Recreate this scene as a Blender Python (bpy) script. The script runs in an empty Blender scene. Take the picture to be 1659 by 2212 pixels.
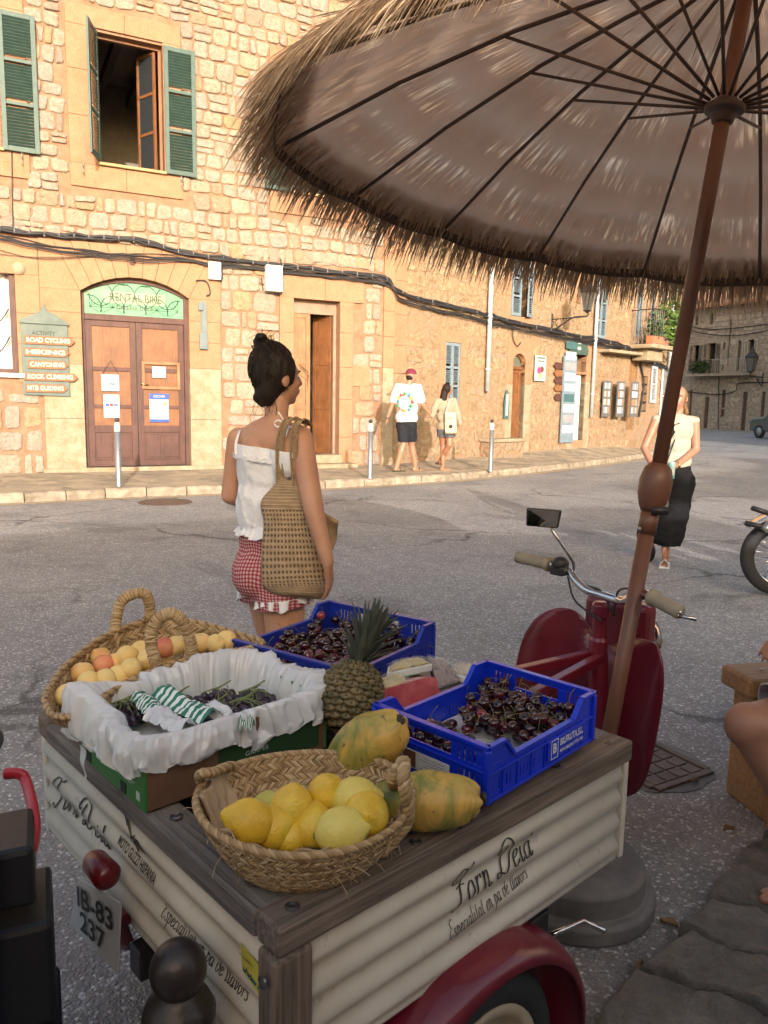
import bpy, bmesh, math, random
from mathutils import Vector, Matrix, noise
R = math.radians
random.seed(7)
SC = bpy.context.scene
COL = SC.collection
HC = 1.4; FPX = 1662.0; CX = 829.5; CY = 1106.0; TH = math.atan((CY-870)/FPX); RO = 0.018
# ---------------------------------------------------------------- survey helpers (photo measurements -> metres on real planes)
def ray(px, py):
    a = (px-CX)/FPX; b = (CY-py)/FPX
    c, s = math.cos(RO), math.sin(RO)
    a2 = a*c-b*s; b2 = a*s+b*c
    return Vector((a2, math.cos(TH)+b2*math.sin(TH), -math.sin(TH)+b2*math.cos(TH)))
def Zp(px, py, z):
    d = ray(px, py); return d*((z-HC)/d.z)+Vector((0, 0, HC))
def Yp(px, py, y):
    d = ray(px, py); return d*(y/d.y)+Vector((0, 0, HC))
def Pl(px, py, P0, ang):          # vertical plane through P0; x runs (sin,cos)(ang).  -> (along, height)
    dx, dy = math.sin(ang), math.cos(ang)
    r = ray(px, py); n = Vector((-dy, dx, 0)); C = Vector((0, 0, HC)); P = Vector((P0[0], P0[1], 0))
    t = n.dot(P-C)/n.dot(r); q = C+r*t
    return ((q.x-P.x)*dx+(q.y-P.y)*dy, q.z)
# ---------------------------------------------------------------- object helpers
def tag(o, label=None, cat=None, group=None, kind=None):
    if label: o['label'] = label
    if cat: o['category'] = cat
    if group: o['group'] = group
    if kind: o['kind'] = kind
    return o
def thing(name, label, cat, loc=(0, 0, 0), rz=0.0, group=None, rot=None):
    o = bpy.data.objects.new(name, None); COL.objects.link(o)
    o.empty_display_size = .1
    o.location = loc; o.rotation_euler = rot if rot else (0, 0, rz)
    return tag(o, label, cat, group)
def mw(o):
    m = Matrix.LocRotScale(o.location, o.rotation_euler, o.scale)
    return (mw(o.parent) @ m) if o.parent else m
def copy_tree(o, parent=None):
    c = o.copy(); COL.objects.link(c); c.parent = parent
    for ch in [x for x in bpy.data.objects if x.parent == o]: copy_tree(ch, c)
    return c
def frame(d, up=Vector((0, 0, 1))):
    d = d.normalized()
    if abs(d.dot(up)) > .98: up = Vector((1, 0, 0))
    x = up.cross(d).normalized(); y = d.cross(x)
    return x, y, d
def smooth_pts(P, n=6, closed=False):
    P = [Vector(p) for p in P]; out = []; m = len(P)
    rng = range(m if closed else m-1)
    for i in rng:
        if closed: a, b, c, d = P[(i-1) % m], P[i], P[(i+1) % m], P[(i+2) % m]
        else: a, b, c, d = P[max(i-1, 0)], P[i], P[i+1], P[min(i+2, m-1)]
        for k in range(n):
            t = k/n
            out.append(.5*((2*b)+(c-a)*t+(2*a-5*b+4*c-d)*t*t+(3*b-a-3*c+d)*t**3))
    if not closed: out.append(P[-1])
    return out
class MB:
    def __init__(s): s.v = []; s.f = []; s.m = []; s.uv = None
    def add(s, v, f, m=0):
        o = len(s.v); s.v += [tuple(x) for x in v]; s.f += [tuple(i+o for i in q) for q in f]; s.m += [m]*len(f); return s
    def box(s, c, size, rot=None, m=0):
        c = Vector(c); h = Vector(size)*.5; M = rot if rot is not None else Matrix.Identity(3)
        v = [c+M @ Vector((x*h.x, y*h.y, z*h.z)) for z in (-1, 1) for y in (-1, 1) for x in (-1, 1)]
        return s.add(v, [(0, 2, 3, 1), (4, 5, 7, 6), (0, 1, 5, 4), (2, 6, 7, 3), (0, 4, 6, 2), (1, 3, 7, 5)], m)
    def bb(s, x0, x1, y0, y1, z0, z1, m=0):
        return s.box(((x0+x1)/2, (y0+y1)/2, (z0+z1)/2), (x1-x0, y1-y0, z1-z0), None, m)
    def bar(s, p, q, w, h, up=Vector((0, 0, 1)), m=0):
        p = Vector(p); q = Vector(q); x, y, d = frame(q-p, up)
        M = Matrix((x, y, d)).transposed()
        return s.box((p+q)/2, (w, h, (q-p).length), M, m)
    def tube(s, P, r, n=8, m=0, cap=True, closed=False, flat=1.0):
        P = [Vector(p) for p in P]; k = len(P)
        if not hasattr(r, '__len__'): r = [r]*k
        v = []; f = []; px = None
        for i in range(k):
            if closed: d = P[(i+1) % k]-P[i-1]
            else: d = P[min(i+1, k-1)]-P[max(i-1, 0)]
            if d.length < 1e-9: d = Vector((0, 0, 1))
            d.normalize()
            if px is None: x, y, _ = frame(d)
            else:
                x = px-d*px.dot(d)
                if x.length < 1e-6: x, y, _ = frame(d)
                x.normalize(); y = d.cross(x)
            px = x
            for j in range(n):
                a = 2*math.pi*j/n
                v.append(P[i]+(x*math.cos(a)+y*math.sin(a)*flat)*r[i])
        for i in range(k if closed else k-1):
            for j in range(n):
                f.append((i*n+j, i*n+(j+1) % n, ((i+1) % k)*n+(j+1) % n, ((i+1) % k)*n+j))
        if cap and not closed:
            f.append(tuple(range(n-1, -1, -1))); f.append(tuple((k-1)*n+j for j in range(n)))
        return s.add(v, f, m)
    def ribbon(s, P, w, side, m=0):
        P = [Vector(p) for p in P]; v = []; f = []; side = Vector(side)
        for i, p in enumerate(P):
            ww = w[i] if hasattr(w, '__len__') else w
            v += [p-side*ww*.5, p+side*ww*.5]
        for i in range(len(P)-1): f.append((2*i, 2*i+1, 2*i+3, 2*i+2))
        return s.add(v, f, m)
    def lathe(s, prof, c=(0, 0, 0), n=24, M=None, m=0, sx=1, sy=1, cap=True):
        c = Vector(c); v = []; f = []; M = M if M is not None else Matrix.Identity(3); k = len(prof)
        for r, z in prof:
            for j in range(n):
                a = 2*math.pi*j/n; v.append(c+M @ Vector((r*math.cos(a)*sx, r*math.sin(a)*sy, z)))
        for i in range(k-1):
            for j in range(n): f.append((i*n+j, i*n+(j+1) % n, (i+1)*n+(j+1) % n, (i+1)*n+j))
        if cap and prof[0][0] > 1e-4: f.append(tuple(range(n-1, -1, -1)))
        if cap and prof[-1][0] > 1e-4: f.append(tuple((k-1)*n+j for j in range(n)))
        return s.add(v, f, m)
    def prism(s, poly, t, M=None, m=0):       # poly in xy, extruded 0..t along z, then M (4x4)
        M = M if M is not None else Matrix.Identity(4); n = len(poly)
        v = [M @ Vector((x, y, 0)) for x, y in poly]+[M @ Vector((x, y, t)) for x, y in poly]
        f = [tuple(range(n-1, -1, -1)), tuple(range(n, 2*n))]+[(i, (i+1) % n, n+(i+1) % n, n+i) for i in range(n)]
        return s.add(v, f, m)
    def grid(s, fn, nu, nv, cu=False, m=0):
        v = []; f = []; ru = nu if cu else nu+1
        for j in range(nv+1):
            for i in range(ru): v.append(fn(i/nu, j/nv))
        for j in range(nv):
            for i in range(nu):
                f.append((j*ru+i, j*ru+(i+1) % ru, (j+1)*ru+(i+1) % ru, (j+1)*ru+i))
        return s.add(v, f, m)
    def ell(s, c, r, M=None, nu=16, nv=10, m=0, fn=None):
        c = Vector(c); M = M if M is not None else Matrix.Identity(3); v = []; f = []
        for j in range(nv+1):
            ph = math.pi*j/nv
            for i in range(nu):
                a = 2*math.pi*i/nu; d = Vector((math.sin(ph)*math.cos(a), math.sin(ph)*math.sin(a), math.cos(ph)))
                k = fn(d) if fn else 1
                v.append(c+M @ Vector((d.x*r[0]*k, d.y*r[1]*k, d.z*r[2]*k)))
        for j in range(nv):
            for i in range(nu): f.append((j*nu+i, (j+1)*nu+i, (j+1)*nu+(i+1) % nu, j*nu+(i+1) % nu))
        return s.add(v, f, m)
    def parts(s):      # connected pieces, one MB each
        par = list(range(len(s.v)))
        def fd(a):
            while par[a] != a: par[a] = par[par[a]]; a = par[a]
            return a
        for q in s.f:
            for i in q[1:]: par[fd(i)] = fd(q[0])
        out = {}
        for q, m in zip(s.f, s.m): out.setdefault(fd(q[0]), []).append((q, m))
        res = []
        for L_ in out.values():
            b = MB(); ix = {}
            for q, m in L_:
                for i in q:
                    if i not in ix: ix[i] = len(b.v); b.v.append(s.v[i])
                b.f.append(tuple(ix[i] for i in q)); b.m.append(m)
            res.append(b)
        return res
    def each(s, *a, **k): return [b.build(*a, **k) for b in s.parts()]
    def build(s, name, mats, parent=None, smooth=False, bevel=0, world=False, sub=0, solid=0, shadow=True, merge=0):
        me = bpy.data.meshes.new(name)
        v = s.v
        if world and parent is not None:
            I = mw(parent).inverted(); v = [I @ Vector(p) for p in v]
        me.from_pydata([tuple(p) for p in v], [], s.f)
        if not isinstance(mats, (list, tuple)): mats = [mats]
        for m in mats: me.materials.append(m)
        me.polygons.foreach_set('material_index', s.m)
        if merge:
            bm = bmesh.new(); bm.from_mesh(me); bmesh.ops.remove_doubles(bm, verts=bm.verts, dist=merge); bm.to_mesh(me); bm.free()
        if smooth: me.polygons.foreach_set('use_smooth', [True]*len(me.polygons))
        me.update(); me.validate()
        o = bpy.data.objects.new(name, me); COL.objects.link(o); o.parent = parent
        if solid:
            q = o.modifiers.new('s', 'SOLIDIFY'); q.thickness = solid; q.offset = 0
        if bevel:
            q = o.modifiers.new('b', 'BEVEL'); q.width = bevel; q.segments = 2; q.limit_method = 'ANGLE'; q.angle_limit = R(40)
        if sub:
            q = o.modifiers.new('u', 'SUBSURF'); q.levels = sub; q.render_levels = sub
        return o
def M4(x, y, z, o): # axes -> 4x4
    m = Matrix((Vector(x), Vector(y), Vector(z))).transposed().to_4x4(); m.translation = Vector(o); return m
# ---------------------------------------------------------------- materials
def newmat(name):
    m = bpy.data.materials.new(name); m.use_nodes = True; nt = m.node_tree
    b = nt.nodes['Principled BSDF']; return m, nt, b
def N(nt, t, **k):
    n = nt.nodes.new(t)
    for a, v in k.items():
        if a.startswith('i_'):
            n.inputs[a[2:].replace('_', ' ')].default_value = v
        else: setattr(n, a, v)
    return n
def c4(c): return (c[0], c[1], c[2], 1)
def ramp(nt, src, stops, interp='LINEAR'):
    r = nt.nodes.new('ShaderNodeValToRGB'); cr = r.color_ramp; cr.interpolation = interp
    while len(cr.elements) < len(stops): cr.elements.new(.5)
    for e, (p, c) in zip(cr.elements, stops): e.position = p; e.color = c4(c) if hasattr(c, '__len__') else (c, c, c, 1)
    nt.links.new(src, r.inputs[0]); return r.outputs[0]
def mixc(nt, fac, a, b, mode='MIX'):
    m = nt.nodes.new('ShaderNodeMix'); m.data_type = 'RGBA'; m.blend_type = mode
    for s, v in ((0, fac), (6, a), (7, b)):
        if hasattr(v, 'is_linked') or isinstance(v, bpy.types.NodeSocket): nt.links.new(v, m.inputs[s])
        else: m.inputs[s].default_value = v if s == 0 else c4(v)
    return m.outputs[2]
def coords(nt, scale=(1, 1, 1), kind='Object'):
    t = nt.nodes.new('ShaderNodeTexCoord'); mp = nt.nodes.new('ShaderNodeMapping'); mp.inputs['Scale'].default_value = scale
    nt.links.new(t.outputs[kind], mp.inputs[0]); return mp.outputs[0]
def noiset(nt, vec, scale, detail=4, rough=.55, dist=0):
    n = nt.nodes.new('ShaderNodeTexNoise'); n.inputs['Scale'].default_value = scale; n.inputs['Detail'].default_value = detail
    n.inputs['Roughness'].default_value = rough; n.inputs['Distortion'].default_value = dist
    nt.links.new(vec, n.inputs['Vector']); return n.outputs['Fac']
def bump(nt, b, h, strength=.3, dist=.01, prev=None):
    n = nt.nodes.new('ShaderNodeBump'); n.inputs['Strength'].default_value = strength; n.inputs['Distance'].default_value = dist
    nt.links.new(h, n.inputs['Height'])
    if prev: nt.links.new(prev, n.inputs['Normal'])
    nt.links.new(n.outputs[0], b.inputs['Normal']); return n.outputs[0]
MC = {}
def mat(name, col, rough=.6, col2=None, ns=8, scale=(1, 1, 1), bmp=0, bs=40, metal=0, spec=.5, island=0, coat=0, sheen=0, detail=5, lo=.35, hi=.65, bd=.005):
    if name in MC: return MC[name]
    m, nt, b = newmat(name); MC[name] = m
    v = coords(nt, scale)
    if col2 is None: col2 = tuple(c*.82 for c in col)
    c = ramp(nt, noiset(nt, v, ns, detail), [(lo, col2), (hi, col)])
    if island:
        g = nt.nodes.new('ShaderNodeNewGeometry')
        k = ramp(nt, g.outputs['Random Per Island'], [(0, 1-island), (1, 1+island*.6)])
        c = mixc(nt, 1.0, c, k, 'MULTIPLY')
    nt.links.new(c, b.inputs['Base Color'])
    b.inputs['Roughness'].default_value = rough; b.inputs['Metallic'].default_value = metal
    b.inputs['Specular IOR Level'].default_value = spec; b.inputs['Coat Weight'].default_value = coat
    if sheen: b.inputs['Sheen Weight'].default_value = sheen
    if bmp: bump(nt, b, noiset(nt, v, bs, 4), bmp, bd)
    return m
def translucent_mat(name, col, tcol, mix=.4, rough=.6, ns=6, bmp=0, bs=30, col2=None, alpha_noise=None):
    m, nt, b = newmat(name); MC[name] = m
    v = coords(nt)
    c = ramp(nt, noiset(nt, v, ns, 4), [(.35, col2 or tuple(x*.85 for x in col)), (.65, col)])
    nt.links.new(c, b.inputs['Base Color']); b.inputs['Roughness'].default_value = rough
    t = N(nt, 'ShaderNodeBsdfTranslucent'); t.inputs[0].default_value = c4(tcol)
    x = N(nt, 'ShaderNodeMixShader'); x.inputs[0].default_value = mix
    nt.links.new(b.outputs[0], x.inputs[1]); nt.links.new(t.outputs[0], x.inputs[2])
    nt.links.new(x.outputs[0], nt.nodes['Material Output'].inputs[0])
    if bmp: bump(nt, b, noiset(nt, v, bs, 4), bmp, .005)
    return m
def wood(name, col, col2, axis='x', rough=.6, s=1.0, bmp=.4, coat=0):
    m, nt, b = newmat(name); MC[name] = m
    sc = {'x': (3.5, 95, 95), 'y': (95, 3.5, 95), 'z': (95, 95, 3.5)}[axis]
    v = coords(nt, tuple(q*s for q in sc))
    n1 = noiset(nt, v, 1.0, 8, .65, .6)
    v2 = coords(nt, (3*s, 3*s, 3*s)); n2 = noiset(nt, v2, 1.5, 3)
    c = ramp(nt, n1, [(.3, col2), (.62, col)])
    k = ramp(nt, n2, [(.3, .72), (.7, 1.15)])
    c = mixc(nt, 1.0, c, k, 'MULTIPLY')
    nt.links.new(c, b.inputs['Base Color']); b.inputs['Roughness'].default_value = rough; b.inputs['Coat Weight'].default_value = coat
    bump(nt, b, n1, bmp, .004)
    return m
# ---------------------------------------------------------------- flat writing
def text_geo(s, size, shear=0, offset=0, align='CENTER', space=1.0):
    cu = bpy.data.curves.new('t', 'FONT'); cu.body = s; cu.size = size; cu.shear = shear; cu.offset = offset; cu.align_x = align; cu.align_y = 'CENTER'
    cu.resolution_u = 3; cu.space_character = space
    o = bpy.data.objects.new('t', cu); COL.objects.link(o)
    dg = bpy.context.evaluated_depsgraph_get(); dg.update()
    me = o.evaluated_get(dg).to_mesh()
    v = [Vector(x.co) for x in me.vertices]; f = [tuple(p.vertices) for p in me.polygons]
    bpy.data.objects.remove(o); bpy.data.curves.remove(cu)
    return v, f
def put_text(mb, s, size, M, width=None, m=0, **k):
    v, f = text_geo(s, size, **k)
    if not v: return
    if width:
        x0 = min(p.x for p in v); x1 = max(p.x for p in v); q = width/(x1-x0); v = [Vector((p.x*q, p.y, p.z)) for p in v]
    mb.add([M @ p for p in v], f, m)
GL = {
 'a': (1.0, [[(.75,.85),(.4,1),(.08,.6),(.15,.1),(.45,.02),(.75,.45)], [(.78,1),(.72,.3),(.85,0),(1.05,.25)]]),
 'c': (.8, [[(.72,.8),(.45,1),(.1,.6),(.15,.1),(.45,0),(.8,.25)]]),
 'd': (1.0, [[(.35,1.9),(.75,1.8),(.9,1.2),(.82,.5),(.45,0),(.12,.25),(.15,.8),(.5,1),(.8,.7)]]),
 'e': (.82, [[(.12,.5),(.5,.58),(.7,.8),(.45,1),(.12,.6),(.15,.1),(.45,0),(.82,.3)]]),
 'i': (.55, [[(.2,1),(.2,.2),(.35,0),(.55,.2)], [(.22,1.42),(.3,1.5)]]),
 'l': (.52, [[(.2,2.0),(.2,.2),(.35,0),(.55,.2)]]),
 'n': (1.0, [[(.08,.9),(.2,1),(.2,0)], [(.2,.6),(.45,1),(.65,.85),(.65,.2),(.8,0),(1.0,.25)]]),
 'o': (.85, [[(.4,1),(.08,.6),(.2,.05),(.45,0),(.75,.4),(.65,.9),(.4,1)]]),
 'p': (.95, [[(.2,1.1),(.2,-.9)], [(.2,.7),(.5,1),(.8,.6),(.6,.05),(.2,.15)]]),
 'r': (.75, [[(.12,1),(.2,.9),(.2,0)], [(.2,.6),(.4,.95),(.65,1),(.68,.8)]]),
 's': (.7, [[(.6,.85),(.35,1),(.15,.8),(.5,.4),(.55,.15),(.3,0),(.05,.15)]]),
 't': (.65, [[(.3,1.7),(.25,.3),(.4,0),(.62,.2)], [(.02,1.05),(.55,1.05)]]),
 'v': (.85, [[(.05,.9),(.2,1),(.35,.02),(.7,.6),(.6,1),(.8,.95)]]),
 'F': (1.55, [[(1.9,2.45),(1.4,2.2),(.6,2.35),(.1,1.9),(.15,1.4),(.5,1.35),(.6,1.6)], [(1.15,2.2),(.95,1.2),(.8,.2),(.55,-.35),(.2,-.3),(.15,-.05)], [(.5,1.0),(1.0,1.1),(1.45,1.05)]]),
 'D': (2.0, [[(.75,2.1),(.62,1.2),(.5,.35),(.25,-.02),(0,.05),(.08,.3),(.5,.2),(1.1,.0),(1.65,.55),(1.75,1.4),(1.35,2.2),(.7,2.5),(.1,2.25),(-.1,1.8),(.1,1.5),(.3,1.65)]]),
 'E': (1.1, [[(1.05,1.9),(.75,2.2),(.4,1.8),(.55,1.3),(.9,1.25)], [(.7,1.25),(.2,.9),(.12,.2),(.5,0),(1.05,.35)]]),
 'à': (1.0, [[(.75,.85),(.4,1),(.08,.6),(.15,.1),(.45,.02),(.75,.45)], [(.78,1),(.72,.3),(.85,0),(1.05,.25)], [(.35,1.85),(.6,1.4)]]),
 ' ': (.55, []), }
def script(mb, s, h, M, w=.16, slant=.18, width=None, m=0):   # brush lettering; x-height h, origin at left of baseline
    x = 0; out = []
    for ch in s:
        adv, st = GL[ch]
        for k in st: out.append([Vector((x+p[0]+slant*p[1], p[1], 0)) for p in k])
        x += adv+.08
    q = (width/(x*h)) if width else 1
    for k in out:
        P = smooth_pts(k, 7)
        v = []; f = []
        for i, p in enumerate(P):
            d = (P[min(i+1, len(P)-1)]-P[max(i-1, 0)]).normalized(); nrm = Vector((-d.y, d.x, 0))
            ww = w*(.30+.9*abs(d.y))*(0.55 if i in (0, len(P)-1) and len(k) > 2 else 1)
            for sg in (-.5, .5):
                a = p+nrm*ww*sg; v.append(M @ Vector((a.x*h*q, a.y*h, 0)))
        for i in range(len(P)-1): f.append((2*i, 2*i+1, 2*i+3, 2*i+2))
        mb.add(v, f, m)
SKY_S = .15; SUN_S = 2.15; EXPO = 1.33
# ================================================================ MATERIALS of the setting
def stone_mat():
    m, nt, b = newmat('pale_rubble_stone'); v = coords(nt)
    n = noiset(nt, v, 16, 8, .75); n2 = noiset(nt, v, 60, 5, .7)
    c = ramp(nt, n, [(.22, (.17, .135, .09)), (.45, (.32, .28, .24)), (.7, (.43, .395, .35))])
    g = nt.nodes.new('ShaderNodeNewGeometry')
    k = ramp(nt, g.outputs['Random Per Island'], [(0, (1.05, .95, .80)), (.35, (.92, .92, .92)), (.6, (1.08, 1.02, .9)), (.8, (.84, .80, .76)), (.93, (1.0, .80, .52)), (1, (1.1, 1.04, .95))])
    c = mixc(nt, 1.0, c, k, 'MULTIPLY')
    p = ramp(nt, n2, [(.3, .62), (.48, 1.0), (.8, 1.08)]); c = mixc(nt, 1.0, c, p, 'MULTIPLY')
    nt.links.new(c, b.inputs['Base Color']); b.inputs['Roughness'].default_value = .95; b.inputs['Specular IOR Level'].default_value = .15
    p1 = bump(nt, b, n, .9, .03); bump(nt, b, n2, .8, .015, p1); return m
def mortar_mat(name, a, bb):
    m, nt, b = newmat(name); v = coords(nt)
    n = noiset(nt, v, 5, 8, .7); n2 = noiset(nt, v, 70, 4, .7)
    c = ramp(nt, n, [(.3, a), (.68, bb)]); p = ramp(nt, n2, [(.3, .75), (.6, 1.05)]); c = mixc(nt, 1.0, c, p, 'MULTIPLY')
    nt.links.new(c, b.inputs['Base Color']); b.inputs['Roughness'].default_value = .95; b.inputs['Specular IOR Level'].default_value = .15
    bump(nt, b, n2, .6, .01); return m
def washed_wall():          # rubble wall smeared over with mortar
    m, nt, b = newmat('mortar_washed_rubble'); v = coords(nt)
    d = nt.nodes.new('ShaderNodeTexNoise'); d.inputs['Scale'].default_value = 3; nt.links.new(v, d.inputs['Vector'])
    vm = nt.nodes.new('ShaderNodeVectorMath'); vm.operation = 'MULTIPLY_ADD'; vm.inputs[1].default_value = (.25, .25, .25)
    nt.links.new(d.outputs['Color'], vm.inputs[0]); nt.links.new(v, vm.inputs[2])
    vo = nt.nodes.new('ShaderNodeTexVoronoi'); vo.feature = 'DISTANCE_TO_EDGE'; vo.inputs['Scale'].default_value = 4.2; nt.links.new(vm.outputs[0], vo.inputs['Vector'])
    vc = nt.nodes.new('ShaderNodeTexVoronoi'); vc.inputs['Scale'].default_value = 4.2; nt.links.new(vm.outputs[0], vc.inputs['Vector'])
    big = noiset(nt, v, 1.1, 5, .6); fine = noiset(nt, v, 26, 7, .75)
    edge = ramp(nt, vo.outputs['Distance'], [(.02, 0), (.16, 1)])
    mask = nt.nodes.new('ShaderNodeMath'); mask.operation = 'MULTIPLY'; nt.links.new(edge, mask.inputs[0])
    bk = ramp(nt, big, [(.36, .15), (.62, 1)]); nt.links.new(bk, mask.inputs[1])
    st = ramp(nt, fine, [(.3, (.19, .14, .085)), (.6, (.32, .265, .195))]); mo = ramp(nt, fine, [(.3, (.24, .135, .073)), (.6, (.36, .235, .15))])
    c = mixc(nt, mask.outputs[0], mo, st)
    nt.links.new(c, b.inputs['Base Color']); b.inputs['Roughness'].default_value = .95; b.inputs['Specular IOR Level'].default_value = .15
    p1 = bump(nt, b, mask.outputs[0], .6, .03); bump(nt, b, fine, .9, .02, p1); return m
M_STONE = stone_mat(); M_MORT = mortar_mat('orange_mortar', (.23, .125, .075), (.36, .225, .15)); M_WASH = washed_wall()
M_SAND = mortar_mat('orange_sandstone', (.32, .18, .105), (.41, .24, .15)); M_PALEST = mortar_mat('pale_plinth_stone', (.26, .195, .115), (.40, .35, .26))
M_GREYWALL = mortar_mat('grey_rubble_wall', (.20, .16, .12), (.38, .32, .26))
M_SHUT = mat('green_shutter_paint', (.055, .105, .09), .5, (.04, .08, .068), ns=10)
M_BSHUT = mat('pale_blue_shutter_paint', (.20, .27, .32), .55, (.15, .21, .25), ns=10)
M_WOODD = wood('dark_door_wood', (.105, .045, .035), (.055, .025, .02), 'z', .6)
M_WOODM = wood('mid_door_wood', (.24, .10, .038), (.12, .05, .02), 'z', .5)
M_WOODL = wood('light_door_wood', (.34, .18, .085), (.22, .11, .05), 'z', .5)
M_CABLE = mat('black_cable', (.025, .025, .028), .6)
M_WHITE = mat('white_plastic', (.72, .72, .70), .4)
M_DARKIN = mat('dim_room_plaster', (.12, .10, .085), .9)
M_GREYMETAL = mat('grey_galvanised_metal', (.36, .37, .38), .42, (.27, .28, .29), metal=.7, ns=14)
M_BLACKM = mat('black_painted_iron', (.02, .02, .022), .4, (.035, .03, .03), ns=20)
M_BLACK = mat('black_ink', (.02, .02, .02), .7)
M_GLASS = None
def glass_mat():
    m, nt, b = newmat('window_glass'); b.inputs['Base Color'].default_value = (.03, .035, .04, 1); b.inputs['Roughness'].default_value = .06; b.inputs['Specular IOR Level'].default_value = .8
    return m
M_GLASS = glass_mat()
def asphalt():
    m, nt, b = newmat('worn_asphalt'); v = coords(nt)
    vo = nt.nodes.new('ShaderNodeTexVoronoi'); vo.inputs['Scale'].default_value = 105; nt.links.new(v, vo.inputs['Vector'])
    big = noiset(nt, v, .45, 6, .62, .4); fine = noiset(nt, v, 160, 3); mid = noiset(nt, v, 9, 5, .7)
    sp = nt.nodes.new('ShaderNodeSeparateColor'); nt.links.new(vo.outputs['Color'], sp.inputs[0])
    agg = ramp(nt, sp.outputs[0], [(0, (.19, .185, .18)), (.6, (.22, .213, .205)), (.86, (.26, .25, .24)), (.97, (.48, .465, .45))], 'LINEAR')
    near = ramp(nt, vo.outputs['Distance'], [(.25, 1), (.62, .72)])
    c = mixc(nt, 1.0, agg, near, 'MULTIPLY')
    k = ramp(nt, big, [(.3, (.82, .82, .84)), (.7, (1.28, 1.25, 1.2))]); c = mixc(nt, 1.0, c, k, 'MULTIPLY')
    k = ramp(nt, mid, [(.3, .84), (.7, 1.1)]); c = mixc(nt, 1.0, c, k, 'MULTIPLY')
    wv = nt.nodes.new('ShaderNodeTexNoise'); wv.inputs['Scale'].default_value = 1.6; wv.inputs['Detail'].default_value = 5; nt.links.new(v, wv.inputs['Vector']); va = nt.nodes.new('ShaderNodeVectorMath'); va.operation = 'MULTIPLY_ADD'; va.inputs[1].default_value = (.9, .9, 0); nt.links.new(wv.outputs['Color'], va.inputs[0]); nt.links.new(v, va.inputs[2])
    ck = nt.nodes.new('ShaderNodeTexVoronoi'); ck.feature = 'DISTANCE_TO_EDGE'; ck.inputs['Scale'].default_value = .42; nt.links.new(va.outputs[0], ck.inputs['Vector']); gate = ramp(nt, noiset(nt, v, .35, 3), [(.45, 0), (.55, 1)])
    cl = ramp(nt, ck.outputs['Distance'], [(.004, .45), (.012, 1)]); cl = mixc(nt, gate, (1, 1, 1), cl); c = mixc(nt, 1.0, c, cl, 'MULTIPLY')
    sta = ramp(nt, noiset(nt, v, 1.1, 6, .7, .8), [(.34, (.74, .74, .75)), (.46, (1, 1, 1)), (.66, (1.0, 1, 1)), (.74, (1.12, 1.1, 1.07))]); c = mixc(nt, 1.0, c, sta, 'MULTIPLY')
    k = mixc(nt, 1.0, c, (1.44, 1.45, 1.47), 'MULTIPLY')
    nt.links.new(k, b.inputs['Base Color']); b.inputs['Roughness'].default_value = .78; b.inputs['Specular IOR Level'].default_value = .35
    inv = ramp(nt, vo.outputs['Distance'], [(0, 1), (.6, 0)])
    p1 = bump(nt, b, inv, .8, .006); bump(nt, b, fine, .3, .002, p1); return m
M_ROAD = asphalt()
def flag_mat():
    m, nt, b = newmat('flagstone_paving'); v = coords(nt, (1, 1, 1))
    vo = nt.nodes.new('ShaderNodeTexVoronoi'); vo.feature = 'DISTANCE_TO_EDGE'; vo.inputs['Scale'].default_value = 3.0; nt.links.new(v, vo.inputs['Vector'])
    vc = nt.nodes.new('ShaderNodeTexVoronoi'); vc.inputs['Scale'].default_value = 3.0; nt.links.new(v, vc.inputs['Vector'])
    fine = noiset(nt, v, 12, 7, .7)
    sp = nt.nodes.new('ShaderNodeSeparateColor'); nt.links.new(vc.outputs['Color'], sp.inputs[0])
    st = ramp(nt, sp.outputs[0], [(0, (.20, .17, .13)), (.5, (.30, .25, .18)), (1, (.42, .34, .24))])
    k = ramp(nt, fine, [(.3, .75), (.7, 1.2)]); st = mixc(nt, 1.0, st, k, 'MULTIPLY')
    e = ramp(nt, vo.outputs['Distance'], [(.03, 0), (.07, 1)])
    c = mixc(nt, e, (.34, .28, .19), st); nt.links.new(c, b.inputs['Base Color']); b.inputs['Roughness'].default_value = .85
    bump(nt, b, fine, .5, .01); return m
M_FLAG = flag_mat()
M_KERB = mat('pale_kerb_stone', (.38, .32, .24), .9, (.22, .18, .125), ns=7, bmp=.6, bs=30, island=.12, bd=.012)
M_YEL = mat('worn_yellow_paint', (.62, .40, .12), .8, (.36, .28, .16), ns=14, lo=.42, hi=.58)
# ================================================================ GROUND
g = MB(); g.add([(-160, -80, 0), (160, -80, 0), (160, 240, 0), (-160, 240, 0)], [(0, 1, 2, 3)])
tag(g.build('ground', M_ROAD), 'worn grey asphalt street', kind='structure')
AA = R(63); PA = Zp(94, 1022, .12); PA = (PA.x, PA.y)
def wa(px, py): return Pl(px, py, PA, AA)
SA = wa(845, 1000)[0]
PB = (PA[0]+SA*math.sin(AA), PA[1]+SA*math.cos(AA)); AB = R(46)
def wb(px, py): return Pl(px, py, PB, AB)
kerb = smooth_pts([(-11, 7.2, 0), (-7.5, 8.75, 0), (-5.06, 10.0, 0), (-3.98, 10.72, 0), (-2.49, 11.5, 0), (-1.12, 12.35, 0), (1.19, 14.1, 0), (3.9, 17.1, 0), (6.42, 20.35, 0), (8.3, 23.4, 0), (10.0, 27, 0), (13, 33, 0)], 8)
def inner(i, n):
    t = i/(n-1)*(27.0); s = -7.5+t
    if s < SA: return Vector((PA[0]+s*math.sin(AA)-.12*math.cos(AA), PA[1]+s*math.cos(AA)+.12*math.sin(AA), .13))
    q = s-SA; return Vector((PB[0]+q*math.sin(AB)-.12*math.cos(AB), PB[1]+q*math.cos(AB)+.12*math.sin(AB), .13+.028*q))
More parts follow.
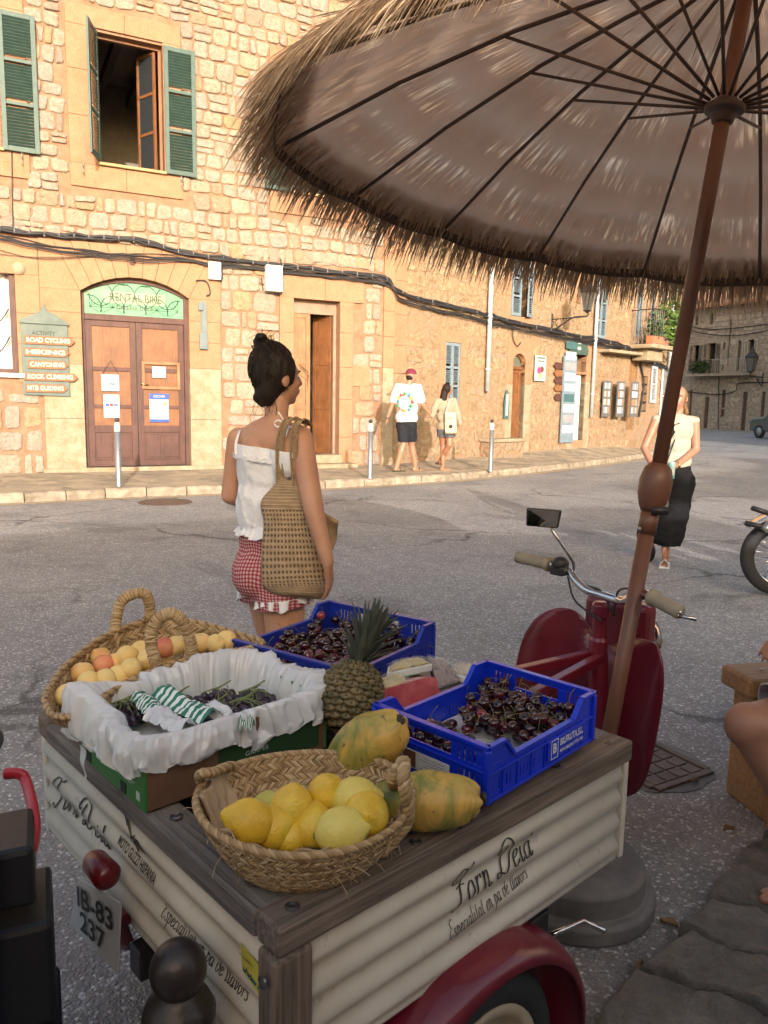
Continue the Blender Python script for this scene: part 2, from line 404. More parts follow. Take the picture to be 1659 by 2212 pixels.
pv = MB(); n = len(kerb)
def pvf(u, v):
    i = round(u*(n-1)); a = kerb[i]; d = (kerb[min(i+1, n-1)]-kerb[max(i-1, 0)]).normalized(); nn = Vector((-d.y, d.x, 0))
    a = a+nn*.16+Vector((0, 0, .118)); b = inner(i, n); p = a.lerp(b, v); p.z += .006*noise.noise(p*1.3); return p
pv.grid(pvf, n-1, 6)
tag(pv.build('pavement', M_FLAG), 'flagstone pavement along the houses', kind='structure')
kb = MB(); acc = 0; i = 0
L = [0]
for a, b in zip(kerb, kerb[1:]): L.append(L[-1]+(b-a).length)
def kat(d):
    for i in range(len(L)-1):
        if L[i+1] >= d: return kerb[i].lerp(kerb[i+1], (d-L[i])/(L[i+1]-L[i]))
    return kerb[-1]
d = 0
while d < L[-1]-1:
    w = random.uniform(.45, .8); a = kat(d+.008); b = kat(d+w-.008); t = (b-a).normalized(); nn = Vector((-t.y, t.x, 0))
    h = .125+random.uniform(-.008, .008)
    v = []
    for j in range(7):
        p = a.lerp(b, j/6); jx = random.uniform(-.012, .012)
        for (o, z) in ((0, -.02), (-.0+jx, .07), (.015+jx, h-.018), (.045, h+random.uniform(-.004, .004)), (.2, h-.004), (.22, -.02)): v.append(p+nn*o+Vector((0, 0, z)))
    f = []
    for j in range(6):
        for k in range(5): f.append((j*6+k, j*6+k+1, (j+1)*6+k+1, (j+1)*6+k))
    f += [(0, 1, 2, 3, 4, 5), tuple(36+k for k in (5, 4, 3, 2, 1, 0))]
    kb.add(v, f); d += w
tag(kb.build('kerb', M_KERB, smooth=False), 'pale worn kerb stones', kind='structure')
yl = MB(); P = []
for q in range(int(L[-1]/.3)-2):
    a = kat(q*.3); b = kat(q*.3+.3); t = (b-a).normalized(); P.append(a+Vector((t.y, -t.x, 0))*.16+Vector((0, 0, .004)))
v = []; f = []
for q, p in enumerate(P):
    t = (P[min(q+1, len(P)-1)]-P[max(q-1, 0)]).normalized(); nn = Vector((-t.y, t.x, 0))
    v += [p-nn*.045, p+nn*.045]
for q in range(len(P)-1): f.append((2*q, 2*q+1, 2*q+3, 2*q+2))
yl.add(v, f); tag(yl.build('road_marking', M_YEL), 'faded yellow line along the kerb', kind='structure')
# round manhole cover
c = Zp(357, 1085, 0); mh = thing('manhole_cover', 'round iron manhole cover set in the road near the kerb', 'manhole cover', (c.x, c.y, 0))
M_IRON = mat('rusty_cast_iron', (.16, .11, .08), .6, (.09, .065, .05), metal=.4, ns=20, bmp=.4)
b = MB(); b.lathe([(.0, .006), (.28, .006), (.30, .004), (.33, .010), (.355, .008), (.36, .001)], n=40)
b.build('cover_frame', M_IRON, mh)
b = MB()
for i in range(-6, 7):
    for j in range(-6, 7):
        if math.hypot(i, j)*.042 < .26: b.box((i*.042, j*.042, .008), (.026, .026, .006))
b.build('cover_studs', M_IRON, mh)
# ================================================================ RUBBLE MASONRY
def rubble(mb, s0, s1, z0, z1, holes, w=(.26, .42), h=(.22, .30), y=0.0, relief=.028, gap=.016, jit=.035, seed=1, keep=None):
    rnd = random.Random(seed); z = z0; rows = []
    while z < z1: rows.append(z); z += rnd.uniform(*h)
    rows.append(z)
    def wav(k, s): return rows[k]+.055*noise.noise(Vector((s*.9, k*3.7+seed, 0)))
    for k in range(len(rows)-1):
        s = s0-rnd.uniform(0, .3)
        while s < s1:
            ww = rnd.uniform(*w)
            parts = [(s, s+ww, 0, 1)]
            if rnd.random() < .16: parts = [(s, s+ww, 0, .5), (s, s+ww, .5, 1)]
            elif rnd.random() < .2: parts = [(s, s+ww*.4, 0, 1), (s+ww*.4, s+ww, 0, 1)]
            for (a, b, t0, t1) in parts:
                def cor(sx, t):
                    zz = wav(k, sx)*(1-t)+wav(k+1, sx)*t
                    q = Vector((sx*7.1+k*1.3, zz*6.3, seed)); return Vector((sx+jit*noise.noise(q), 0, zz+jit*.7*noise.noise(q+Vector((9, 3, 1)))))
                C = [cor(a, t0), cor(b, t0), cor(b, t1), cor(a, t1)]
                ctr = sum(C, Vector())/4
                if any(h0-.02 < ctr.x < h1+.02 and hz0-.02 < ctr.z < hz1+.02 for h0, h1, hz0, hz1 in holes): continue
                if keep and not keep(ctr.x, ctr.z): continue
                # clip against holes
                for h0, h1, hz0, hz1 in holes:
                    for q in C:
                        if h0 < q.x < h1 and hz0 < q.z < hz1:
                            o = [(abs(q.x-h0), 0), (abs(q.x-h1), 1), (abs(q.z-hz0), 2), (abs(q.z-hz1), 3)]; m_ = min(o)[1]
                            if m_ == 0: q.x = h0
                            elif m_ == 1: q.x = h1
                            elif m_ == 2: q.z = hz0
                            else: q.z = hz1
                for q in C: q.x = min(max(q.x, s0), s1)
                ctr = sum(C, Vector())/4
                g = gap*rnd.uniform(.5, 1.5); sz = max((C[1]-C[0]).length, .05), max((C[3]-C[0]).length, .05)
                if sz[0] < .07 or sz[1] < .07: continue
                ring = []
                for j in range(4):
                    p, q = C[j], C[(j+1) % 4]
                    for t in (.16, .5, .84):
                        e = p.lerp(q, t); e = e+(ctr-e).normalized()*(g+rnd.uniform(0, .012)); ring.append(e)
                rl = relief*rnd.uniform(.55, 1.25); V = []; n = len(ring)
                ax, az = rnd.uniform(-.05, .05), rnd.uniform(-.05, .05)
                for lv, (shr, dep) in enumerate(((0, -.012), (0.02, rl*.55), (.13, rl*.93), (.5, rl*1.08))):
                    for e in ring:
                        p = e.lerp(ctr, shr); dd = dep+(ax*(p.x-ctr.x)+az*(p.z-ctr.z))*(lv > 0)+(.006*noise.noise(p*14+Vector((seed, 0, 0))) if lv > 0 else 0)
                        V.append((p.x, y-dd, p.z))
                V.append((ctr.x, y-rl*1.1, ctr.z))
                F = []
                for lv in range(3):
                    for j in range(n): F.append((lv*n+j, lv*n+(j+1) % n, (lv+1)*n+(j+1) % n, (lv+1)*n+j))
                for j in range(n): F.append((3*n+j, 3*n+(j+1) % n, 4*n))
                mb.add(V, F)
            s += ww
def wall_panel(mb, s0, s1, z0, z1, holes, depth=.3, y=0.0):
    xs = sorted({s0, s1, *[min(max(q, s0), s1) for h in holes for q in h[:2]]}); zs = sorted({z0, z1, *[min(max(q, z0), z1) for h in holes for q in h[2:]]})
    for a, b in zip(xs, xs[1:]):
        for c, d in zip(zs, zs[1:]):
            mx, mz = (a+b)/2, (c+d)/2
            if any(h[0] < mx < h[1] and h[2] < mz < h[3] for h in holes): continue
            mb.add([(a, y, c), (b, y, c), (b, y, d), (a, y, d)], [(0, 1, 2, 3)])
    for h in holes:
        a, b, c, d = h; Y = y+depth
        mb.add([(a, y, c), (b, y, c), (b, y, d), (a, y, d), (a, Y, c), (b, Y, c), (b, Y, d), (a, Y, d)], [(0, 4, 5, 1), (1, 5, 6, 2), (2, 6, 7, 3), (3, 7, 4, 0)])
    T = y+depth+.02
    mb.add([(s0, y, z0), (s0, T, z0), (s0, T, z1), (s0, y, z1), (s1, y, z0), (s1, T, z0), (s1, T, z1), (s1, y, z1)], [(0, 3, 2, 1), (4, 5, 6, 7), (3, 7, 6, 2)])
def blocks(mb, s0, s1, z0, z1, y, t, along='z', step=.5, gap=.004):
    a, b = (z0, z1) if along == 'z' else (s0, s1); k = max(1, round((b-a)/step)); q = a
    for i in range(k):
        e = a+(b-a)*(i+1)/k+(random.uniform(-.06, .06) if i < k-1 else 0)
        yy = y-random.uniform(0, .004)
        if along == 'z': mb.bb(s0, s1, yy, y+t, q+gap/2, e-gap/2)
        else: mb.bb(q+gap/2, e-gap/2, yy, y+t, z0, z1)
        q = e
def louvre(parent, s0, s1, z0, z1, m, y=-.03, t=.035, name='shutter', rails=(0.35, .66), hinge=None, world=None):
    """one louvred shutter leaf, local to parent"""
    W = s1-s0; fr = min(.07, W*.16); b = MB()
    b.bb(s0, s0+fr, y-t/2, y+t/2, z0, z1); b.bb(s1-fr, s1, y-t/2, y+t/2, z0, z1)
    zz = [z0]+[z0+(z1-z0)*r for r in rails]+[z1]
    for i, q in enumerate(zz):
        hh = .075 if i in (0, len(zz)-1) else .05
        a = q if i == 0 else (q-hh if i == len(zz)-1 else q-hh/2); b.bb(s0+fr, s1-fr, y-t/2+.002, y+t/2-.002, a, a+hh)
    o = b.build(name, m, parent, bevel=.003)
    l = MB(); M = Matrix.Rotation(R(-38), 3, 'X')
    for a, c in zip(zz, zz[1:]):
        k = int((c-a-.1)/.048); 
        for i in range(k):
            l.box(((s0+s1)/2, y, a+.085+(i+.2)*(c-a-.13)/k), (W-2*fr, .046, .008), M)
    l.build('louvre_slats', m, o)
    return o
def leafdoor(parent, s0, s1, z0, z1, m, y, name='door_leaf', panels=4, m2=None, t=.04, cols=1):
    b = MB(); fr = .085
    b.bb(s0, s0+fr, y, y+t, z0, z1); b.bb(s1-fr, s1, y, y+t, z0, z1)
    for i in range(panels+1):
        zc = z0+(z1-z0-fr)*i/panels; b.bb(s0+fr, s1-fr, y+.001, y+t, zc, zc+fr)
    o = b.build(name, m, parent, bevel=.004)
    p = MB()
    for i in range(panels):
        a = z0+(z1-z0-fr)*i/panels+fr; c = z0+(z1-z0-fr)*(i+1)/panels
        for k in range(cols):
            x0 = s0+fr+(s1-s0-2*fr)*k/cols; x1 = s0+fr+(s1-s0-2*fr)*(k+1)/cols
            p.bb(x0+.004, x1-.004, y+.014, y+.03, a, c); p.bb(x0+.04, x1-.04, y+.006, y+.016, a+.04, c-.04)
    p.build('door_panel', m2 or m, o, bevel=.003)
    return o
# ================================================================ HOUSE A (left, rubble stone)
rzA = math.pi/2-AA
HA = thing('stone_house', 'tall rubble stone house with orange mortar and green shutters, left of the street', 'house', (PA[0], PA[1], 0), rzA)
def at(px, py, dy=0, H=HA, f=wa): s, z = f(px, py); return Vector((s, dy, z))
W1 = (1.06, 2.12, 5.25, 7.28); W0 = (-1.45, -.38, 5.25, 7.28); W3 = (4.42, 5.48, 5.25, 7.28)
dT = wa(290, 600)[1]; dS = (wa(172, 630)[1]+wa(403, 643)[1])/2
D1 = (.68, 2.49, .12, dT+.02); D2 = (4.46, 5.42, .12, 3.33); G0 = (-1.7, -.30, wa(20, 806)[1], wa(8, 575)[1])
holes = [W0, W1, W3, D1, D2, G0]
trim = [(.60, 2.42, 4.84, 7.62), (-1.9, -.0, 4.84, 7.62), (4.0, 5.92, 4.84, 7.62),
        (.04, 3.06, .12, 3.98), (4.18, 5.92, 2.35, 3.80), (4.18, 5.70, .1, 3.8), (-2.2, .05, 1.55, 3.98), (6.36, SA, 0, 9)]
b = MB(); wall_panel(b, -7.5, SA, -.1, 9.6, holes, .32); b.build('wall', M_MORT, HA)
b = MB(); rubble(b, -7.5, 6.37, 3.99, 9.55, trim, w=(.22, .38), h=(.20, .30), seed=3, relief=.034, gap=.007, jit=.055)
b.build('stonework', M_STONE, HA, smooth=False)
b = MB(); rubble(b, 3.05, 6.37, .1, 3.99, trim, w=(.24, .46), h=(.26, .38), seed=11, relief=.03, gap=.009)
rubble(b, -7.5, .05, .1, 3.99, trim, w=(.34, .55), h=(.3, .42), seed=5, relief=.03, gap=.03)
b.build('lower_stonework', M_STONE, HA)
# sandstone trim
b = MB(); Y = -.035; T = .20
for (o0, o1, p0, p1), (i0, i1, j0, j1) in zip(trim[:3], (W1, W0, W3)):
    b = MB(); blocks(b, o0, i0, p0+.36, p1-.30, Y, T, 'z', .75); blocks(b, i1, o1, p0+.36, p1-.30, Y, T, 'z', .75)
    blocks(b, o0, o1, p1-.30, p1, Y, T, 'x', 1.0); blocks(b, o0, o1, p0, p0+.36, Y, T, 'x', .9)
    b.build('window_surround', M_SAND, HA, bevel=.006)
b = MB()
blocks(b, 4.18, 4.462, .1, 3.33, Y, T, 'z', .6); blocks(b, 5.418, 5.70, .1, 3.33, Y, T, 'z', .6); blocks(b, 4.18, 5.92, 3.33, 3.80, Y, T, 'x', .8)
b.bb(5.70, 6.08, Y, .1, 1.72, 2.12); b.build('door_surround', M_SAND, HA, bevel=.006)
b = MB(); blocks(b, 6.37, SA-.002, 2.1, 9.5, Y, .1, 'z', .55); b.build('corner_stones', M_SAND, HA, bevel=.006)
b = MB()
for p_ in ((.06, .684, T, .1), (2.486, 3.05, T, .1), (6.37, SA-.002, .1, .05)):
    b = MB(); blocks(b, p_[0], p_[1], p_[3], 1.95 if p_[1] < 4 else 2.1, Y, p_[2], 'z', .9); b.build('plinth_stones', M_PALEST, HA, bevel=.008)
MB().bb(-.0, 3.1, Y-.05, .1, .05, .2).build('base_course', M_PALEST, HA, bevel=.008)
# arch of the bicycle shop: voussoirs
b = MB(); s0, s1 = D1[0], D1[1]; mid = (s0+s1)/2
def archpts(s0, s1, zs, zt, n=16):
    w = (s1-s0)/2; h = zt-zs; r = (w*w+h*h)/(2*h); c = (s0+s1)/2; cz = zt-r; a0 = math.asin(w/r)
    return [(c+r*math.sin(-a0+2*a0*i/n), cz+r*math.cos(-a0+2*a0*i/n)) for i in range(n+1)]
AP = archpts(s0, s1, dS, dT, 9); OP = []
for i, (x, z) in enumerate(AP):
    k = (x-mid)/(s1-s0)*2; OP.append((mid+k*1.30, 3.97-.02*k*k))
for i in range(9):
    p0, p1, q0, q1 = AP[i], AP[i+1], OP[i], OP[i+1]; e = .003
    yy = Y-random.uniform(0, .006)
    v = []
    for dy in (yy, .16): v += [(p0[0]+e, dy, p0[1]), (p1[0]-e, dy, p1[1]), (q1[0]-e, dy, q1[1]), (q0[0]+e, dy, q0[1])]
    b.add(v, [(0, 1, 2, 3), (7, 6, 5, 4), (0, 4, 5, 1), (1, 5, 6, 2), (2, 6, 7, 3), (3, 7, 4, 0)])
blocks(b, .06, s0+.003, 1.95, dS, Y, T, 'z', .45); blocks(b, s1-.003, 3.05, 1.95, dS, Y, T, 'z', .45)
for sg, x0, x1 in ((0, .06, AP[0][0]), (1, AP[-1][0], 3.05)):
    ox = OP[0][0] if sg == 0 else OP[-1][0]
    if sg == 0: poly = [(x0, dS), (AP[0][0]-.002, dS), (OP[0][0]-.002, 3.95), (x0, 3.95)]
    else: poly = [(AP[-1][0]+.002, dS), (x1, dS), (x1, 3.95), (OP[-1][0]+.002, 3.95)]
    b.add([(x, Y, z) for x, z in poly]+[(x, .1, z) for x, z in poly], [(0, 1, 2, 3), (0, 4, 5, 1), (1, 5, 6, 2), (2, 6, 7, 3), (3, 7, 4, 0)])
blocks(b, -2.2, .055, 3.35, 3.93, Y+.003, .1, 'x', .7); blocks(b, -.30, .055, 1.62, 3.35, Y+.003, .1, 'z', .5)
b.build('arch_stones', M_SAND, HA, bevel=.004)
# roof
b = MB(); b.bb(-7.8, SA+.2, -.55, 6.0, 9.55, 9.72); b.build('roof', mat('terracotta_roof', (.42, .2, .1), .9, bmp=.5), HA)
# rooms behind openings
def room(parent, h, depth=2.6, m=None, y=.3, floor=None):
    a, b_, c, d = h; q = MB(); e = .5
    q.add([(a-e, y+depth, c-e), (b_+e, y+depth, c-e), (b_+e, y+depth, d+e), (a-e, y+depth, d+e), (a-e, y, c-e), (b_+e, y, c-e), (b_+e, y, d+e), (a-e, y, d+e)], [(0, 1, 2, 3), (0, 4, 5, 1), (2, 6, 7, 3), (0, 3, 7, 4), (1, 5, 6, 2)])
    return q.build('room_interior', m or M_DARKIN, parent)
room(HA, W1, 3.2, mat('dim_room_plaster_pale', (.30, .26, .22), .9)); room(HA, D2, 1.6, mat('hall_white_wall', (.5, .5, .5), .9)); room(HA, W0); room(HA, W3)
q = MB()
for i in range(4): q.bb(.8+i*.62, .93+i*.62, .35, 3.4, W1[3]+.05, W1[3]+.25)
q.each('ceiling_beam', mat('dark_beam', (.07, .05, .04), .8), HA)
# green shutters
def shutters(H, W, leftang=None, rightflat=True, m=None, wleaf=None, left=True):
    m = m or M_SHUT; w = wleaf or (W[1]-W[0])/2
    wf = MB(); fy = .12
    fr = tag(wf.bb(W[0], W[1], fy, fy+.04, W[2], W[2]+.05).bb(W[0], W[0]+.05, fy, fy+.04, W[2]+.05, W[3]-.05).bb(W[1]-.05, W[1], fy, fy+.04, W[2]+.05, W[3]-.05).bb(W[0], W[1], fy, fy+.04, W[3]-.05, W[3]).build('window', M_WOODM, H, bevel=.004))
    sl = MB(); sl.bb(W[0]-.02, W[1]+.02, -.10, .12, W[2]-.045, W[2]); sl.build('sill', mat('yellow_sill', (.42, .30, .14), .7), fr, bevel=.006)
    if left:
        if leftang is None: louvre(H, W[0]-w, W[0]-.005, W[2]-.03, W[3]-.02, m, y=-.085)
        else:
            E_ = louvre(H, 0, w, 0, W[3]-W[2]-.02, m, y=0); E_.location = (W[0]+.01, -.05, W[2]-.0); E_.rotation_euler = (0, 0, leftang)
    louvre(H, W[1]+.005, W[1]+w, W[2]-.03, W[3]-.02, m, y=-.085)
    for x in (W[0]-w*.5, W[1]+w*.5):
        hk = MB(); hk.tube([(x, 0, W[2]-.12), (x, -.1, W[2]-.12), (x, -.1, W[2]-.04)], .009, 6).tube([(x, -.1, W[2]-.12), (x, -.1, W[2]-.24)], .007, 6)
        hk.build('shutter_hook', M_GREYMETAL, H, smooth=True)
    return fr
f1 = shutters(HA, W1, leftang=R(-112)); shutters(HA, W0); shutters(HA, W3)
# casement leaf inside open window (half open inward)
cs = MB(); x = W1[1]-.08
for (a, c, d, e) in ((0, .05, 0, 1.95), (.45, .5, 0, 1.95), (.05, .45, 0, .06), (.05, .45, .62, .67), (.05, .45, 1.25, 1.30), (.05, .45, 1.89, 1.95)):
    cs.bb(a, c, -.02, .02, d, e)
ob = cs.build('casement', M_WOODM, HA, bevel=.004); ob.location = (x-.02, .17, W1[2]+.05); ob.rotation_euler = (0, 0, R(115))
gp = MB(); gp.bb(.05, .45, -.004, .004, .06, 1.9); gp.build('casement_glass', M_GLASS, ob)
# ground-floor window far left with curtain
b = MB(); a0, a1, c0, c1 = G0
for r in ((a0, a0+.09, c0, c1), (a1-.09, a1, c0, c1), (a0+.09, a1-.09, c1-.09, c1), (a0+.09, a1-.09, c0, c0+.07)): b.bb(r[0], r[1], .05, .13, r[2], r[3])
gw = b.build('window', M_WOODD, HA, bevel=.005)
b = MB(); b.bb(a0-.1, a1+.12, -.09, .05, c0-.07, c0); b.build('sill', M_WHITE, gw, bevel=.005)
b = MB(); b.grid(lambda u, v: Vector((a0+.05+u*(a1-a0-.1), .20+.025*math.sin(u*60)+.01*math.sin(u*23), c0+v*(c1-c0))), 120, 2); b.build('curtain', mat('white_curtain', (.72, .70, .66), .9), HA, smooth=True)
b = MB(); b.tube(smooth_pts([(a1-.9, .1, c1-.5), (a1-.35, .1, c1-.9), (a1-.1, .1, c1-.65)], 5), .012, 6).tube(smooth_pts([(a1-.9, .1, c0+.5), (a1-.35, .1, c0+.3), (a1-.1, .1, c0+.6)], 5), .012, 6).build('window_grille', M_BLACKM, HA)
b = MB(); b.lathe([(0, .0), (.10, .0), (.10, .05), (.06, .08), (0, .09)], (a1+.06, -.01, c1-.02), 16, Matrix.Rotation(R(90), 3, 'X')); b.build('stone_boss', M_PALEST, HA)
# bicycle shop door
zt = wa(290, 688)[1]; zb = .2
b = MB(); b.bb(s0, s0+.07, .10, .18, zb, dS); b.bb(s1-.07, s1, .10, .18, zb, dS); b.bb(s0+.07, s1-.07, .09, .19, zt-.05, zt+.05)
A1 = archpts(s0, s1, dS, dT-.005, 20); A2 = archpts(s0+.07, s1-.07, dS, dT-.075, 20)
for i in range(20):
    v = []
    for dy in (.10, .18): v += [(A2[i][0], dy, A2[i][1]), (A2[i+1][0], dy, A2[i+1][1]), (A1[i+1][0], dy, A1[i+1][1]), (A1[i][0], dy, A1[i][1])]
    b.add(v, [(0, 1, 2, 3), (7, 6, 5, 4), (0, 4, 5, 1), (2, 6, 7, 3)])
df = b.build('door_frame', M_WOODD, HA, bevel=.004)
M_GREENGL = mat('pale_green_painted_glass', (.10, .27, .17), .25, (.14, .32, .21), ns=3)
gl = MB(); zs = zt+.05
poly = [(s0+.06, zs), (s1-.06, zs)]+[(x, z) for x, z in reversed(A2)]
gl.add([(x, .135, z) for x, z in poly], [tuple(range(len(poly)))]); gl.build('transom_glass', M_GREENGL, df)
M_GRN = mat('dark_green_lead', (.05, .13, .08), .5)
sc = MB(); top = lambda x: [z for (xa, z) in sorted(((abs(x-p[0]), p[1]) for p in A2))][0]
k = 0
for i in range(9):
    cxx = s0+.16+i*(s1-s0-.32)/8; cz = (zs+.12) if i % 2 == 0 else (zs+.34)
    for cz2 in (cz, cz+.36 if i in (3, 5) else cz):
        P = [(cxx+.19*math.cos(t), .131, cz2+.19*math.sin(t)) for t in [j*2*math.pi/28 for j in range(29)]]
        run = []
        for p in P:
            ok = zs+.01 < p[2] < top(p[0])-.01 and s0+.08 < p[0] < s1-.08
            if ok: run.append(p)
            else:
                if len(run) > 1: sc.tube(run, .006, 4)
                run = []
        if len(run) > 1: sc.tube(run, .006, 4)
        if i in (0, 8, 2, 6):
            for j in range(12):
                t = j*math.pi/6; e = (cxx+.18*math.cos(t), .132, cz2+.18*math.sin(t))
                if zs+.01 < e[2] < top(e[0])-.01 and s0+.08 < e[0] < s1-.08: sc.tube([(cxx, .132, cz2), e], .003, 4)
sc.build('leaded_rings', M_GRN, df)
tx = MB(); Mt = M4((1, 0, 0), (0, 0, 1), (0, -1, 0), (mid+.02, .128, zs+.30)); put_text(tx, 'RENTAL BIKE', .19, Mt, width=.86)
Mt = M4((1, 0, 0), (0, 0, 1), (0, -1, 0), (mid+.0, .128, zs+.13)); put_text(tx, 'GALERIA DEYA', .10, Mt, width=.62)
pl = MB(); pl.add([(mid-.5, .130, zs+.2), (mid+.52, .130, zs+.2), (mid+.52, .130, zs+.4), (mid-.5, .130, zs+.4)], [(0, 1, 2, 3)]).build('transom_band', mat('pale_cream_glass', (.24, .36, .24), .3), df)
tx.build('lettering', mat('dark_brown_paint', (.08, .07, .04), .6), df)
zl = zt-.05; mm = mid
def shopleaf(a, c):
    b = MB(); y0, y1 = .12, .16
    zs_ = [zb+.01, zb+.58, zb+.70, 1.20, 1.28, 1.88, 1.96, zl-.09, zl]
    b.bb(a, a+.10, y0, y1, zs_[0], zl); b.bb(c-.10, c, y0, y1, zs_[0], zl)
    for p, q in ((zs_[0], zs_[0]+.1), (zb+.60, zb+.72), (1.22, 1.28), (1.86, 1.93), (zl-.1, zl)): b.bb(a+.10, c-.10, y0+.001, y1, p, q)
    o = b.build('door_leaf', M_WOODD, HA, bevel=.004)
    b = MB(); xm = (a+c)/2
    b.bb(a+.1, c-.1, y0+.02, y1-.005, zs_[0]+.1, zb+.6)
    for x0, x1 in ((a+.13, xm-.03), (xm+.03, c-.13)): b.bb(x0, x1, y0+.008, y0+.03, zs_[0]+.14, zb+.56)
    b.build('lower_panel', M_WOODD, o, bevel=.006)
    b = MB()
    for p, q in ((zb+.72, 1.22), (1.28, 1.86), (1.93, zl-.1)): b.bb(a+.1, c-.1, y0+.022, y1-.006, p, q)
    b.build('upper_panel', M_WOODM, o)
    return o
lf1 = shopleaf(s0+.075, mm-.005); lf2 = shopleaf(mm+.005, s1-.075)
b = MB()
p0 = wa(308, 780); p1 = wa(392, 842)
for r in ((p0[0], p0[0]+.05, p1[1], p0[1]), (p1[0]-.05, p1[0], p1[1], p0[1]), (p0[0]+.05, p1[0]-.05, p0[1]-.05, p0[1]), (p0[0]+.05, p1[0]-.05, p1[1], p1[1]+.05)): b.bb(r[0], r[1], .095, .135, r[2], r[3])
b.build('picture_frame', wood('worn_frame_wood', (.42, .2, .09), (.16, .07, .04), 'x'), HA, bevel=.003)
b = MB(); b.tube([(wa(306, 828)[0], .10, wa(306, 828)[1]), (wa(306, 828)[0], .06, wa(306, 828)[1]), (wa(322, 832)[0], .06, wa(322, 832)[1])], .012, 8).build('door_handle', mat('brass', (.6, .45, .2), .3, metal=1), lf2, smooth=True)
b = MB(); b.bb(s0-.05, s1+.05, -.02, .2, .05, .2); b.build('threshold', M_PALEST, HA, bevel=.01)
# notices (paper hangs on the door: things of their own)
M_PAPER = mat('white_paper', (.56, .57, .58), .8, (.5, .5, .5)); M_BLUEP = mat('blue_print', (.04, .10, .42), .7); M_GREYINK = mat('grey_print', (.3, .3, .32), .8)
M_PBLUE = mat('pale_blue_card', (.32, .44, .50), .7)
def notice(name, label, px0, py0, px1, py1, m, parts, y=.115, curl=0):
    a = wa(px0, py0); c = wa(px1, py1); w = c[0]-a[0]; h = a[1]-c[1]
    P = mw(HA) @ Vector((a[0], y, c[1])); t = thing(name, label, 'notice', P, rzA)
    b = MB(); b.grid(lambda u, v: Vector((u*w, -.001-.004*curl*math.sin(u*9+v*4), v*h)), 12, 8).build('sheet', m, t, solid=.002)
    for (mm_, kind, *r) in parts:
        q = MB()
        if kind == 'r': q.bb(r[0]*w, r[1]*w, -.0055-.004*curl, -.004-.004*curl, r[2]*h, r[3]*h).build('printing', mm_, t)
        elif kind == 't':
            put_text(q, r[0], r[2]*h, M4((1, 0, 0), (0, 0, 1), (0, -1, 0), (.5*w, -.0065-.004*curl, r[1]*h)), width=r[3]*w); q.build('printing', mm_, t)
        elif kind == 'lines':
            x0, x1, y0, y1, nl = r
            for i in range(nl):
                zz = (y0+(y1-y0)*(i+.5)/nl)*h; 
                q.bb(x0*w, (x0+(x1-x0)*random.uniform(.6, 1))*w, -.0055-.004*curl, -.004-.004*curl, zz, zz+(y1-y0)/nl*.4*h)
            q.build('printing', mm_, t)
    return t
notice('closed_sign', 'pale blue hanging sign reading CLOSED on the left door leaf', 220, 808, 260, 845, M_PBLUE, [(M_BLACK, 't', 'CLOSED', .42, .26, .82)], y=.10)
q = MB(); a = wa(223, 808); c = wa(258, 808); e = wa(240, 778)
q.tube([(a[0], .105, a[1]), (e[0], .105, e[1]), (c[0], .105, c[1])], .004, 4).build('hanging_string', M_CABLE, HA)
notice('paper_notice', 'white sheet with coloured card logos below the closed sign', 225, 852, 261, 903, M_PAPER, [(M_GREYINK, 'lines', .3, .7, .78, .92, 2), (M_BLUEP, 'r', .12, .35, .50, .62), (mat('red_print', (.6, .05, .04), .7), 'r', .38, .6, .50, .62), (MC['blue_print'], 'r', .63, .9, .52, .6), (M_GREYINK, 'lines', .25, .75, .15, .42, 3)])
notice('paper_notice', 'small white card inside the worn wooden frame', 331, 791, 361, 816, M_PAPER, [(M_GREYINK, 'lines', .2, .8, .1, .24, 1), (M_GREYINK, 'lines', .3, .7, .8, .92, 1)], y=.10)
notice('timetable_poster', 'white and blue curling poster low on the right door leaf', 325, 850, 368, 912, M_PAPER, [(M_BLUEP, 'r', 0, 1, .8, 1), (M_BLUEP, 'r', 0, 1, 0, .10), (M_PAPER, 't', 'DISCOVER', .9, .12, .6), (M_GREYINK, 'lines', .08, .45, .2, .7, 5), (M_GREYINK, 'lines', .55, .95, .2, .6, 5), (mat('yellow_print', (.75, .55, .08), .7), 'r', .75, .9, .6, .72)], curl=1)
# house number
q = MB(); a = wa(286, 565); put_text(q, '5', .2, M4((1, 0, 0), (0, 0, 1), (0, -1, 0), (a[0], -.05, a[1])), offset=.012); q.build('house_number', mat('dark_red_number', (.10, .03, .02), .6), HA)
# house door 2
b = MB(); b.bb(D2[0]-.2, D2[1]+.25, -.42, .3, .0, .20); b.bb(D2[0]-.02, D2[1]+.02, -.14, .3, .20, .36); b.build('doorstep', M_PALEST, HA, bevel=.012)
b = MB(); dz = 3.08; b.bb(D2[0], D2[1], .16, .24, dz, 3.33); b.bb(D2[0], D2[0]+.05, .16, .24, .36, dz); b.bb(D2[1]-.06, D2[1], .16, .24, .36, dz)
b.build('door_frame', wood('grey_frame_wood', (.30, .22, .16), (.2, .14, .1), 'z'), HA, bevel=.004)
leafdoor(HA, D2[0]+.05, D2[0]+.42, .36, dz, M_WOODL, .18, panels=3)
o = leafdoor(HA, 0, .46, 0, dz-.36, M_WOODM, 0, panels=3); o.location = (D2[1]-.07, .22, .36); o.rotation_euler = (0, 0, R(118))
q = MB(); q.ell((.4, -.03, 1.25), (.03, .02, .03)).build('door_handle', MC['brass'], o, smooth=True)
q = MB(); q.bb(D2[0]+.44, D2[0]+.50, .45, .5, .36, dz); q.build('white_jamb', M_WHITE, HA)
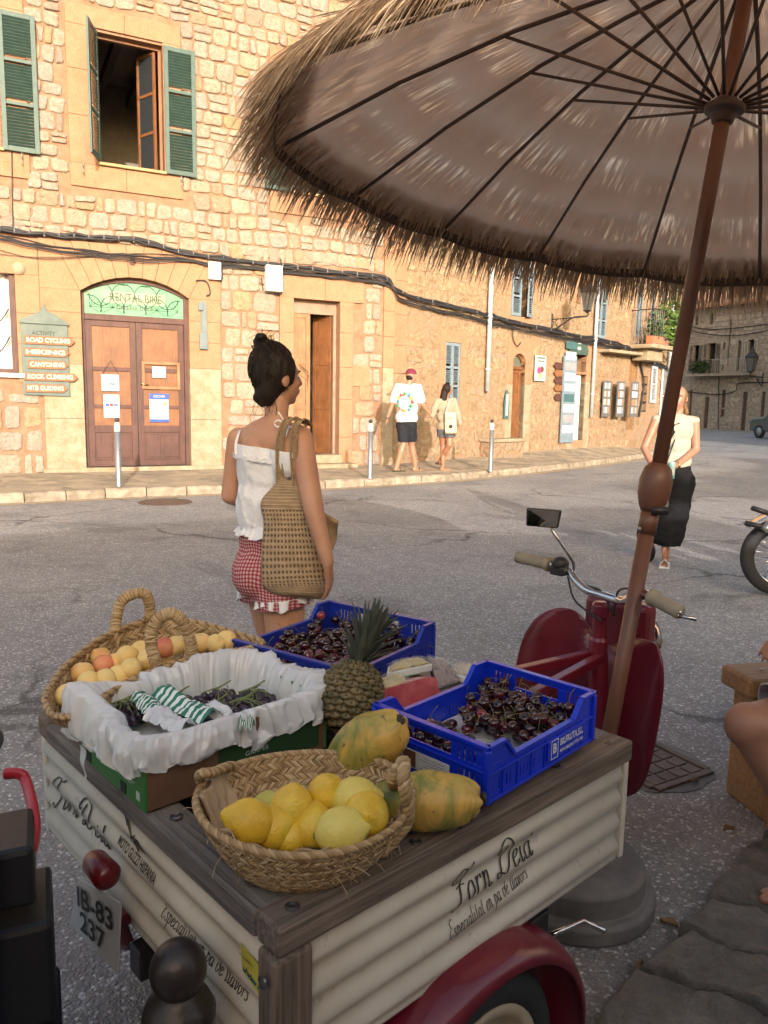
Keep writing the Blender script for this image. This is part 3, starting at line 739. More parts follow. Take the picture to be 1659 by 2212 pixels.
# junction boxes, bracket, cables on wall A / B
def wbox(name, label, px0, py0, px1, py1, dp=.12):
    a = wa(px0, py0); c = wa(px1, py1); w = c[0]-a[0]; h = a[1]-c[1]; P = mw(HA) @ Vector((a[0]+w/2, -.04, c[1]))
    t = thing(name, label, 'electrical box', P, rzA)
    MB().bb(-w/2, w/2, -dp, 0, 0, h).build('housing', M_WHITE, t, bevel=.012)
    MB().bb(-w/2+.02, w/2-.02, -dp-.006, -dp+.002, .03, h-.02).build('lid', M_WHITE, t, bevel=.004)
    return t, w, h, dp
wbox('junction_box', 'small white box hanging from the cables above the bracket', 447, 566, 474, 607, .09)
t, w, h, dp = wbox('meter_box', 'larger white box with a triangle mark beside the house door', 569, 574, 604, 633, .14)
q = MB(); zc = h*.55
for a, c in (((-.05, zc-.04), (0, zc+.05)), ((0, zc+.05), (.05, zc-.04)), ((.05, zc-.04), (-.05, zc-.04))): q.bar((a[0], -dp-.008, a[1]), (c[0], -dp-.008, c[1]), .003, .006)
q.build('warning_mark', M_GREYINK, t)
a = wa(432, 652); c = wa(449, 756); P = mw(HA) @ Vector((a[0], -.04, c[1]))
t = thing('sign_bracket', 'narrow blue grey board fixed right of the bicycle shop door', 'bracket', P, rzA); w = wa(449, 652)[0]-a[0]; h = a[1]-c[1]
MB().bb(0, w*.72, -.03, 0, 0, h).build('board', mat('blue_grey_paint', (.11, .16, .18), .6, (.15, .19, .19), ns=9), t, bevel=.004)
MB().bb(-.04, w*.75, -.07, -.03, 0, .28).bb(-.05, .04, -.06, -.03, h-.16, h-.02).build('clamp', MC['blue_grey_paint'], t, bevel=.01)
# ================================================================ HOUSE B (mortar washed, pale blue shutters)
rzB = math.pi/2-AB
HB = thing('village_house', 'long ochre mortar-washed house with pale blue shutters further along the street', 'house', (PB[0], PB[1], 0), rzB)
LB = wb(1447, 700)[0]
def win(px0, px1, pt, pb): # returns s0,s1,z0,z1 from pixels
    a = wb(px0, pt); c = wb(px1, pb); return (wb(px0, (pt+pb)/2)[0], wb(px1, (pt+pb)/2)[0], c[1], a[1])
BW = {'low': win(961, 993, 738, 874), 'up': win(1104, 1150, 555, 688), 'lamp': win(1250, 1264, 600, 640), 'm3': win(1288, 1312, 600, 732),
      'b1': win(1376, 1388, 610, 728), 'b2': win(1408, 1415, 620, 700), 'b3': win(1428, 1436, 630, 708)}
DB = win(1104, 1131, 762, 968); DPub = win(1238, 1262, 762, 950); DY = win(1358, 1374, 745, 928); WY = win(1385, 1398, 812, 890)
holes = [BW[k] for k in BW]+[DB, DPub, DY, WY]
b = MB(); wall_panel(b, 0, LB, -.2, 8.2, holes, .3); b.build('wall', M_WASH, HB)
b = MB()
def keepr(s, z): return (1.0 < z < 1.0+.0*s) or noise.noise(Vector((s*.5, z*.6, 4))) > -.30
rubble(b, 0, LB, .2, 8.0, [(h[0]-.12, h[1]+.12, h[2]-.12, h[3]+.12) for h in holes], w=(.3, .55), h=(.26, .4), relief=.012, gap=.04, seed=21, jit=.09, keep=keepr)
b.build('stonework', mat('smeared_stone', (.345, .275, .18), .95, (.25, .16, .09), ns=9, bmp=1.0, bs=22, island=.15, bd=.03, spec=.15), HB)
b = MB()
for k, h in BW.items():
    if k in ('low', 'up', 'lamp'):
        b = MB(); blocks(b, h[0]-.2, h[0], h[2]-.2, h[3]+.25, -.02, .2, 'z', .6); blocks(b, h[1], h[1]+.2, h[2]-.2, h[3]+.25, -.02, .2, 'z', .6)
        blocks(b, h[0], h[1], h[3], h[3]+.25, -.02, .2, 'x', .6); blocks(b, h[0], h[1], h[2]-.2, h[2], -.02, .2, 'x', .6); b.build('window_surround', M_SAND, HB, bevel=.005)
b = MB(); blocks(b, .0, .34, 2.0, 8.0, -.025, .1, 'z', .6); b.build('corner_stones', M_SAND, HB, bevel=.005)
for h in (DB, DPub):
    b = MB(); blocks(b, h[0]-.22, h[0], h[2]+1.55, h[3]+.35, -.02, .2, 'z', .5); blocks(b, h[1], h[1]+.24, h[2]+1.55, h[3]+.35, -.02, .2, 'z', .5); b.bb(h[0], h[1], -.02, .18, h[3], h[3]+.35); b.build('door_surround', M_SAND, HB, bevel=.005)
for h in (DB, DPub):
    b = MB(); blocks(b, h[0]-.24, h[0], .1, h[2]+1.55, -.03, .2, 'z', .8); b.build('plinth_stones', M_PALEST, HB, bevel=.008); b = MB(); blocks(b, h[1], h[1]+.26, .1, h[2]+1.55, -.03, .2, 'z', .8); b.build('plinth_stones', M_PALEST, HB, bevel=.008)
MB().bb(-.1, LB+.3, -.5, 6, 8.15, 8.3).build('roof', MC['terracotta_roof'], HB)
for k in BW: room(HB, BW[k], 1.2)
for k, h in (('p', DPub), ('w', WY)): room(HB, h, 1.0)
for k in ('low', 'm3', 'b1', 'b2', 'b3'):
    h = BW[k]; m_ = (h[0]+h[1])/2; rr = (.3, .6) if k in ('low', 'm3') else (.5,)
    louvre(HB, h[0], m_-.004, h[2], h[3], M_BSHUT, y=.02, rails=rr); louvre(HB, m_+.004, h[1], h[2], h[3], M_BSHUT, y=.02, rails=rr)
h = BW['up']; w = (h[1]-h[0])*.44
louvre(HB, h[0], h[0]+w, h[2], h[3], M_BSHUT, y=-.03); 
o = louvre(HB, 0, w, 0, h[3]-h[2], M_BSHUT, y=0); o.location = (h[1], -.02, h[2]); o.rotation_euler = (0, 0, R(-160))
h = BW['lamp']; b = MB(); b.bb(h[0], h[1], .1, .14, h[2], h[3]).build('shutter', mat('grey_wood_panel', (.3, .28, .26), .7), HB); 
# arched door of B
b = MB(); h = DB; zt2 = wb(1116, 795)[1]; ap = archpts(h[0], h[1], h[3]-.35, h[3], 10); sp = MB()
fr = MB()
for i in range(10):   # spandrel filling above the arch
    v = []
    for dy in (-.018, .12): v += [(ap[i][0], dy, ap[i][1]), (ap[i+1][0], dy, ap[i+1][1]), (ap[i+1][0], dy, h[3]+.01), (ap[i][0], dy, h[3]+.01)]
    sp.add(v, [(0, 1, 2, 3), (7, 6, 5, 4), (0, 4, 5, 1)])
sp.build('arch_spandrel', M_SAND, HB)
leafdoor(HB, h[0], h[1], h[2], zt2-.03, M_WOODM, .12, panels=4)
fr.bb(h[0], h[1], .08, .16, zt2-.03, zt2+.04); fr.tube([(p[0], .1, p[1]-.02) for p in ap], .03, 6).build('transom_bar', M_WOODM, HB)
MB().bb(h[0], h[1], .13, .14, zt2, h[3]).build('transom_glass', mat('dusty_glass', (.16, .17, .13), .15, (.1, .11, .09), ns=2), HB)
# pub door
h = DPub; MB().bb(h[0]+.02, h[1]-(h[1]-h[0])*.35, .02, .06, h[2], h[3]-.5).build('door_leaf', mat('white_painted_door', (.72, .70, .68), .6), HB)
MB().bb(h[0], h[1], -.06, .1, h[3]-.55, h[3]-.48).build('door_hood', mat('brown_hood', (.3, .16, .08), .7), HB)
leafdoor(HB, DY[0], DY[1], DY[2], DY[3]-.4, wood('ochre_door', (.30, .18, .08), (.2, .11, .05), 'z'), .05, panels=5)
h = WY; b = MB()
for i in range(4): b.bb(h[0], h[1], .02, .05, h[2]+(h[3]-h[2])*i/4, h[2]+(h[3]-h[2])*i/4+.05)
b.each('window_bar', M_BLACKM, HB)
for k, (pa, pb_, pt, pbm) in enumerate(((1403, 1415, 790, 870), (1424, 1438, 790, 920))):
    h = win(pa, pb_, pt, pbm); louvre(HB, h[0], h[1], h[2], h[3], mat('white_blue_shutter', (.5, .56, .6), .6), y=-.05, rails=(.5,))
# things on walls
def onB(px, py, y=0): s, z = wb(px, py); return mw(HB) @ Vector((s, y, z))
def onA(px, py, y=0): s, z = wa(px, py); return mw(HA) @ Vector((s, y, z))
def cab(mb, pts, r, n=6, seg=6, jig=0, y=-.07):
    P = []
    for p in smooth_pts([Vector((a, b, 0)) for a, b in pts], seg):
        q = onA(p.x, p.y, y) if p.x < 845 else onB(p.x, p.y, y)
        if jig: q.z += jig*noise.noise(q*3+Vector((r*900, 0, 0))); q += Vector((.45, -.89, 0))*jig*.4*noise.noise(q*5)
        P.append(q)
    mb.tube(P, r, n); return P
ct = thing('cable_bundle', 'black cable bundles strung along both house fronts above the doors', 'cables', onA(300, 540))
main = [(-60, 489), (0, 494), (60, 501), (130, 508), (200, 512), (270, 514), (330, 526), (400, 545), (480, 559), (560, 566), (640, 576), (760, 590), (832, 600), (850, 624), (900, 645), (1000, 667), (1080, 688), (1200, 715), (1340, 745), (1368, 765), (1440, 795)]
b = MB()
for dy, r in ((0, .026), (6, .018), (3, .02)): cab(b, [(x, y+dy) for x, y in main], r, 6, 8, .05, y=-.08-dy*.004)
b.build('thick_bundle', M_CABLE, ct, smooth=True, world=True)
low = [(-60, 495), (0, 508), (60, 520), (150, 536), (290, 551), (400, 562), (480, 572), (560, 578), (640, 588), (760, 602), (836, 612), (858, 642), (920, 662), (1000, 680), (1080, 700), (1200, 724), (1340, 752)]
b = MB()
for k in range(5):
    cab(b, [(x, y+k*3.5*(1 if x < 300 else .5)+random.uniform(-1, 1)) for x, y in low], .009+.004*(k == 1), 5, 5, .04, y=-.06-.01*k)
cab(b, [(-40, 545), (60, 556), (170, 556), (290, 549), (420, 553)], .005, 4); cab(b, [(-40, 530), (80, 560), (200, 556), (340, 550), (460, 572)], .005, 4)
cab(b, [(25, 320), (26, 420), (28, 500)], .008, 4)
cab(b, [(421, 607), (440, 607), (449, 618), (452, 635), (444, 640)], .012, 5); cab(b, [(475, 560), (478, 600), (470, 607), (462, 600)], .012, 5)
cab(b, [(604, 560), (607, 630), (590, 635)], .01, 5); cab(b, [(566, 630), (562, 600)], .008, 4)
cab(b, [(1045, 690), (1068, 708), (1080, 690)], .01, 4); cab(b, [(1105, 700), (1103, 730), (1112, 748), (1120, 740)], .012, 4)
cab(b, [(1430, 730), (1400, 735), (1378, 765), (1386, 830), (1376, 900)], .03, 5)
b.build('thin_cables', M_CABLE, ct, smooth=True, world=True)
b = MB()
for k in range(46):
    x = k*32; i = max(j for j in range(len(main)-1) if main[j][0] <= x or j == 0); t = (x-main[i][0])/(main[i+1][0]-main[i][0]); y = main[i][1]+t*(main[i+1][1]-main[i][1])
    q = (onA if x < 845 else onB)(x, y+3, -.09); b.box(q, (.018, .05, .085))
b.each('cable_clip', mat('dull_clip', (.16, .16, .16), .7), ct, world=True)
# activity sign
a = wa(43, 690); c = wa(150, 857); P = mw(HA) @ Vector((a[0], -.045, c[1])); w = wa(148, 780)[0]-a[0]; h = a[1]-c[1]
t = thing('activity_sign', 'grey green signboard reading ACTIVITY with five wooden arrows', 'sign', P, rzA)
M_SIGN = mat('grey_green_sign_paint', (.085, .12, .11), .6, (.12, .155, .14), ns=6)
poly = [(0, .02), (w, 0), (w, h*.985), (w*.98, h*1.0), (w*.72, h*1.09), (w*.58, h*1.12), (w*.5, h*1.22), (w*.42, h*1.12), (w*.28, h*1.07), (w*.1, h*1.02), (0, h)]
MB().prism(poly, .03, M4((1, 0, 0), (0, 0, 1), (0, -1, 0), (0, 0, 0))).build('board', M_SIGN, t, bevel=.006)
MB().bb(-.02, w+.02, -.06, -.03, h*.95, h*.975).build('moulding', M_SIGN, t, bevel=.005)
q = MB(); put_text(q, 'ACTIVITY', .095, M4((1, 0, 0), (0, 0, 1), (0, -1, 0), (w*.48, -.033, h*.83)), width=w*.5); q.build('lettering', M_BLACK, t)
M_ARR = wood('arrow_board_wood', (.26, .12, .05), (.17, .07, .03), 'x')
for tx_, py, x0, x1 in (('ROAD CYCLING', 734, 50, 161), ('HIKING', 760, 50, 150), ('CANYONING', 787, 60, 148), ('ROCK CLIMBING', 813, 52, 168), ('MTB GUIDING', 838, 54, 146)):
    s0_, z_ = wa(x0, py); s1_ = wa(x1, py)[0]; s0_ -= a[0]; s1_ -= a[0]; z_ -= c[1]; hh = .068
    poly = [(s0_, z_-hh), (s1_-.07, z_-hh), (s1_, z_), (s1_-.07, z_+hh), (s0_+.01, z_+hh)]
    o = MB().prism(poly, .02, M4((1, 0, 0), (0, 0, 1), (0, -1, 0), (0, -.034, 0))).build('arrow_board', M_ARR, t, bevel=.004)
    q = MB(); put_text(q, tx_, .10, M4((1, 0, 0), (0, 0, 1), (0, -1, 0), ((s0_+s1_)/2-.02, -.0565, z_)), width=(s1_-s0_)*.84, offset=.004); q.build('lettering', mat('cream_paint', (.60, .53, .42), .7), o)
# bollards
def bollard(px, py, label, first=None):
    c = Zp(px, py, .12)
    if first is None:
        t = thing('bollard', label, 'bollard', c, 0, 'slim grey bollards along the kerb')
        MB().lathe([(.05, 0), (.047, .01), (.042, .03), (.040, .86), (.0, .86)], n=20).build('post', M_GREYMETAL, t, smooth=True)
        MB().lathe([(.041, .80), (.043, .805), (.043, .90), (.03, .93), (.012, .935), (0, .935)], n=20).build('reflective_band', M_WHITE, t, smooth=True)
        q = MB(); q.ell((0, 0, .965), (.034, .034, .034)); q.build('ball_top', M_BLACKM, t, smooth=True)
    else: t = copy_tree(first); t.location = c; t['label'] = label
    return t
B1 = bollard(257, 1051, 'slim grey bollard in front of the closed bicycle shop door')
bollard(799, 1034, 'slim grey bollard just left of the walking couple', B1); bollard(1059, 1018, 'slim grey bollard in front of the stone bench', B1)
# stone bench, signs, lamp, balcony, pipes on B
c = onB(1046, 985, 0); s0_, s1_ = wb(1036, 975)[0], wb(1102, 970)[0]
t = thing('stone_bench', 'low stone bench built against the ochre house wall', 'bench', mw(HB) @ Vector((s0_, 0, .12)), rzB)
MB().bb(0, s1_-s0_-.0, -.42, 0, 0, .42).build('bench_base', M_WASH, t, bevel=.03); MB().bb(-.03, s1_-s0_+.03, -.46, 0, .42, .50).build('bench_top', M_PALEST, t, bevel=.02)
def flatsign(name, label, px0, py0, px1, py1, m, y=-.05, kids=(), arch=False, th=.02):
    s0_, z1_ = wb(px0, py0); s1_, z0_ = wb(px1, py1); w = s1_-s0_; h = z1_-z0_
    t = thing(name, label, 'sign', mw(HB) @ Vector((s0_, y, z0_)), rzB)
    if arch: poly = [(0, 0), (w, 0)]+[(w/2+w/2*math.cos(a*math.pi/12), h*.35+h*.65*math.sin(a*math.pi/12)) for a in range(13)]
    else: poly = [(0, 0), (w, 0), (w, h), (0, h)]
    MB().prism(poly, th, M4((1, 0, 0), (0, 0, 1), (0, -1, 0), (0, 0, 0))).build('board', m, t, bevel=.004)
    for (kind, m2, *r) in kids:
        q = MB()
        if kind == 'e': q.ell((r[0]*w, -th-.004, r[1]*h), (r[2]*w, .004, r[3]*h))
        elif kind == 'r': q.bb(r[0]*w, r[1]*w, -th-.006, -th-.001, r[2]*h, r[3]*h)
        elif kind == 't': put_text(q, r[0], r[3]*h, M4((1, 0, 0), (0, 0, 1), (0, -1, 0), (r[1]*w, -th-.004, r[2]*h)), width=r[4]*w)
        elif kind == 'c': q.prism([(r[0]*w-.05*w, r[1]*h), (r[0]*w+.05*w, r[1]*h), (r[0]*w+.16*w, r[2]*h), (r[0]*w-.16*w, r[2]*h)], .004, M4((1, 0, 0), (0, 0, 1), (0, -1, 0), (0, -th-.002, 0)))
        q.build('picture' if kind != 't' else 'lettering', m2, t)
    return t
M_PINK = mat('pink_print', (.75, .06, .2), .7); M_CONE = mat('cone_print', (.6, .35, .15), .7); M_CHOC = mat('chocolate_print', (.16, .06, .03), .7)
flatsign('ice_cream_sign', 'pale blue sign with a pink and brown ice cream cone beside the arched door', 1152, 767, 1173, 824, mat('pale_blue_sign', (.36, .46, .46), .6), kids=[('c', M_CONE, .45, .05, .3), ('e', M_PINK, .38, .42, .2, .13), ('e', M_CHOC, .62, .46, .18, .12), ('r', M_SIGN, .15, .85, .88, .93), ('r', M_SIGN, .2, .8, .76, .80)])
flatsign('menu_board', 'narrow dark teal board left of the arched brown door', 1086, 842, 1094, 904, mat('dark_teal_paint', (.06, .14, .15), .5), kids=[('r', MC['pale_blue_sign'], .25, .75, .1, .85)], arch=True)
flatsign('arched_sign', 'dark green arched sign over the white shop door', 1226, 732, 1266, 768, mat('dark_sign_green', (.06, .11, .09), .5), kids=[('e', M_PAPER, .5, .42, .1, .12), ('r', M_PAPER, .42, .58, .72, .8)], arch=True)
s0_, z1_ = wb(1213, 768); s1_, z0_ = wb(1231, 955)
t = thing('sticker_panel', 'tall blue door panel covered with stickers left of the white shop door', 'panel', mw(HB) @ Vector((s0_, -.06, z0_)), rzB)
b = MB().bb(0, s1_-s0_, -.03, .0, 0, z1_-z0_).build('board', M_BSHUT, t)
for k in range(9):
    MB().bb(.06, (s1_-s0_)-.06, -.036, -.031, .25+k*.27, .25+k*.27+.2).build('sticker', [M_PAPER, M_GREYINK, M_PAPER, MC['dark_teal_paint'], M_PBLUE][k % 5], t)
for k, py in enumerate((790, 806, 822, 838, 858)):
    s_, z_ = wb(1198, py); t = thing('arrow_sign', ['topmost', 'second', 'third', 'fourth', 'lowest'][k]+' small wooden arrow sign in the column beside the sticker panel', 'sign', mw(HB) @ Vector((s_, -.03, z_)), rzB, 'small wooden arrow signs')
    MB().prism([(-.1, 0), (.0, -.09), (.45, -.07), (.45, .07), (.0, .09)], .03, M4((1, 0, 0), (0, 0, 1), (0, -1, 0), (0, 0, 0))).build('arrow_board', [M_WOODD, M_ARR][k % 2], t)
# shop display: boards of postcards
s0_, z1_ = wb(1296, 822); s1_, z0_ = wb(1350, 900)
for k in range(3):
    x0 = s0_+(s1_-s0_)*(k/3); x1 = s0_+(s1_-s0_)*((k+.85)/3)
    t = thing('postcard_rack', ['left', 'middle', 'right'][k]+' rack of postcards standing against the shop front', 'display rack', mw(HB) @ Vector((x0, -.10-.15*k, z0_)), rzB, 'postcard racks by the shop')
    MB().bb(0, x1-x0, -.02, 0, 0, z1_-z0_).build('board', mat('dark_grid', (.13, .13, .13), .6), t)
    for i in range(4):
        for j in range(3):
            MB().bb(.05+j*(x1-x0-.1)/3, .05+(j+.8)*(x1-x0-.1)/3, -.03, -.021, .1+i*(z1_-z0_-.1)/4, .1+(i+.75)*(z1_-z0_-.1)/4).build('postcard', random.choice([M_PAPER, M_PBLUE, M_SAND, M_GREYINK, M_PAPER]), t)
s0_, z_ = wb(1293, 757); s1_, _ = wb(1378, 760)
t = thing('shop_ledge', 'thin stone ledge above the shop front', 'ledge', mw(HB) @ Vector((s0_, 0, z_)), rzB); MB().bb(0, s1_-s0_, -.35, 0, -.05, .03).build('ledge', M_PALEST, t, bevel=.01)
# street lamp on bracket
M_LG = mat('lantern_glass', (.10, .10, .09), .2, spec=.7)
def lantern(name, label, P, rz, k=1.0, arm=.75):
    t = thing(name, label, 'street lamp', P, rz)
    b = MB(); b.tube(smooth_pts([(0, 0, -.28*k), (0, -.18*k, -.22*k), (0, -arm*.6*k, 0), (0, -arm*k, .02), (0, -arm*k, .12*k)], 6), .018*k, 6)
    b.tube([(0, 0, 0), (0, -arm*k, .0)], .014*k, 6); b.bb(-.025*k, .025*k, -.02, 0, -.38*k, .14*k)
    for r_, cy, cz in ((.09, -.2, -.09), (.06, -.38, -.06)): b.tube([(0, cy*k+r_*k*math.cos(a*.5), cz*k+r_*k*math.sin(a*.5)) for a in range(13)], .009*k, 5)
    b.build('bracket', M_BLACKM, t, smooth=True)
    b = MB(); zb_ = .14*k; zt_ = .58*k; rb, rt = .10*k, .185*k
    for i in range(4):
        a = math.pi/4+i*math.pi/2; a2 = a+math.pi/2
        p = Vector((rb*math.cos(a), -arm*k+rb*math.sin(a), zb_)); q = Vector((rt*math.cos(a), -arm*k+rt*math.sin(a), zt_)); b.tube([p, q], .012*k, 4)
        for rr, zz in ((rb, zb_), (rt, zt_)): b.tube([(rr*math.cos(a), -arm*k+rr*math.sin(a), zz), (rr*math.cos(a2), -arm*k+rr*math.sin(a2), zz)], .014*k, 4)
    M = Matrix.Rotation(math.pi/4, 3, 'Z')
    b.lathe([(rt*1.18, zt_), (rt*1.1, zt_+.03*k), (rt*.5, zt_+.15*k), (.05*k, zt_+.2*k), (.05*k, zt_+.25*k), (.02*k, zt_+.29*k), (0, zt_+.33*k)], (0, -arm*k, 0), 4, M)
    b.lathe([(.02*k, zb_-.06*k), (.07*k, zb_), (rb, zb_)], (0, -arm*k, 0), 8); b.build('lantern_frame', M_BLACKM, t)
    b = MB(); b.lathe([(rb*.95, zb_+.01), (rt*.95, zt_-.01)], (0, -arm*k, 0), 4, M); b.build('lantern_glass', M_LG, t); return t
lp = lantern('wall_lantern', 'black wrought iron lantern on the ochre house wall', onB(1192, 690), rzB, 1.0, 1.0)
# balcony with plants
s0_, z_ = wb(1360, 752); s1_, _ = wb(1404, 752); P = mw(HB) @ Vector((s0_, 0, z_)); W = s1_-s0_
t = thing('balcony', 'small stone balcony with iron railing on the ochre house', 'balcony', P, rzB)
MB().bb(-.05, W+.05, -.75, 0, -.02, .10).bb(.15, W-.15, -.5, 0, -.35, -.02).build('balcony_slab', M_PALEST, t, bevel=.03)
b = MB(); 
for i in range(int(W/.11)+1): b.tube([(i*.11, -.7, .1), (i*.11, -.7, 1.05)], .008, 4)
for j in range(7): b.tube([(0, -.7+j*.11, .1), (0, -.7+j*.11, 1.05)], .008, 4).tube([(W, -.7+j*.11, .1), (W, -.7+j*.11, 1.05)], .008, 4)
b.tube([(0, 0, 1.05), (0, -.7, 1.05), (W, -.7, 1.05), (W, 0, 1.05)], .016, 5, cap=True); b.build('railing', M_BLACKM, t)
def leafy(mb, c, r, n, size, rnd, cols=3):
    for i in range(n):
        d = Vector((rnd.gauss(0, 1), rnd.gauss(0, 1), rnd.gauss(0, 1))).normalized(); rad = rnd.uniform(.35, 1)**.6
        k = 1+.35*noise.noise(d*2.1+Vector(c)*.7)
        p = Vector(c)+Vector((d.x*r[0], d.y*r[1], d.z*r[2]))*rad*k
        s = size*rnd.uniform(.6, 1.3); n1 = Vector((rnd.gauss(0, 1), rnd.gauss(0, 1), rnd.gauss(0, 1))).normalized(); x, y, _ = frame(n1)
        mb.add([p-x*s*.5, p-y*s*.3+n1*s*.06, p+x*s*.55, p+y*s*.3+n1*s*.06], [(0, 1, 2, 3)])
def leafmat(name, a, b_):
    m, nt, b = newmat(name); MC[name] = m; g = nt.nodes.new('ShaderNodeNewGeometry')
    c = ramp(nt, g.outputs['Random Per Island'], [(0, a), (1, b_)]); nt.links.new(c, b.inputs['Base Color']); b.inputs['Roughness'].default_value = .55
    t = N(nt, 'ShaderNodeBsdfTranslucent'); nt.links.new(c, t.inputs[0]); x = N(nt, 'ShaderNodeMixShader'); x.inputs[0].default_value = .3
    nt.links.new(b.outputs[0], x.inputs[1]); nt.links.new(t.outputs[0], x.inputs[2]); nt.links.new(x.outputs[0], nt.nodes['Material Output'].inputs[0]); return m
M_LEAF = leafmat('bright_foliage', (.06, .14, .025), (.13, .22, .04)); M_LEAFD = leafmat('dark_foliage', (.03, .07, .02), (.07, .12, .03))
rnd = random.Random(3)
pt = thing('potted_plant', 'big bright green bushy plant spilling over the balcony', 'plant', mw(t) @ Vector((W*.7, -.55, .1)), rzB)
b = MB(); leafy(b, (.15, -.15, .75), (.50, .35, .65), 420, .17, rnd); leafy(b, (.45, -.2, .25), (.35, .25, .5), 200, .15, rnd); leafy(b, (.75, -.2, -.05), (.3, .15, .12), 50, .14, rnd); b.build('foliage', M_LEAF, pt)
MB().bb(-.35, .35, -.1, .12, 0, .2).build('plant_trough', mat('terracotta', (.45, .16, .08), .8), pt, bevel=.01)
pt2 = thing('potted_plant', 'smaller dark green plant in a terracotta trough at the left of the balcony', 'plant', mw(t) @ Vector((W*.25, -.6, .1)), rzB)
b = MB(); leafy(b, (0, 0, .45), (.32, .2, .32), 150, .13, rnd); b.build('foliage', M_LEAFD, pt2); MB().bb(-.33, .33, -.1, .1, 0, .22).build('plant_trough', MC['terracotta'], pt2, bevel=.01)
def pipe(label, px0, py0, px1, py1, r=.055, m=None):
    a = onB(px0, py0, -.1); c = onB(px1, py1, -.1); a.x, a.y = c.x, c.y
    t = thing('drain_pipe', label, 'drainpipe', c); h = a.z-c.z
    MB().tube([(0, 0, 0), (0, 0, h)], r, 12).build('pipe', m or mat('pale_blue_grey_pipe', (.40, .44, .46), .5), t, smooth=True)
    b = MB()
    for k in range(3): b.lathe([(r*1.25, -.02), (r*1.25, .02)], (0, 0, h*(.15+.35*k)), 12)
    b.each('pipe_collar', m or MC['pale_blue_grey_pipe'], t)
pipe('pale blue drainpipe between the low shuttered window and the upper shutters', 1054, 520, 1045, 845)
pipe('pale grey drainpipe right of the green arched sign', 1284, 560, 1270, 900, .05); pipe('far grey drainpipe at the right end of the ochre house', 1443, 620, 1430, 930, .06)
# ================================================================ FAR HOUSE C (shaded grey stone)
AC = math.atan2(.52, -.85); PC = (21, 54)
def wc(px, py): return Pl(px, py, PC, AC)
HCo = thing('far_house', 'long grey stone house in shade at the end of the street', 'house', (PC[0], PC[1], 0), math.pi/2-AC)
def winc(px0, px1, pt, pb): my = (pt+pb)/2; return (wc(px0, my)[0], wc(px1, my)[0], wc(px1, pb)[1], wc(px0, pt)[1])
CW = [winc(1496, 1510, 746, 800), winc(1527, 1545, 742, 805), winc(1560, 1566, 740, 800), winc(1592, 1600, 736, 800), winc(1614, 1628, 734, 800), winc(1502, 1508, 682, 702), winc(1533, 1540, 677, 700)]
CD = [winc(1521, 1530, 858, 925), winc(1558, 1566, 842, 900), winc(1602, 1612, 846, 930), winc(1488, 1494, 842, 905), winc(1644, 1652, 846, 900)]
sC0, sC1 = wc(1478, 800)[0]-10, wc(1659, 800)[0]+10; zC = wc(1500, 668)[1]
b = MB(); wall_panel(b, sC0, sC1, -.1, zC, CW+CD, .3); b.build('wall', M_GREYWALL, HCo)
b = MB(); rubble(b, sC0+9, sC1-8, .1, zC, [(h[0]-.15, h[1]+.15, h[2]-.15, h[3]+.15) for h in CW+CD], w=(.45, .8), h=(.35, .5), relief=.03, gap=.03, seed=8, jit=.1); b.build('stonework', mat('grey_stone', (.40, .33, .26), .95, (.25, .2, .15), ns=5, island=.2, spec=.2), HCo)
b = MB(); b.add([(sC0, -.6, zC-.05), (sC1, -.6, zC-.05), (sC1, 6, zC+2.0), (sC0, 6, zC+2.0), (sC0, -.6, zC+.1), (sC1, -.6, zC+.1), (sC1, 6, zC+2.2), (sC0, 6, zC+2.2)], [(0, 1, 2, 3), (4, 7, 6, 5), (0, 4, 5, 1)]).build('roof', MC['terracotta_roof'], HCo)
M_OLDSH = mat('faded_brown_shutter', (.22, .18, .14), .7); 
for h in CW: room(HCo, h, .8)
for h in CD: room(HCo, h, .8); MB().bb(h[0]+.05, h[1]-.05, .08, .12, h[2], h[3]).build('door_leaf', M_WOODD, HCo)
for i, h in enumerate(CW[:5]):
    w = (h[1]-h[0])*.45; m_ = M_OLDSH if i < 2 else mat('pale_old_shutter', (.42, .38, .33), .7)
    louvre(HCo, h[0]-w, h[0], h[2], h[3], m_, rails=(.5,)); louvre(HCo, h[1], h[1]+w, h[2], h[3], m_, rails=(.5,))
def balc(px0, px1, pt, pb, label, m):
    s0_, zt_ = wc(px0, pt); s1_, zb_ = wc(px1, pb); W = s1_-s0_; P = mw(HCo) @ Vector((s0_, 0, zb_)); t = thing('balcony', label, 'balcony', P, math.pi/2-AC)
    MB().bb(-.05, W+.05, -.9, 0, -.15, 0).build('balcony_slab', M_GREYWALL, t); b = MB(); hh = zt_-zb_
    for i in range(int(W/.14)+1): b.tube([(i*.14, -.85, 0), (i*.14, -.85, hh)], .011, 3)
    for x in (0, W): 
        for j in range(6): b.tube([(x, -.85+j*.15, 0), (x, -.85+j*.15, hh)], .011, 3)
    b.tube([(0, 0, hh), (0, -.85, hh), (W, -.85, hh), (W, 0, hh)], .022, 4); b.build('railing', m, t)
    return t, W
t, W = balc(1506, 1550, 782, 808, 'far balcony hung with green plants', M_BLACKM); rnd = random.Random(5)
pt = thing('potted_plant', 'row of green plants along the far balcony railing', 'plant', mw(t) @ Vector((W/2, -.75, 0)), math.pi/2-AC)
b = MB(); leafy(b, (0, 0, .45), (W/2, .15, .4), 260, .25, rnd); b.build('foliage', M_LEAFD, pt)
balc(1553, 1634, 778, 806, 'long empty far balcony with pale railing', mat('pale_railing', (.32, .3, .28), .6))
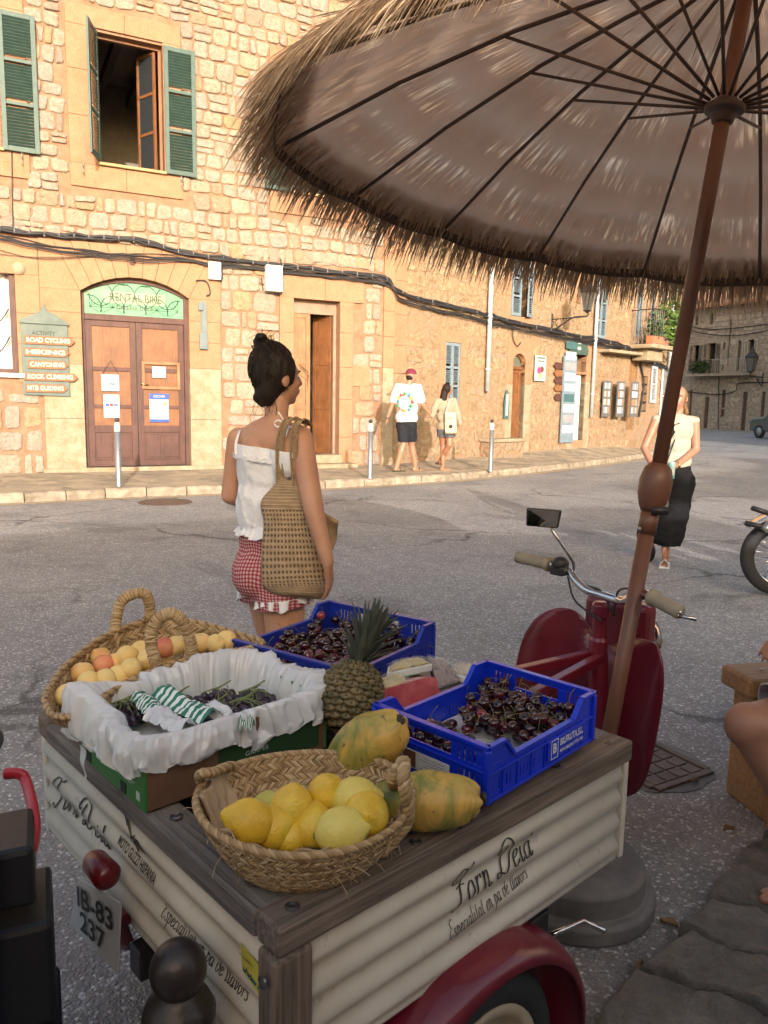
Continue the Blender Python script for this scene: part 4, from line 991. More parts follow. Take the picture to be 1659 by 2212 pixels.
lantern('wall_lantern', 'black lantern on the far grey house at the right edge', mw(HCo) @ Vector((wc(1648, 815)[0], 0, wc(1648, 815)[1])), math.pi/2-AC+R(10), 2.0, .9)
b = MB(); t = thing('cable_bundle', 'thin cables hanging across the far grey house', 'cables', mw(HCo) @ Vector((0, 0, 5)))
for pts in ([(1478, 708), (1530, 722), (1600, 724), (1670, 712)], [(1478, 700), (1540, 712), (1670, 700)], [(1478, 845), (1550, 852), (1590, 845), (1600, 828), (1670, 826)], [(1556, 745), (1554, 930)], [(1582, 690), (1574, 790)]):
    P = [mw(HCo) @ Vector((wc(p.x, p.y)[0], -.12, wc(p.x, p.y)[1])) for p in smooth_pts([Vector((a, c, 0)) for a, c in pts], 5)]; b.tube(P, .03, 4)
b.build('cables', M_CABLE, t, world=True)
# hill with trees beyond
b = MB()
def hill(u, v):
    x = -40+u*130; y = 75+v*120; h = 26*math.sin(math.pi*min(1, v*1.1))*(.6+.4*math.sin(u*5+1))+2*noise.noise(Vector((x*.05, y*.05, 0)))
    return Vector((x, y, max(h, -1)))
b.grid(hill, 60, 40); tag(b.build('hill', mat('green_hillside', (.07, .11, .03), .9, (.03, .06, .02), ns=.3), smooth=True), 'wooded green hillside behind the houses', kind='structure')
def tree(name, label, P, h, cr, n, size, m=M_LEAF, seed=1, group=None, trunkr=.15):
    rnd = random.Random(seed); t = thing(name, label, 'tree', P, 0, group)
    b = MB(); top = Vector((0, 0, h-cr[2]*.8)); b.tube(smooth_pts([(0, 0, 0), (.1, .05, h*.3), top], 5), [trunkr*(1-.5*i/10) for i in range(11)], 8)
    cl = []
    for i in range(9):
        d = Vector((rnd.gauss(0, 1), rnd.gauss(0, 1), rnd.gauss(0, .7))).normalized(); c = Vector((0, 0, h))+Vector((d.x*cr[0]*.55, d.y*cr[1]*.55, d.z*cr[2]*.55)); cl.append(c)
        b.tube([top-Vector((0, 0, h*.15)), (top+c)/2+Vector((0, 0, .1)), c], [trunkr*.4, trunkr*.25, trunkr*.08], 5)
    b.build('trunk', mat('tree_bark', (.13, .09, .06), .9, bmp=.8), t, smooth=True)
    b = MB()
    for c in cl: leafy(b, c, (cr[0]*.55, cr[1]*.55, cr[2]*.55), n//9, size, rnd)
    b.build('crown', m, t); return t
tree('leafy_tree', 'green tree rising behind the roof of the far house beside the umbrella pole', (24.0, 66, 5), 5.5, (3.2, 3, 2.6), 1600, .5, seed=2, trunkr=.3)
tree('leafy_tree', 'green tree behind the far house roof further right', (31.0, 68, 4), 5.8, (3.4, 3, 2.4), 1400, .5, seed=6, trunkr=.3)
# ================================================================ behind the camera: houses and trees that throw the shade
def sunback(G, y): t = (G[1]-y)/SUNV.y*-1; return None
AZ = R(168); EL = R(15); SUNV = Vector((math.sin(AZ)*math.cos(EL), math.cos(AZ)*math.cos(EL), math.sin(EL)))
def cast(x, y, Y=-4.0): t = (y-Y)/-SUNV.y; return (x+SUNV.x*t, SUNV.z*t)
prof = [cast(-9, 5.2), cast(-5.5, 6.9), cast(-3.88, 7.66), cast(-3.16, 8.24), cast(-2.31, 8.84), cast(-1.54, 9.42), cast(-.6, 9.91), cast(-.17, 9.75), cast(.4, 9.2), cast(1.3, 7.9), cast(2.11, 7.15), cast(3.2, 7.0), cast(4.2, 7.2), cast(5.5, 8.0)]
gt = thing('roadside_building', 'low cafe building behind the terrace, outside the photo', 'building', (0, -4, 0))
x0 = prof[0][0]; x1 = prof[-1][0]
MB().prism([(x0, 0), (x1, 0)]+[p for p in reversed(prof)], 3.0, M4((1, 0, 0), (0, 0, 1), (0, -1, 0), (0, 0, 0))).build('wall', mat('brownish_plaster', (.30, .25, .2), .9), gt)  # plain brownish plaster in one tone
q = cast(6.2, 15.9); q2 = cast(9.4, 18.8)
gt = thing('roadside_building', 'two storey building behind the terrace on the right, outside the photo', 'building', (0, -4, 0))
MB().prism([(q[0], 0), (30, 0), (30, 7.2), (q2[0]+1.2, 7.2), q2, q], 3.0, M4((1, 0, 0), (0, 0, 1), (0, -1, 0), (0, 0, 0))).build('wall', MC['brownish_plaster'], gt)
gt = thing('roadside_building', 'tall building on the near side of the street beyond the frame', 'building', (32, 19, 0))
MB().bb(-14, 14, -5, 5, 0, 17).build('wall', MC['brownish_plaster'], gt)
for k, (gx, gy, rr) in enumerate(((3.3, 9.2, (.95, .8, .36)), (6.2, 12.9, (2.0, .8, .55)))):
    X, Zt = cast(gx, gy, -3.4); tree('shade_tree', 'tree behind the camera throwing leafy shade on the road, '+('left one' if k == 0 else 'right one'), (X, -3.4, 0), Zt, rr, 2600, .12, M_LEAFD, seed=20+k, trunkr=.07)
X, Zt = cast(1.3, 9.9, -3.4); t = thing('palm_tree', 'slender palm behind the camera throwing pointed shade', 'tree', (X+.8, -3.4, 0)); b = MB()
for a, ln in ((168, .85), (150, .65), (185, .5)):
    P = [Vector((math.cos(R(a))*ln*q_/5, 0, Zt-.22+math.sin(R(a))*ln*q_/5)) for q_ in range(6)]
    for j in range(5): b.bar(P[j], P[j+1], .05, .14*(1-j*.16))
b.build('crown', M_LEAFD, t); MB().tube([(0, 0, 0), (0, 0, Zt-.2)], .04, 6).build('trunk', MC['tree_bark'], t)
# unseen awning added behind and above the camera to darken the foreground
gt = thing('added_awning', 'unseen dark canvas awning added behind the camera to darken the foreground', 'awning', (.5, -1.6, 0))
b = MB(); b.add([(.05, -2.6, 3.0), (4, -2.6, 3.0), (4, .95, 2.42), (.05, .95, 2.42), (.05, -2.6, 3.03), (4, -2.6, 3.03), (4, .95, 2.45), (.05, .95, 2.45)], [(0, 1, 2, 3), (4, 7, 6, 5), (0, 4, 5, 1), (2, 6, 7, 3), (1, 5, 6, 2), (3, 7, 4, 0)]).build('canvas', mat('brown_canvas', (.12, .08, .06), .9), gt)
b = MB(); 
for x in (.1, 3.95): b.tube([(x, -.15, 0), (x, -.15, 2.55)], .03, 8)
b.each('post', M_BLACKM, gt)
# ================================================================ terrace slabs bottom right
edge = [(1700, 1770), (1613, 1825), (1516, 1916), (1384, 2061), (1263, 2209), (1150, 2340)]
ez = [Zp(x, y, .09) for x, y in edge]
b = MB()
M_SLAB, nt, bs_ = newmat('rough_terrace_slab'); v = coords(nt); n1 = noiset(nt, v, 9, 8, .72); n2 = noiset(nt, v, 34, 6, .75)
c_ = ramp(nt, n1, [(.3, (.11, .10, .085)), (.7, (.29, .26, .22))]); nt.links.new(c_, bs_.inputs['Base Color']); bs_.inputs['Roughness'].default_value = .4; p1 = bump(nt, bs_, n1, .9, .05); bump(nt, bs_, n2, 1.0, .012, p1)
rows = [[e+(Vector((.82, -.57, 0)))*w for e in ez] for w in (0, .34, .72, 1.2, 1.9, 3.2)]
rnd = random.Random(9)
for r_ in range(5):
    for c in range(5):
        sub = [(0, .48), (.5, 1)] if (r_+c) % 2 == 0 else [(0, 1)]
        for (t0, t1) in sub:
            q = [rows[r_][c].lerp(rows[r_][c+1], t0), rows[r_][c].lerp(rows[r_][c+1], t1), rows[r_+1][c].lerp(rows[r_+1][c+1], t1), rows[r_+1][c].lerp(rows[r_+1][c+1], t0)]
            ctr = sum(q, Vector())/4; q = [p+(ctr-p)*.02+Vector((rnd.uniform(-.02, .02), rnd.uniform(-.02, .02), 0)) for p in q]; dz_ = rnd.uniform(-.006, .006)
            def gf(u, v_):
                p = q[0].lerp(q[1], u).lerp(q[3].lerp(q[2], u), v_); e_ = min(u, 1-u, v_, 1-v_); rim = min(1, e_/.05)
                w_ = p+Vector((noise.noise(p*4)*.05, noise.noise(p*4+Vector((5, 5, 5)))*.05, 0)); w_.z = .085+dz_-(1-rim)**2*.035+.020*noise.noise(p*5)+.012*noise.noise(p*15)+.008*noise.noise(p*34); 
                if e_ <= 0: w_.z = .0
                return w_
            b.grid(gf, 44, 44)
tag(b.build('terrace_paving', M_SLAB, smooth=True), 'rough dark stone slabs of the raised terrace', kind='structure')
# ================================================================ LIGHT, WORLD, CAMERA
w = bpy.data.worlds.new('World'); SC.world = w; w.use_nodes = True; nt = w.node_tree; bg = nt.nodes['Background']
sky = nt.nodes.new('ShaderNodeTexSky'); sky.sky_type = 'NISHITA'; sky.sun_disc = False; sky.sun_elevation = EL; sky.sun_rotation = AZ; sky.air_density = 1.0; sky.dust_density = 5.0; sky.ozone_density = 0.0
nt.links.new(sky.outputs[0], bg.inputs[0]); bg.inputs[1].default_value = SKY_S
sl = bpy.data.lights.new('sun', 'SUN'); sl.energy = SUN_S; sl.angle = R(.53); sl.color = (1, .90, .85); so = bpy.data.objects.new('sun', sl); COL.objects.link(so)
so.rotation_euler = SUNV.to_track_quat('Z', 'Y').to_euler(); so.location = (0, -20, 12)
cam = bpy.data.cameras.new('camera'); co = bpy.data.objects.new('camera', cam); COL.objects.link(co); SC.camera = co
cam.sensor_fit = 'HORIZONTAL'; cam.sensor_width = 36; cam.lens = 36*FPX/1659; cam.clip_end = 600; cam.clip_start = .02
co.location = (0, 0, HC); fwd = Vector((0, math.cos(TH), -math.sin(TH))); upv = Vector((0, math.sin(TH), math.cos(TH))); rt = Vector((1, 0, 0))
cr, sr = math.cos(RO), math.sin(RO)   # image x axis / y axis expressed in unrolled frame
ix = rt*cr+upv*sr*1; iy = -rt*sr+upv*cr
Mx = Matrix((ix, iy, -fwd)).transposed(); co.rotation_euler = Mx.to_euler()
vs = SC.view_settings; vs.view_transform = 'Standard'; vs.look = 'None'; vs.exposure = EXPO; vs.gamma = 1
# ================================================================ STRAW PARASOL
Ub = Vector((.60, 2.05, .0)); UA = Vector((.131, .042, 1)).normalized(); NR = 18; RR = 1.318; PH0 = -.018
UC = Ub+Vector((0, 0, .12))+UA*1.972
UE1 = UA.cross(Vector((0, 1, 0))).normalized(); UE2 = UA.cross(UE1)
PU = thing('straw_parasol', 'large straw fringed parasol with brown pole leaning over the fruit cart', 'parasol', Ub)
APX = .50
RK = {0: (.87, .055), 1: (1, 0), 9: (.95, 0), 10: (.9, .0), 11: (.85, 0), 12: (.75, 0), 13: (.70, 0), 14: (.68, .02), 15: (.66, .03), 16: (.67, .04), 17: (.73, .05)}
def rimk(i):
    a = int(i) % NR; t = i-int(i); p = RK.get(a, (1, 0)); q = RK.get((a+1) % NR, (1, 0)); return (p[0]*(1-t)+q[0]*t, p[1]*(1-t)+q[1]*t)
def cone(th, k, off=0.0):       # k 0 apex .. 1 rim (beyond 1: fringe)
    idx = (th/(2*math.pi/NR)) % NR; kk, dz = rimk(idx)
    a = PH0-th; q = k*RR*kk; drop = APX*(1-k)+.06*math.sin(math.pi*min(k, 1))+dz*k
    s = th/(2*math.pi/NR); sag = .018*k*abs(math.sin(math.pi*s))
    return UC+(UE1*math.cos(a)+UE2*math.sin(a))*(q*(1-.012*abs(math.sin(math.pi*s))))+UA*(drop-sag+off)
def canopy_mat():  # light streaking through the thatch is put into the cloth's colour and translucency
    m, nt, b = newmat('brown_canopy_cloth'); t = nt.nodes.new('ShaderNodeUVMap'); mp = nt.nodes.new('ShaderNodeMapping'); mp.inputs['Scale'].default_value = (420, 7, 1); nt.links.new(t.outputs[0], mp.inputs[0])
    n = noiset(nt, mp.outputs[0], 1.0, 3, .6); mp2 = nt.nodes.new('ShaderNodeMapping'); mp2.inputs['Scale'].default_value = (20, 6, 1); nt.links.new(t.outputs[0], mp2.inputs[0]); n2 = noiset(nt, mp2.outputs[0], 1.0, 3)
    st = ramp(nt, n, [(.50, 0), (.64, 1)]); k2 = ramp(nt, n2, [(.42, 0), (.6, 1)])
    sepn = nt.nodes.new('ShaderNodeSeparateXYZ'); nt.links.new(t.outputs[0], sepn.inputs[0])
    w = nt.nodes.new('ShaderNodeMath'); w.operation = 'MULTIPLY'; w.inputs[1].default_value = 5.6; nt.links.new(sepn.outputs[1], w.inputs[0]); fr = nt.nodes.new('ShaderNodeMath'); fr.operation = 'FRACT'; nt.links.new(w.outputs[0], fr.inputs[0])
    band = ramp(nt, fr.outputs[0], [(0, 0), (.28, 0), (.4, 1), (.9, 1), (1, 0)])
    a = mixc(nt, 1.0, st, k2, 'MULTIPLY'); a = mixc(nt, 1.0, a, band, 'MULTIPLY')
    c = mixc(nt, a, (.46, .33, .24), (.56, .43, .30)); nt.links.new(c, b.inputs['Base Color']); b.inputs['Roughness'].default_value = .9; b.inputs['Specular IOR Level'].default_value = .1
    tr = nt.nodes.new('ShaderNodeBsdfTranslucent'); tc = mixc(nt, a, (.66, .46, .33), (1.0, .80, .55)); nt.links.new(tc, tr.inputs[0])
    x = nt.nodes.new('ShaderNodeMixShader'); mf = ramp(nt, a, [(0, .46), (1, .88)]); nt.links.new(mf, x.inputs[0]); nt.links.new(b.outputs[0], x.inputs[1]); nt.links.new(tr.outputs[0], x.inputs[2]); nt.links.new(x.outputs[0], nt.nodes['Material Output'].inputs[0]); return m
M_CAN = canopy_mat()
b = MB(); nu, nv = NR*6, 16
b.grid(lambda u, v: cone(u*2*math.pi, .03+.97*v), nu, nv, cu=True); o = b.build('canopy', M_CAN, PU, smooth=True, world=True)
uv = o.data.uv_layers.new(name='UVMap')
for p in o.data.polygons:
    vi = [o.data.loops[l].vertex_index for l in p.loop_indices]; us = [(i % nu)/nu for i in vi]; big = max(us) > .9 and min(us) < .1
    for l, i, u_ in zip(p.loop_indices, vi, us): uv.data[l].uv = (u_+(1 if big and u_ < .5 else 0), (i//nu)/nv)
b = MB(); b.grid(lambda u, v: cone(u*2*math.pi, 1-.0*v, -.035*v), nu, 1, cu=True); b.build('canopy_hem', mat('dark_hem_cloth', (.11, .08, .06), .9), PU, world=True, solid=.004)
M_POLE = mat('brown_painted_pole', (.17, .072, .042), .42, (.13, .055, .034), ns=5)
M_RIB = mat('dark_brown_rib', (.11, .07, .05), .5)
UT = UC+UA*(APX+.03); HUBL = UC+UA*.10
for i in range(NR):
    th = i*2*math.pi/NR
    rb = MB().tube([cone(th, k, -.016) for k in (.04, .25, .45, .7, .985)], .0062, 6).build('rib', M_RIB, PU, world=True, smooth=True)
    J = cone(th, .47, -.02); q = HUBL+(J-HUBL).normalized()*.045
    MB().tube([q, J], .0046, 6).build('strut', M_RIB, rb, smooth=True, world=False).matrix_parent_inverse = Matrix.Identity(4)
    rb.children[0].data.transform(mw(PU).inverted())
b = MB(); F3 = frame(UA); MU = Matrix((F3[0], F3[1], F3[2])).transposed()
b.lathe([(.0, -.035), (.026, -.035), (.030, -.02), (.033, -.012), (.050, -.007), (.052, .007), (.036, .013), (.030, .025), (0, .025)], HUBL, 24, MU)
b.build('runner_hub', M_RIB, PU, world=True, smooth=True, bevel=.003)
b = MB(); b.lathe([(0, -.03), (.05, -.03), (.06, 0), (.05, .03), (0, .03)], UT-UA*.03, 20, MU).build('top_hub', M_RIB, PU, world=True)
def axp(t): return Ub+Vector((0, 0, .12))+UA*t
def axt(py):   # parameter on the pole axis where it crosses image row py
    lo, hi = 0.0, 2.6
    for _ in range(40):
        m_ = (lo+hi)/2; P = axp(m_); r = proj(P)
        if r[1] > py: lo = m_
        else: hi = m_
    return (lo+hi)/2
def proj(P):
    x, y, z = P.x, P.y, P.z-HC; dep = y*math.cos(TH)-z*math.sin(TH); up = y*math.sin(TH)+z*math.cos(TH); u2 = x/dep; v2 = up/dep; c, s = math.cos(RO), math.sin(RO)
    return (CX+(u2*c+v2*s)*FPX, CY-(-u2*s+v2*c)*FPX)
tc0, tc1 = axt(1105), axt(1000)
b = MB(); b.tube([axp(-.05), axp(tc0-.03)], .0215, 20).tube([axp(tc1), UT], .0195, 20); b.tube([axp(tc0-.06), axp(tc0)], .025, 20); b.build('pole', M_POLE, PU, smooth=True, world=True, bevel=0)
b = MB(); cc = axp((tc0+tc1)/2); hh = (tc1-tc0)/2
b.lathe([(.0, -hh-.0), (.026, -hh), (.034, -hh+.015), (.043, -.3*hh), (.044, .3*hh), (.036, hh-.015), (.022, hh), (0, hh)], cc, 20, MU, sx=1.0, sy=1.0)
b.build('crank_housing', M_POLE, PU, smooth=True, world=True)
b = MB(); k0 = cc+UE1*-.0; rr = Vector((1, .1, 0)).normalized()
p0 = cc+Vector((.03, -.02, .02)); p1 = Yp(1440, 1100, cc.y-.02); p2 = Yp(1432, 1000, cc.y-.02)
b.tube([cc+Vector((.02, 0, -.02)), Yp(1420, 1080, cc.y-.03), Yp(1412, 1100, cc.y-.03)], .007, 8); b.tube([Yp(1408, 1102, cc.y-.03), Yp(1442, 1104, cc.y-.03)], .012, 10); b.build('crank_handle', M_BLACKM, PU, smooth=True, world=True)
b = MB(); b.ell(Yp(1382, 1143, Ub.y-.03)+Vector((0, .005, 0)), (.006, .006, .006)); b.build('bolt', M_GREYMETAL, PU, world=True, smooth=True)
# thatch
M_THATCH, nt, bs_ = newmat('dry_palm_thatch'); g_ = nt.nodes.new('ShaderNodeNewGeometry')
c_ = ramp(nt, g_.outputs['Random Per Island'], [(0, (.26, .17, .10)), (.5, (.50, .34, .20)), (.85, (.64, .47, .29)), (1, (.74, .60, .42))]); nt.links.new(c_, bs_.inputs['Base Color']); bs_.inputs['Roughness'].default_value = .75
t_ = N(nt, 'ShaderNodeBsdfTranslucent'); nt.links.new(c_, t_.inputs[0]); x_ = N(nt, 'ShaderNodeMixShader'); x_.inputs[0].default_value = .35
nt.links.new(bs_.outputs[0], x_.inputs[1]); nt.links.new(t_.outputs[0], x_.inputs[2]); nt.links.new(x_.outputs[0], nt.nodes['Material Output'].inputs[0])
rnd = random.Random(42)
def strand(b, th, k0, ln, w, lift, droop, spread):
    a = PH0-th; out = UE1*math.cos(a)+UE2*math.sin(a); side = (-UE1*math.sin(a)+UE2*math.cos(a))
    p = cone(th, k0, lift); d = (out*.93-UA*.36+side*spread).normalized(); P = []; n = 4
    tw = side*math.cos(rnd.uniform(-1, 1))+UA*math.sin(rnd.uniform(-1, 1)); tw.normalize()
    for i in range(n+1):
        t = i/n; P.append(p+d*(ln*t)-Vector((0, 0, 1))*(droop*ln*t*t)+side*(rnd.uniform(-.006, .006)))
    b.ribbon(P, [w, w, w*.9, w*.7, w*.25], tw)
b = MB()
for ring, (k0, n, ln, lift) in enumerate(((.93, 2600, .165, .004), (.97, 2500, .15, .02), (1.0, 2000, .135, .0))):
    for i in range(n):
        th = 2*math.pi*(i+rnd.uniform(-.8, .8))/n
        clump = noise.noise(Vector((math.cos(th)*14, math.sin(th)*14, ring)))
        strand(b, th, k0+rnd.uniform(-.01, .01), ln*rnd.uniform(.72, 1.18)*(1+.18*clump), rnd.uniform(.0028, .0085), lift+rnd.uniform(0, .02), rnd.uniform(.45, .85), rnd.gauss(0, .07)+.12*clump)
b.build('straw_fringe', M_THATCH, PU, world=True)
b = MB()
for (k0, n) in ((.12, 120), (.3, 280), (.48, 420), (.66, 560), (.82, 700)):
    for i in range(n):
        th = 2*math.pi*(i+rnd.uniform(-.6, .6))/n; strand(b, th, k0+rnd.uniform(-.01, .01), rnd.uniform(.14, .24), rnd.uniform(.004, .008), .02+rnd.uniform(0, .02), rnd.uniform(.0, .1), rnd.gauss(0, .05))
b.build('thatch', M_THATCH, PU, world=True)
# loose straw that hangs over the near edge, upper left of the view
pb = thing('parasol_base', 'round two step concrete parasol base beside the cart', 'parasol base', (.565, 2.05, 0))
M_CONC = mat('weathered_concrete', (.20, .19, .18), .75, (.12, .115, .11), ns=9, bmp=.3, bs=60)
MB().lathe([(.0, 0), (.222, 0), (.226, .01), (.226, .045), (.216, .055), (.196, .055), (.196, .115), (.186, .125), (.04, .125), (0, .125)], n=48).build('base_disc', M_CONC, pb, smooth=False, bevel=.004)
MB().lathe([(.035, .12), (.035, .2), (.03, .21), (.024, .21)], n=20).build('socket', M_BLACKM, pb, smooth=True)
# ================================================================ THREE WHEELED CART
RZ = .71
cA = Zp(605, 1990, RZ); cB = Zp(1345, 1600, RZ); cC = Zp(95, 1545, RZ)
uu = (cB-cA).normalized(); LU = (cB-cA).length; LV = .896; ang = math.atan2(uu.y, uu.x)
CT = thing('three_wheeled_cart', 'vintage cream and wine red motor cargo tricycle used as a fruit stand', 'cargo tricycle', (cA.x, cA.y, 0), ang)
MCT = mw(CT); ICT = MCT.inverted()
def C3(x, y, z): return MCT @ Vector((x, y, z))
M_CREAM = mat('cream_painted_metal', (.62, .56, .45), .38, (.50, .44, .34), ns=5, coat=.2, lo=.3, hi=.6)
def cream():
    m, nt, b = newmat('cream_panel_paint'); MC['cream_panel_paint'] = m; v = coords(nt)
    n = noiset(nt, v, 7, 7, .7); n2 = noiset(nt, v, 45, 5, .7); sc = noiset(nt, v, 22, 8, .8, 1.2)
    c = ramp(nt, n, [(.3, (.56, .50, .40)), (.65, (.66, .61, .51))]); d = ramp(nt, sc, [(.60, 1), (.66, .5)]); c = mixc(nt, 1.0, c, d, 'MULTIPLY')
    nt.links.new(c, b.inputs['Base Color']); b.inputs['Roughness'].default_value = .36; b.inputs['Coat Weight'].default_value = .15; bump(nt, b, n2, .08, .002); return m
M_CREAM = cream()
M_WINE = mat('wine_red_paint', (.17, .011, .024), .34, (.12, .009, .018), ns=6, coat=.4)
M_REDD = mat('dark_red_plastic', (.13, .006, .01), .32, coat=.15)
M_RAILW = wood('weathered_rail_wood', (.235, .175, .13), (.06, .042, .032), 'x', .75, 1.0, .9); M_RAILV = wood('weathered_rail_wood_across', (.235, .20, .175), (.055, .045, .04), 'y', .75, 1.0, .9); M_POSTW = wood('weathered_post_wood', (.23, .165, .12), (.06, .04, .03), 'z', .75, 1.0, .9)
zB, zT = .452, RZ-.045
def corr(u):    # corrugation profile: height fraction -> bulge
    return .0052*math.cos(2*math.pi*(u*4.0+.5))*min(1, u*8, (1-u)*8)
b = MB(); b.grid(lambda u, v: Vector((.02+u*(LU-.03), -.005-corr(v), zB+(zT-zB)*v)), 2, 56)
sp = b.build('side_panel', M_CREAM, CT, smooth=True, solid=.004); b = MB(); b.grid(lambda u, v: Vector((.02+u*(LU-.03), LV+.005+corr(v), zB+(zT-zB)*v)), 2, 56)
b.build('side_panel', M_CREAM, CT, smooth=True, solid=.004)
b = MB(); b.grid(lambda u, v: Vector((-.005-corr(v), .02+u*(LV-.03), zB+(zT-zB)*v)), 2, 56); tp = b.build('tail_panel', M_CREAM, CT, smooth=True, solid=.004)
b = MB(); b.grid(lambda u, v: Vector((LU+.005+corr(v), .02+u*(LV-.03), zB+(zT-zB)*v)), 2, 56).build('front_panel', M_CREAM, CT, smooth=True, solid=.004)
b = MB(); b.bb(-.008, .0, LV-.012, LV+.008, zB-.01, zT).bb(LU-.004, LU+.012, -.012, .004, zB, zT).each('corner_trim', M_CREAM, CT, bevel=.003)
b = MB(); b.bb(-.012, LU+.02, -.014, .042, zT, RZ); b.bb(-.012, LU+.02, LV-.042, LV+.014, zT, RZ); b.each('side_rail', M_RAILW, CT, bevel=.006)
b = MB(); b.bb(-.014, .052, .043, LV-.043, zT, RZ-.004); b.bb(LU-.03, LU+.025, .043, LV-.043, zT, RZ-.003); b.each('end_rail', M_RAILV, CT, bevel=.006)
b = MB(); b.bb(-.018, .045, -.016, .03, zB-.22, zT-.001).build('corner_post', M_POSTW, CT, bevel=.006)
b = MB()
for x, y in ((.03, .014), (.02, .10), (.02, .33), (.02, .62), (.45, .02), (LU-.03, .015), (.66, .02), (.27, .015), (LU-.03, LV-.02)):
    b.lathe([(0, .0), (.011, .0), (.011, .003), (.007, .005), (.0035, .003), (0, .003)], (x, y, RZ-.002), 12)
for z in (RZ-.075, ): b.lathe([(0, 0), (.009, 0), (.009, .003), (0, .005)], (-.027, .0, z), 12, Matrix.Rotation(R(-90), 3, 'Y'))
b.each('screw', mat('dull_steel', (.25, .24, .23), .35, metal=.9), CT)
M_DARK = mat('dark_bed_boards', (.03, .026, .024), .8, bmp=.3)
b = MB(); b.bb(.01, LU-.01, .01, LV-.01, zB-.02, zB+.13); b.build('bed_floor', M_DARK, CT)
M_PLY = wood('pale_plywood', (.58, .46, .30), (.46, .35, .21), 'x', .6, .5, .2)
b = MB(); b.bb(.42, LU+.02, .27, LV+.02, RZ+.002, RZ+.018).build('display_board', M_PLY, CT, bevel=.002)
b = MB(); b.bb(.40, LU-.05, .30, LV-.06, zB+.135, RZ).build('board_support', M_DARK, CT)
# writing on the panels
def corrx(v): return .005+corr(v)
def tailM(y, z, rot=0):  # text plane on tail panel, reading from far (high y) to near
    return M4((0, -1, 0), (0, 0, 1), (-1, 0, 0), (0, y, z))
def onpanel(mb, o0, which):    # drape flat letters on the corrugated sheet
    out = []
    for v in mb.v:
        k = (v[2]-zB)/(zT-zB); d = .0105+corr(min(max(k, 0), 1))+.0008
        if which == 't': out.append((-d+.002, v[1], v[2]))
        else: out.append((v[0], -d+.002, v[2]))
    mb.v = out
ym = lambda p: Pl(p[0], p[1], (cA.x, cA.y), math.pi/2-(ang+math.pi/2))
def tailpos(px, py): a, z = Pl(px, py, (cA.x, cA.y), -ang); return a, z
def sidepos(px, py): a, z = Pl(px, py, (cA.x, cA.y), math.pi/2-ang); return a, z
def lett(txt, p0, p1, h, which, w, name='lettering', slant=.16):
    f = tailpos if which == 't' else sidepos; a0, z0 = f(*p0); a1, z1 = f(*p1); mb = MB(); L_ = abs(a1-a0); rot = (z1-z0)/L_
    if which == 't': M = M4((0, -1, rot), (0, 0, 1), (-1, 0, 0), (0, a0, z0))
    else: M = M4((1, 0, rot), (0, 0, 1), (0, -1, 0), (a0, 0, z0))
    adv = sum(GL[c][0]+.08 for c in txt); script(mb, txt, h, M, w, slant, width=L_*(1)/1.0 if False else None); 
    # stretch to width
    k = L_/(adv*h); i = 1 if which == 't' else 0
    base = a0
    mb.v = [tuple((base+(c-base)*k if j == i else c) for j, c in enumerate(v)) for v in mb.v]
    onpanel(mb, 0, which); return mb
M_WORN = mat('worn_black_lettering', (.03, .028, .025), .7, (.15, .13, .11), ns=70, lo=.3, hi=.45)
lett('Forn', (128, 1727), (174, 1765), .026, 't', .20).build('lettering', M_WORN, tp)
lett('Deià', (184, 1775), (243, 1834), .025, 't', .20).build('lettering', M_WORN, tp)
lett('Especialitat en pa de llavors', (360, 1972), (543, 2160), .0125, 't', .17).build('lettering', M_WORN, tp)
lett('Forn', (965, 1958), (1050, 1903), .026, 's', .17).build('lettering', M_WORN, sp)
lett('Deià', (1062, 1890), (1140, 1838), .025, 's', .17).build('lettering', M_WORN, sp)
lett('Especialitat en pa de llavors', (958, 2022), (1132, 1895), .0125, 's', .17).build('lettering', M_WORN, sp)
mb = MB(); a0, z0 = tailpos(305, 1852); put_text(mb, 'MOTO GUZZI HISPANIA', .021, tailM(a0, z0)@Matrix.Rotation(R(-2), 4, 'Z'), width=.150, offset=.0005); onpanel(mb, 0, 't')
def blob(mb, pts, M): mb.add([M @ Vector((x, y, 0)) for x, y in pts], [tuple(range(len(pts)))])
Me = tailM(*tailpos(302, 1815)); k = .024
for pts in ([(-.3, .1), (-1.5, 1.1), (-1.9, 1.5), (-1.0, 1.25), (-.1, .45)], [(.2, .1), (1.3, -.1), (2.0, -.1), (1.5, .35), (.9, .6), (.1, .5)], [(-.35, .1), (.25, .5), (.35, .8), (.1, .6), (-.3, .35)], [(-.35, .25), (-.25, -.5), (.15, -.9), (.35, -.45), (.25, .2)], [(-.9, .9), (-1.7, 1.3), (-1.2, .8)]):
    n0 = len(mb.v); blob(mb, [(x*k, y*k) for x, y in pts], Me)
onpanel(mb, 0, 't'); mb.build('maker_emblem', mat('faded_black_print', (.06, .05, .04), .7), tp)
a0, z0 = tailpos(560, 2080); mb = MB(); mb.add([(0, a0+.026, z0-.022), (0, a0-.028, z0-.030), (0, a0-.028, z0+.016), (0, a0+.026, z0+.024)], [(0, 1, 2, 3)]); onpanel(mb, 0, 't'); mb.v = [(x-.0008, y, z) for x, y, z in mb.v]; st = mb.build('sticker', mat('yellow_sticker', (.72, .60, .08), .5), tp)
mb = MB(); put_text(mb, 'CRUELLAS', .017, tailM(a0-.002, z0-.012)@Matrix.Rotation(R(-4), 4, 'Z'), width=.046, offset=.0006); script(mb, 'especial' if False else 'lace', .007, tailM(a0+.02, z0+.004), .3); mb.v = [(-.0165-corr(min(max((v[2]-zB)/(zT-zB), 0), 1)), v[1], v[2]) for v in mb.v]; mb.build('lettering', mat('dark_green_print', (.01, .08, .10), .6), st)
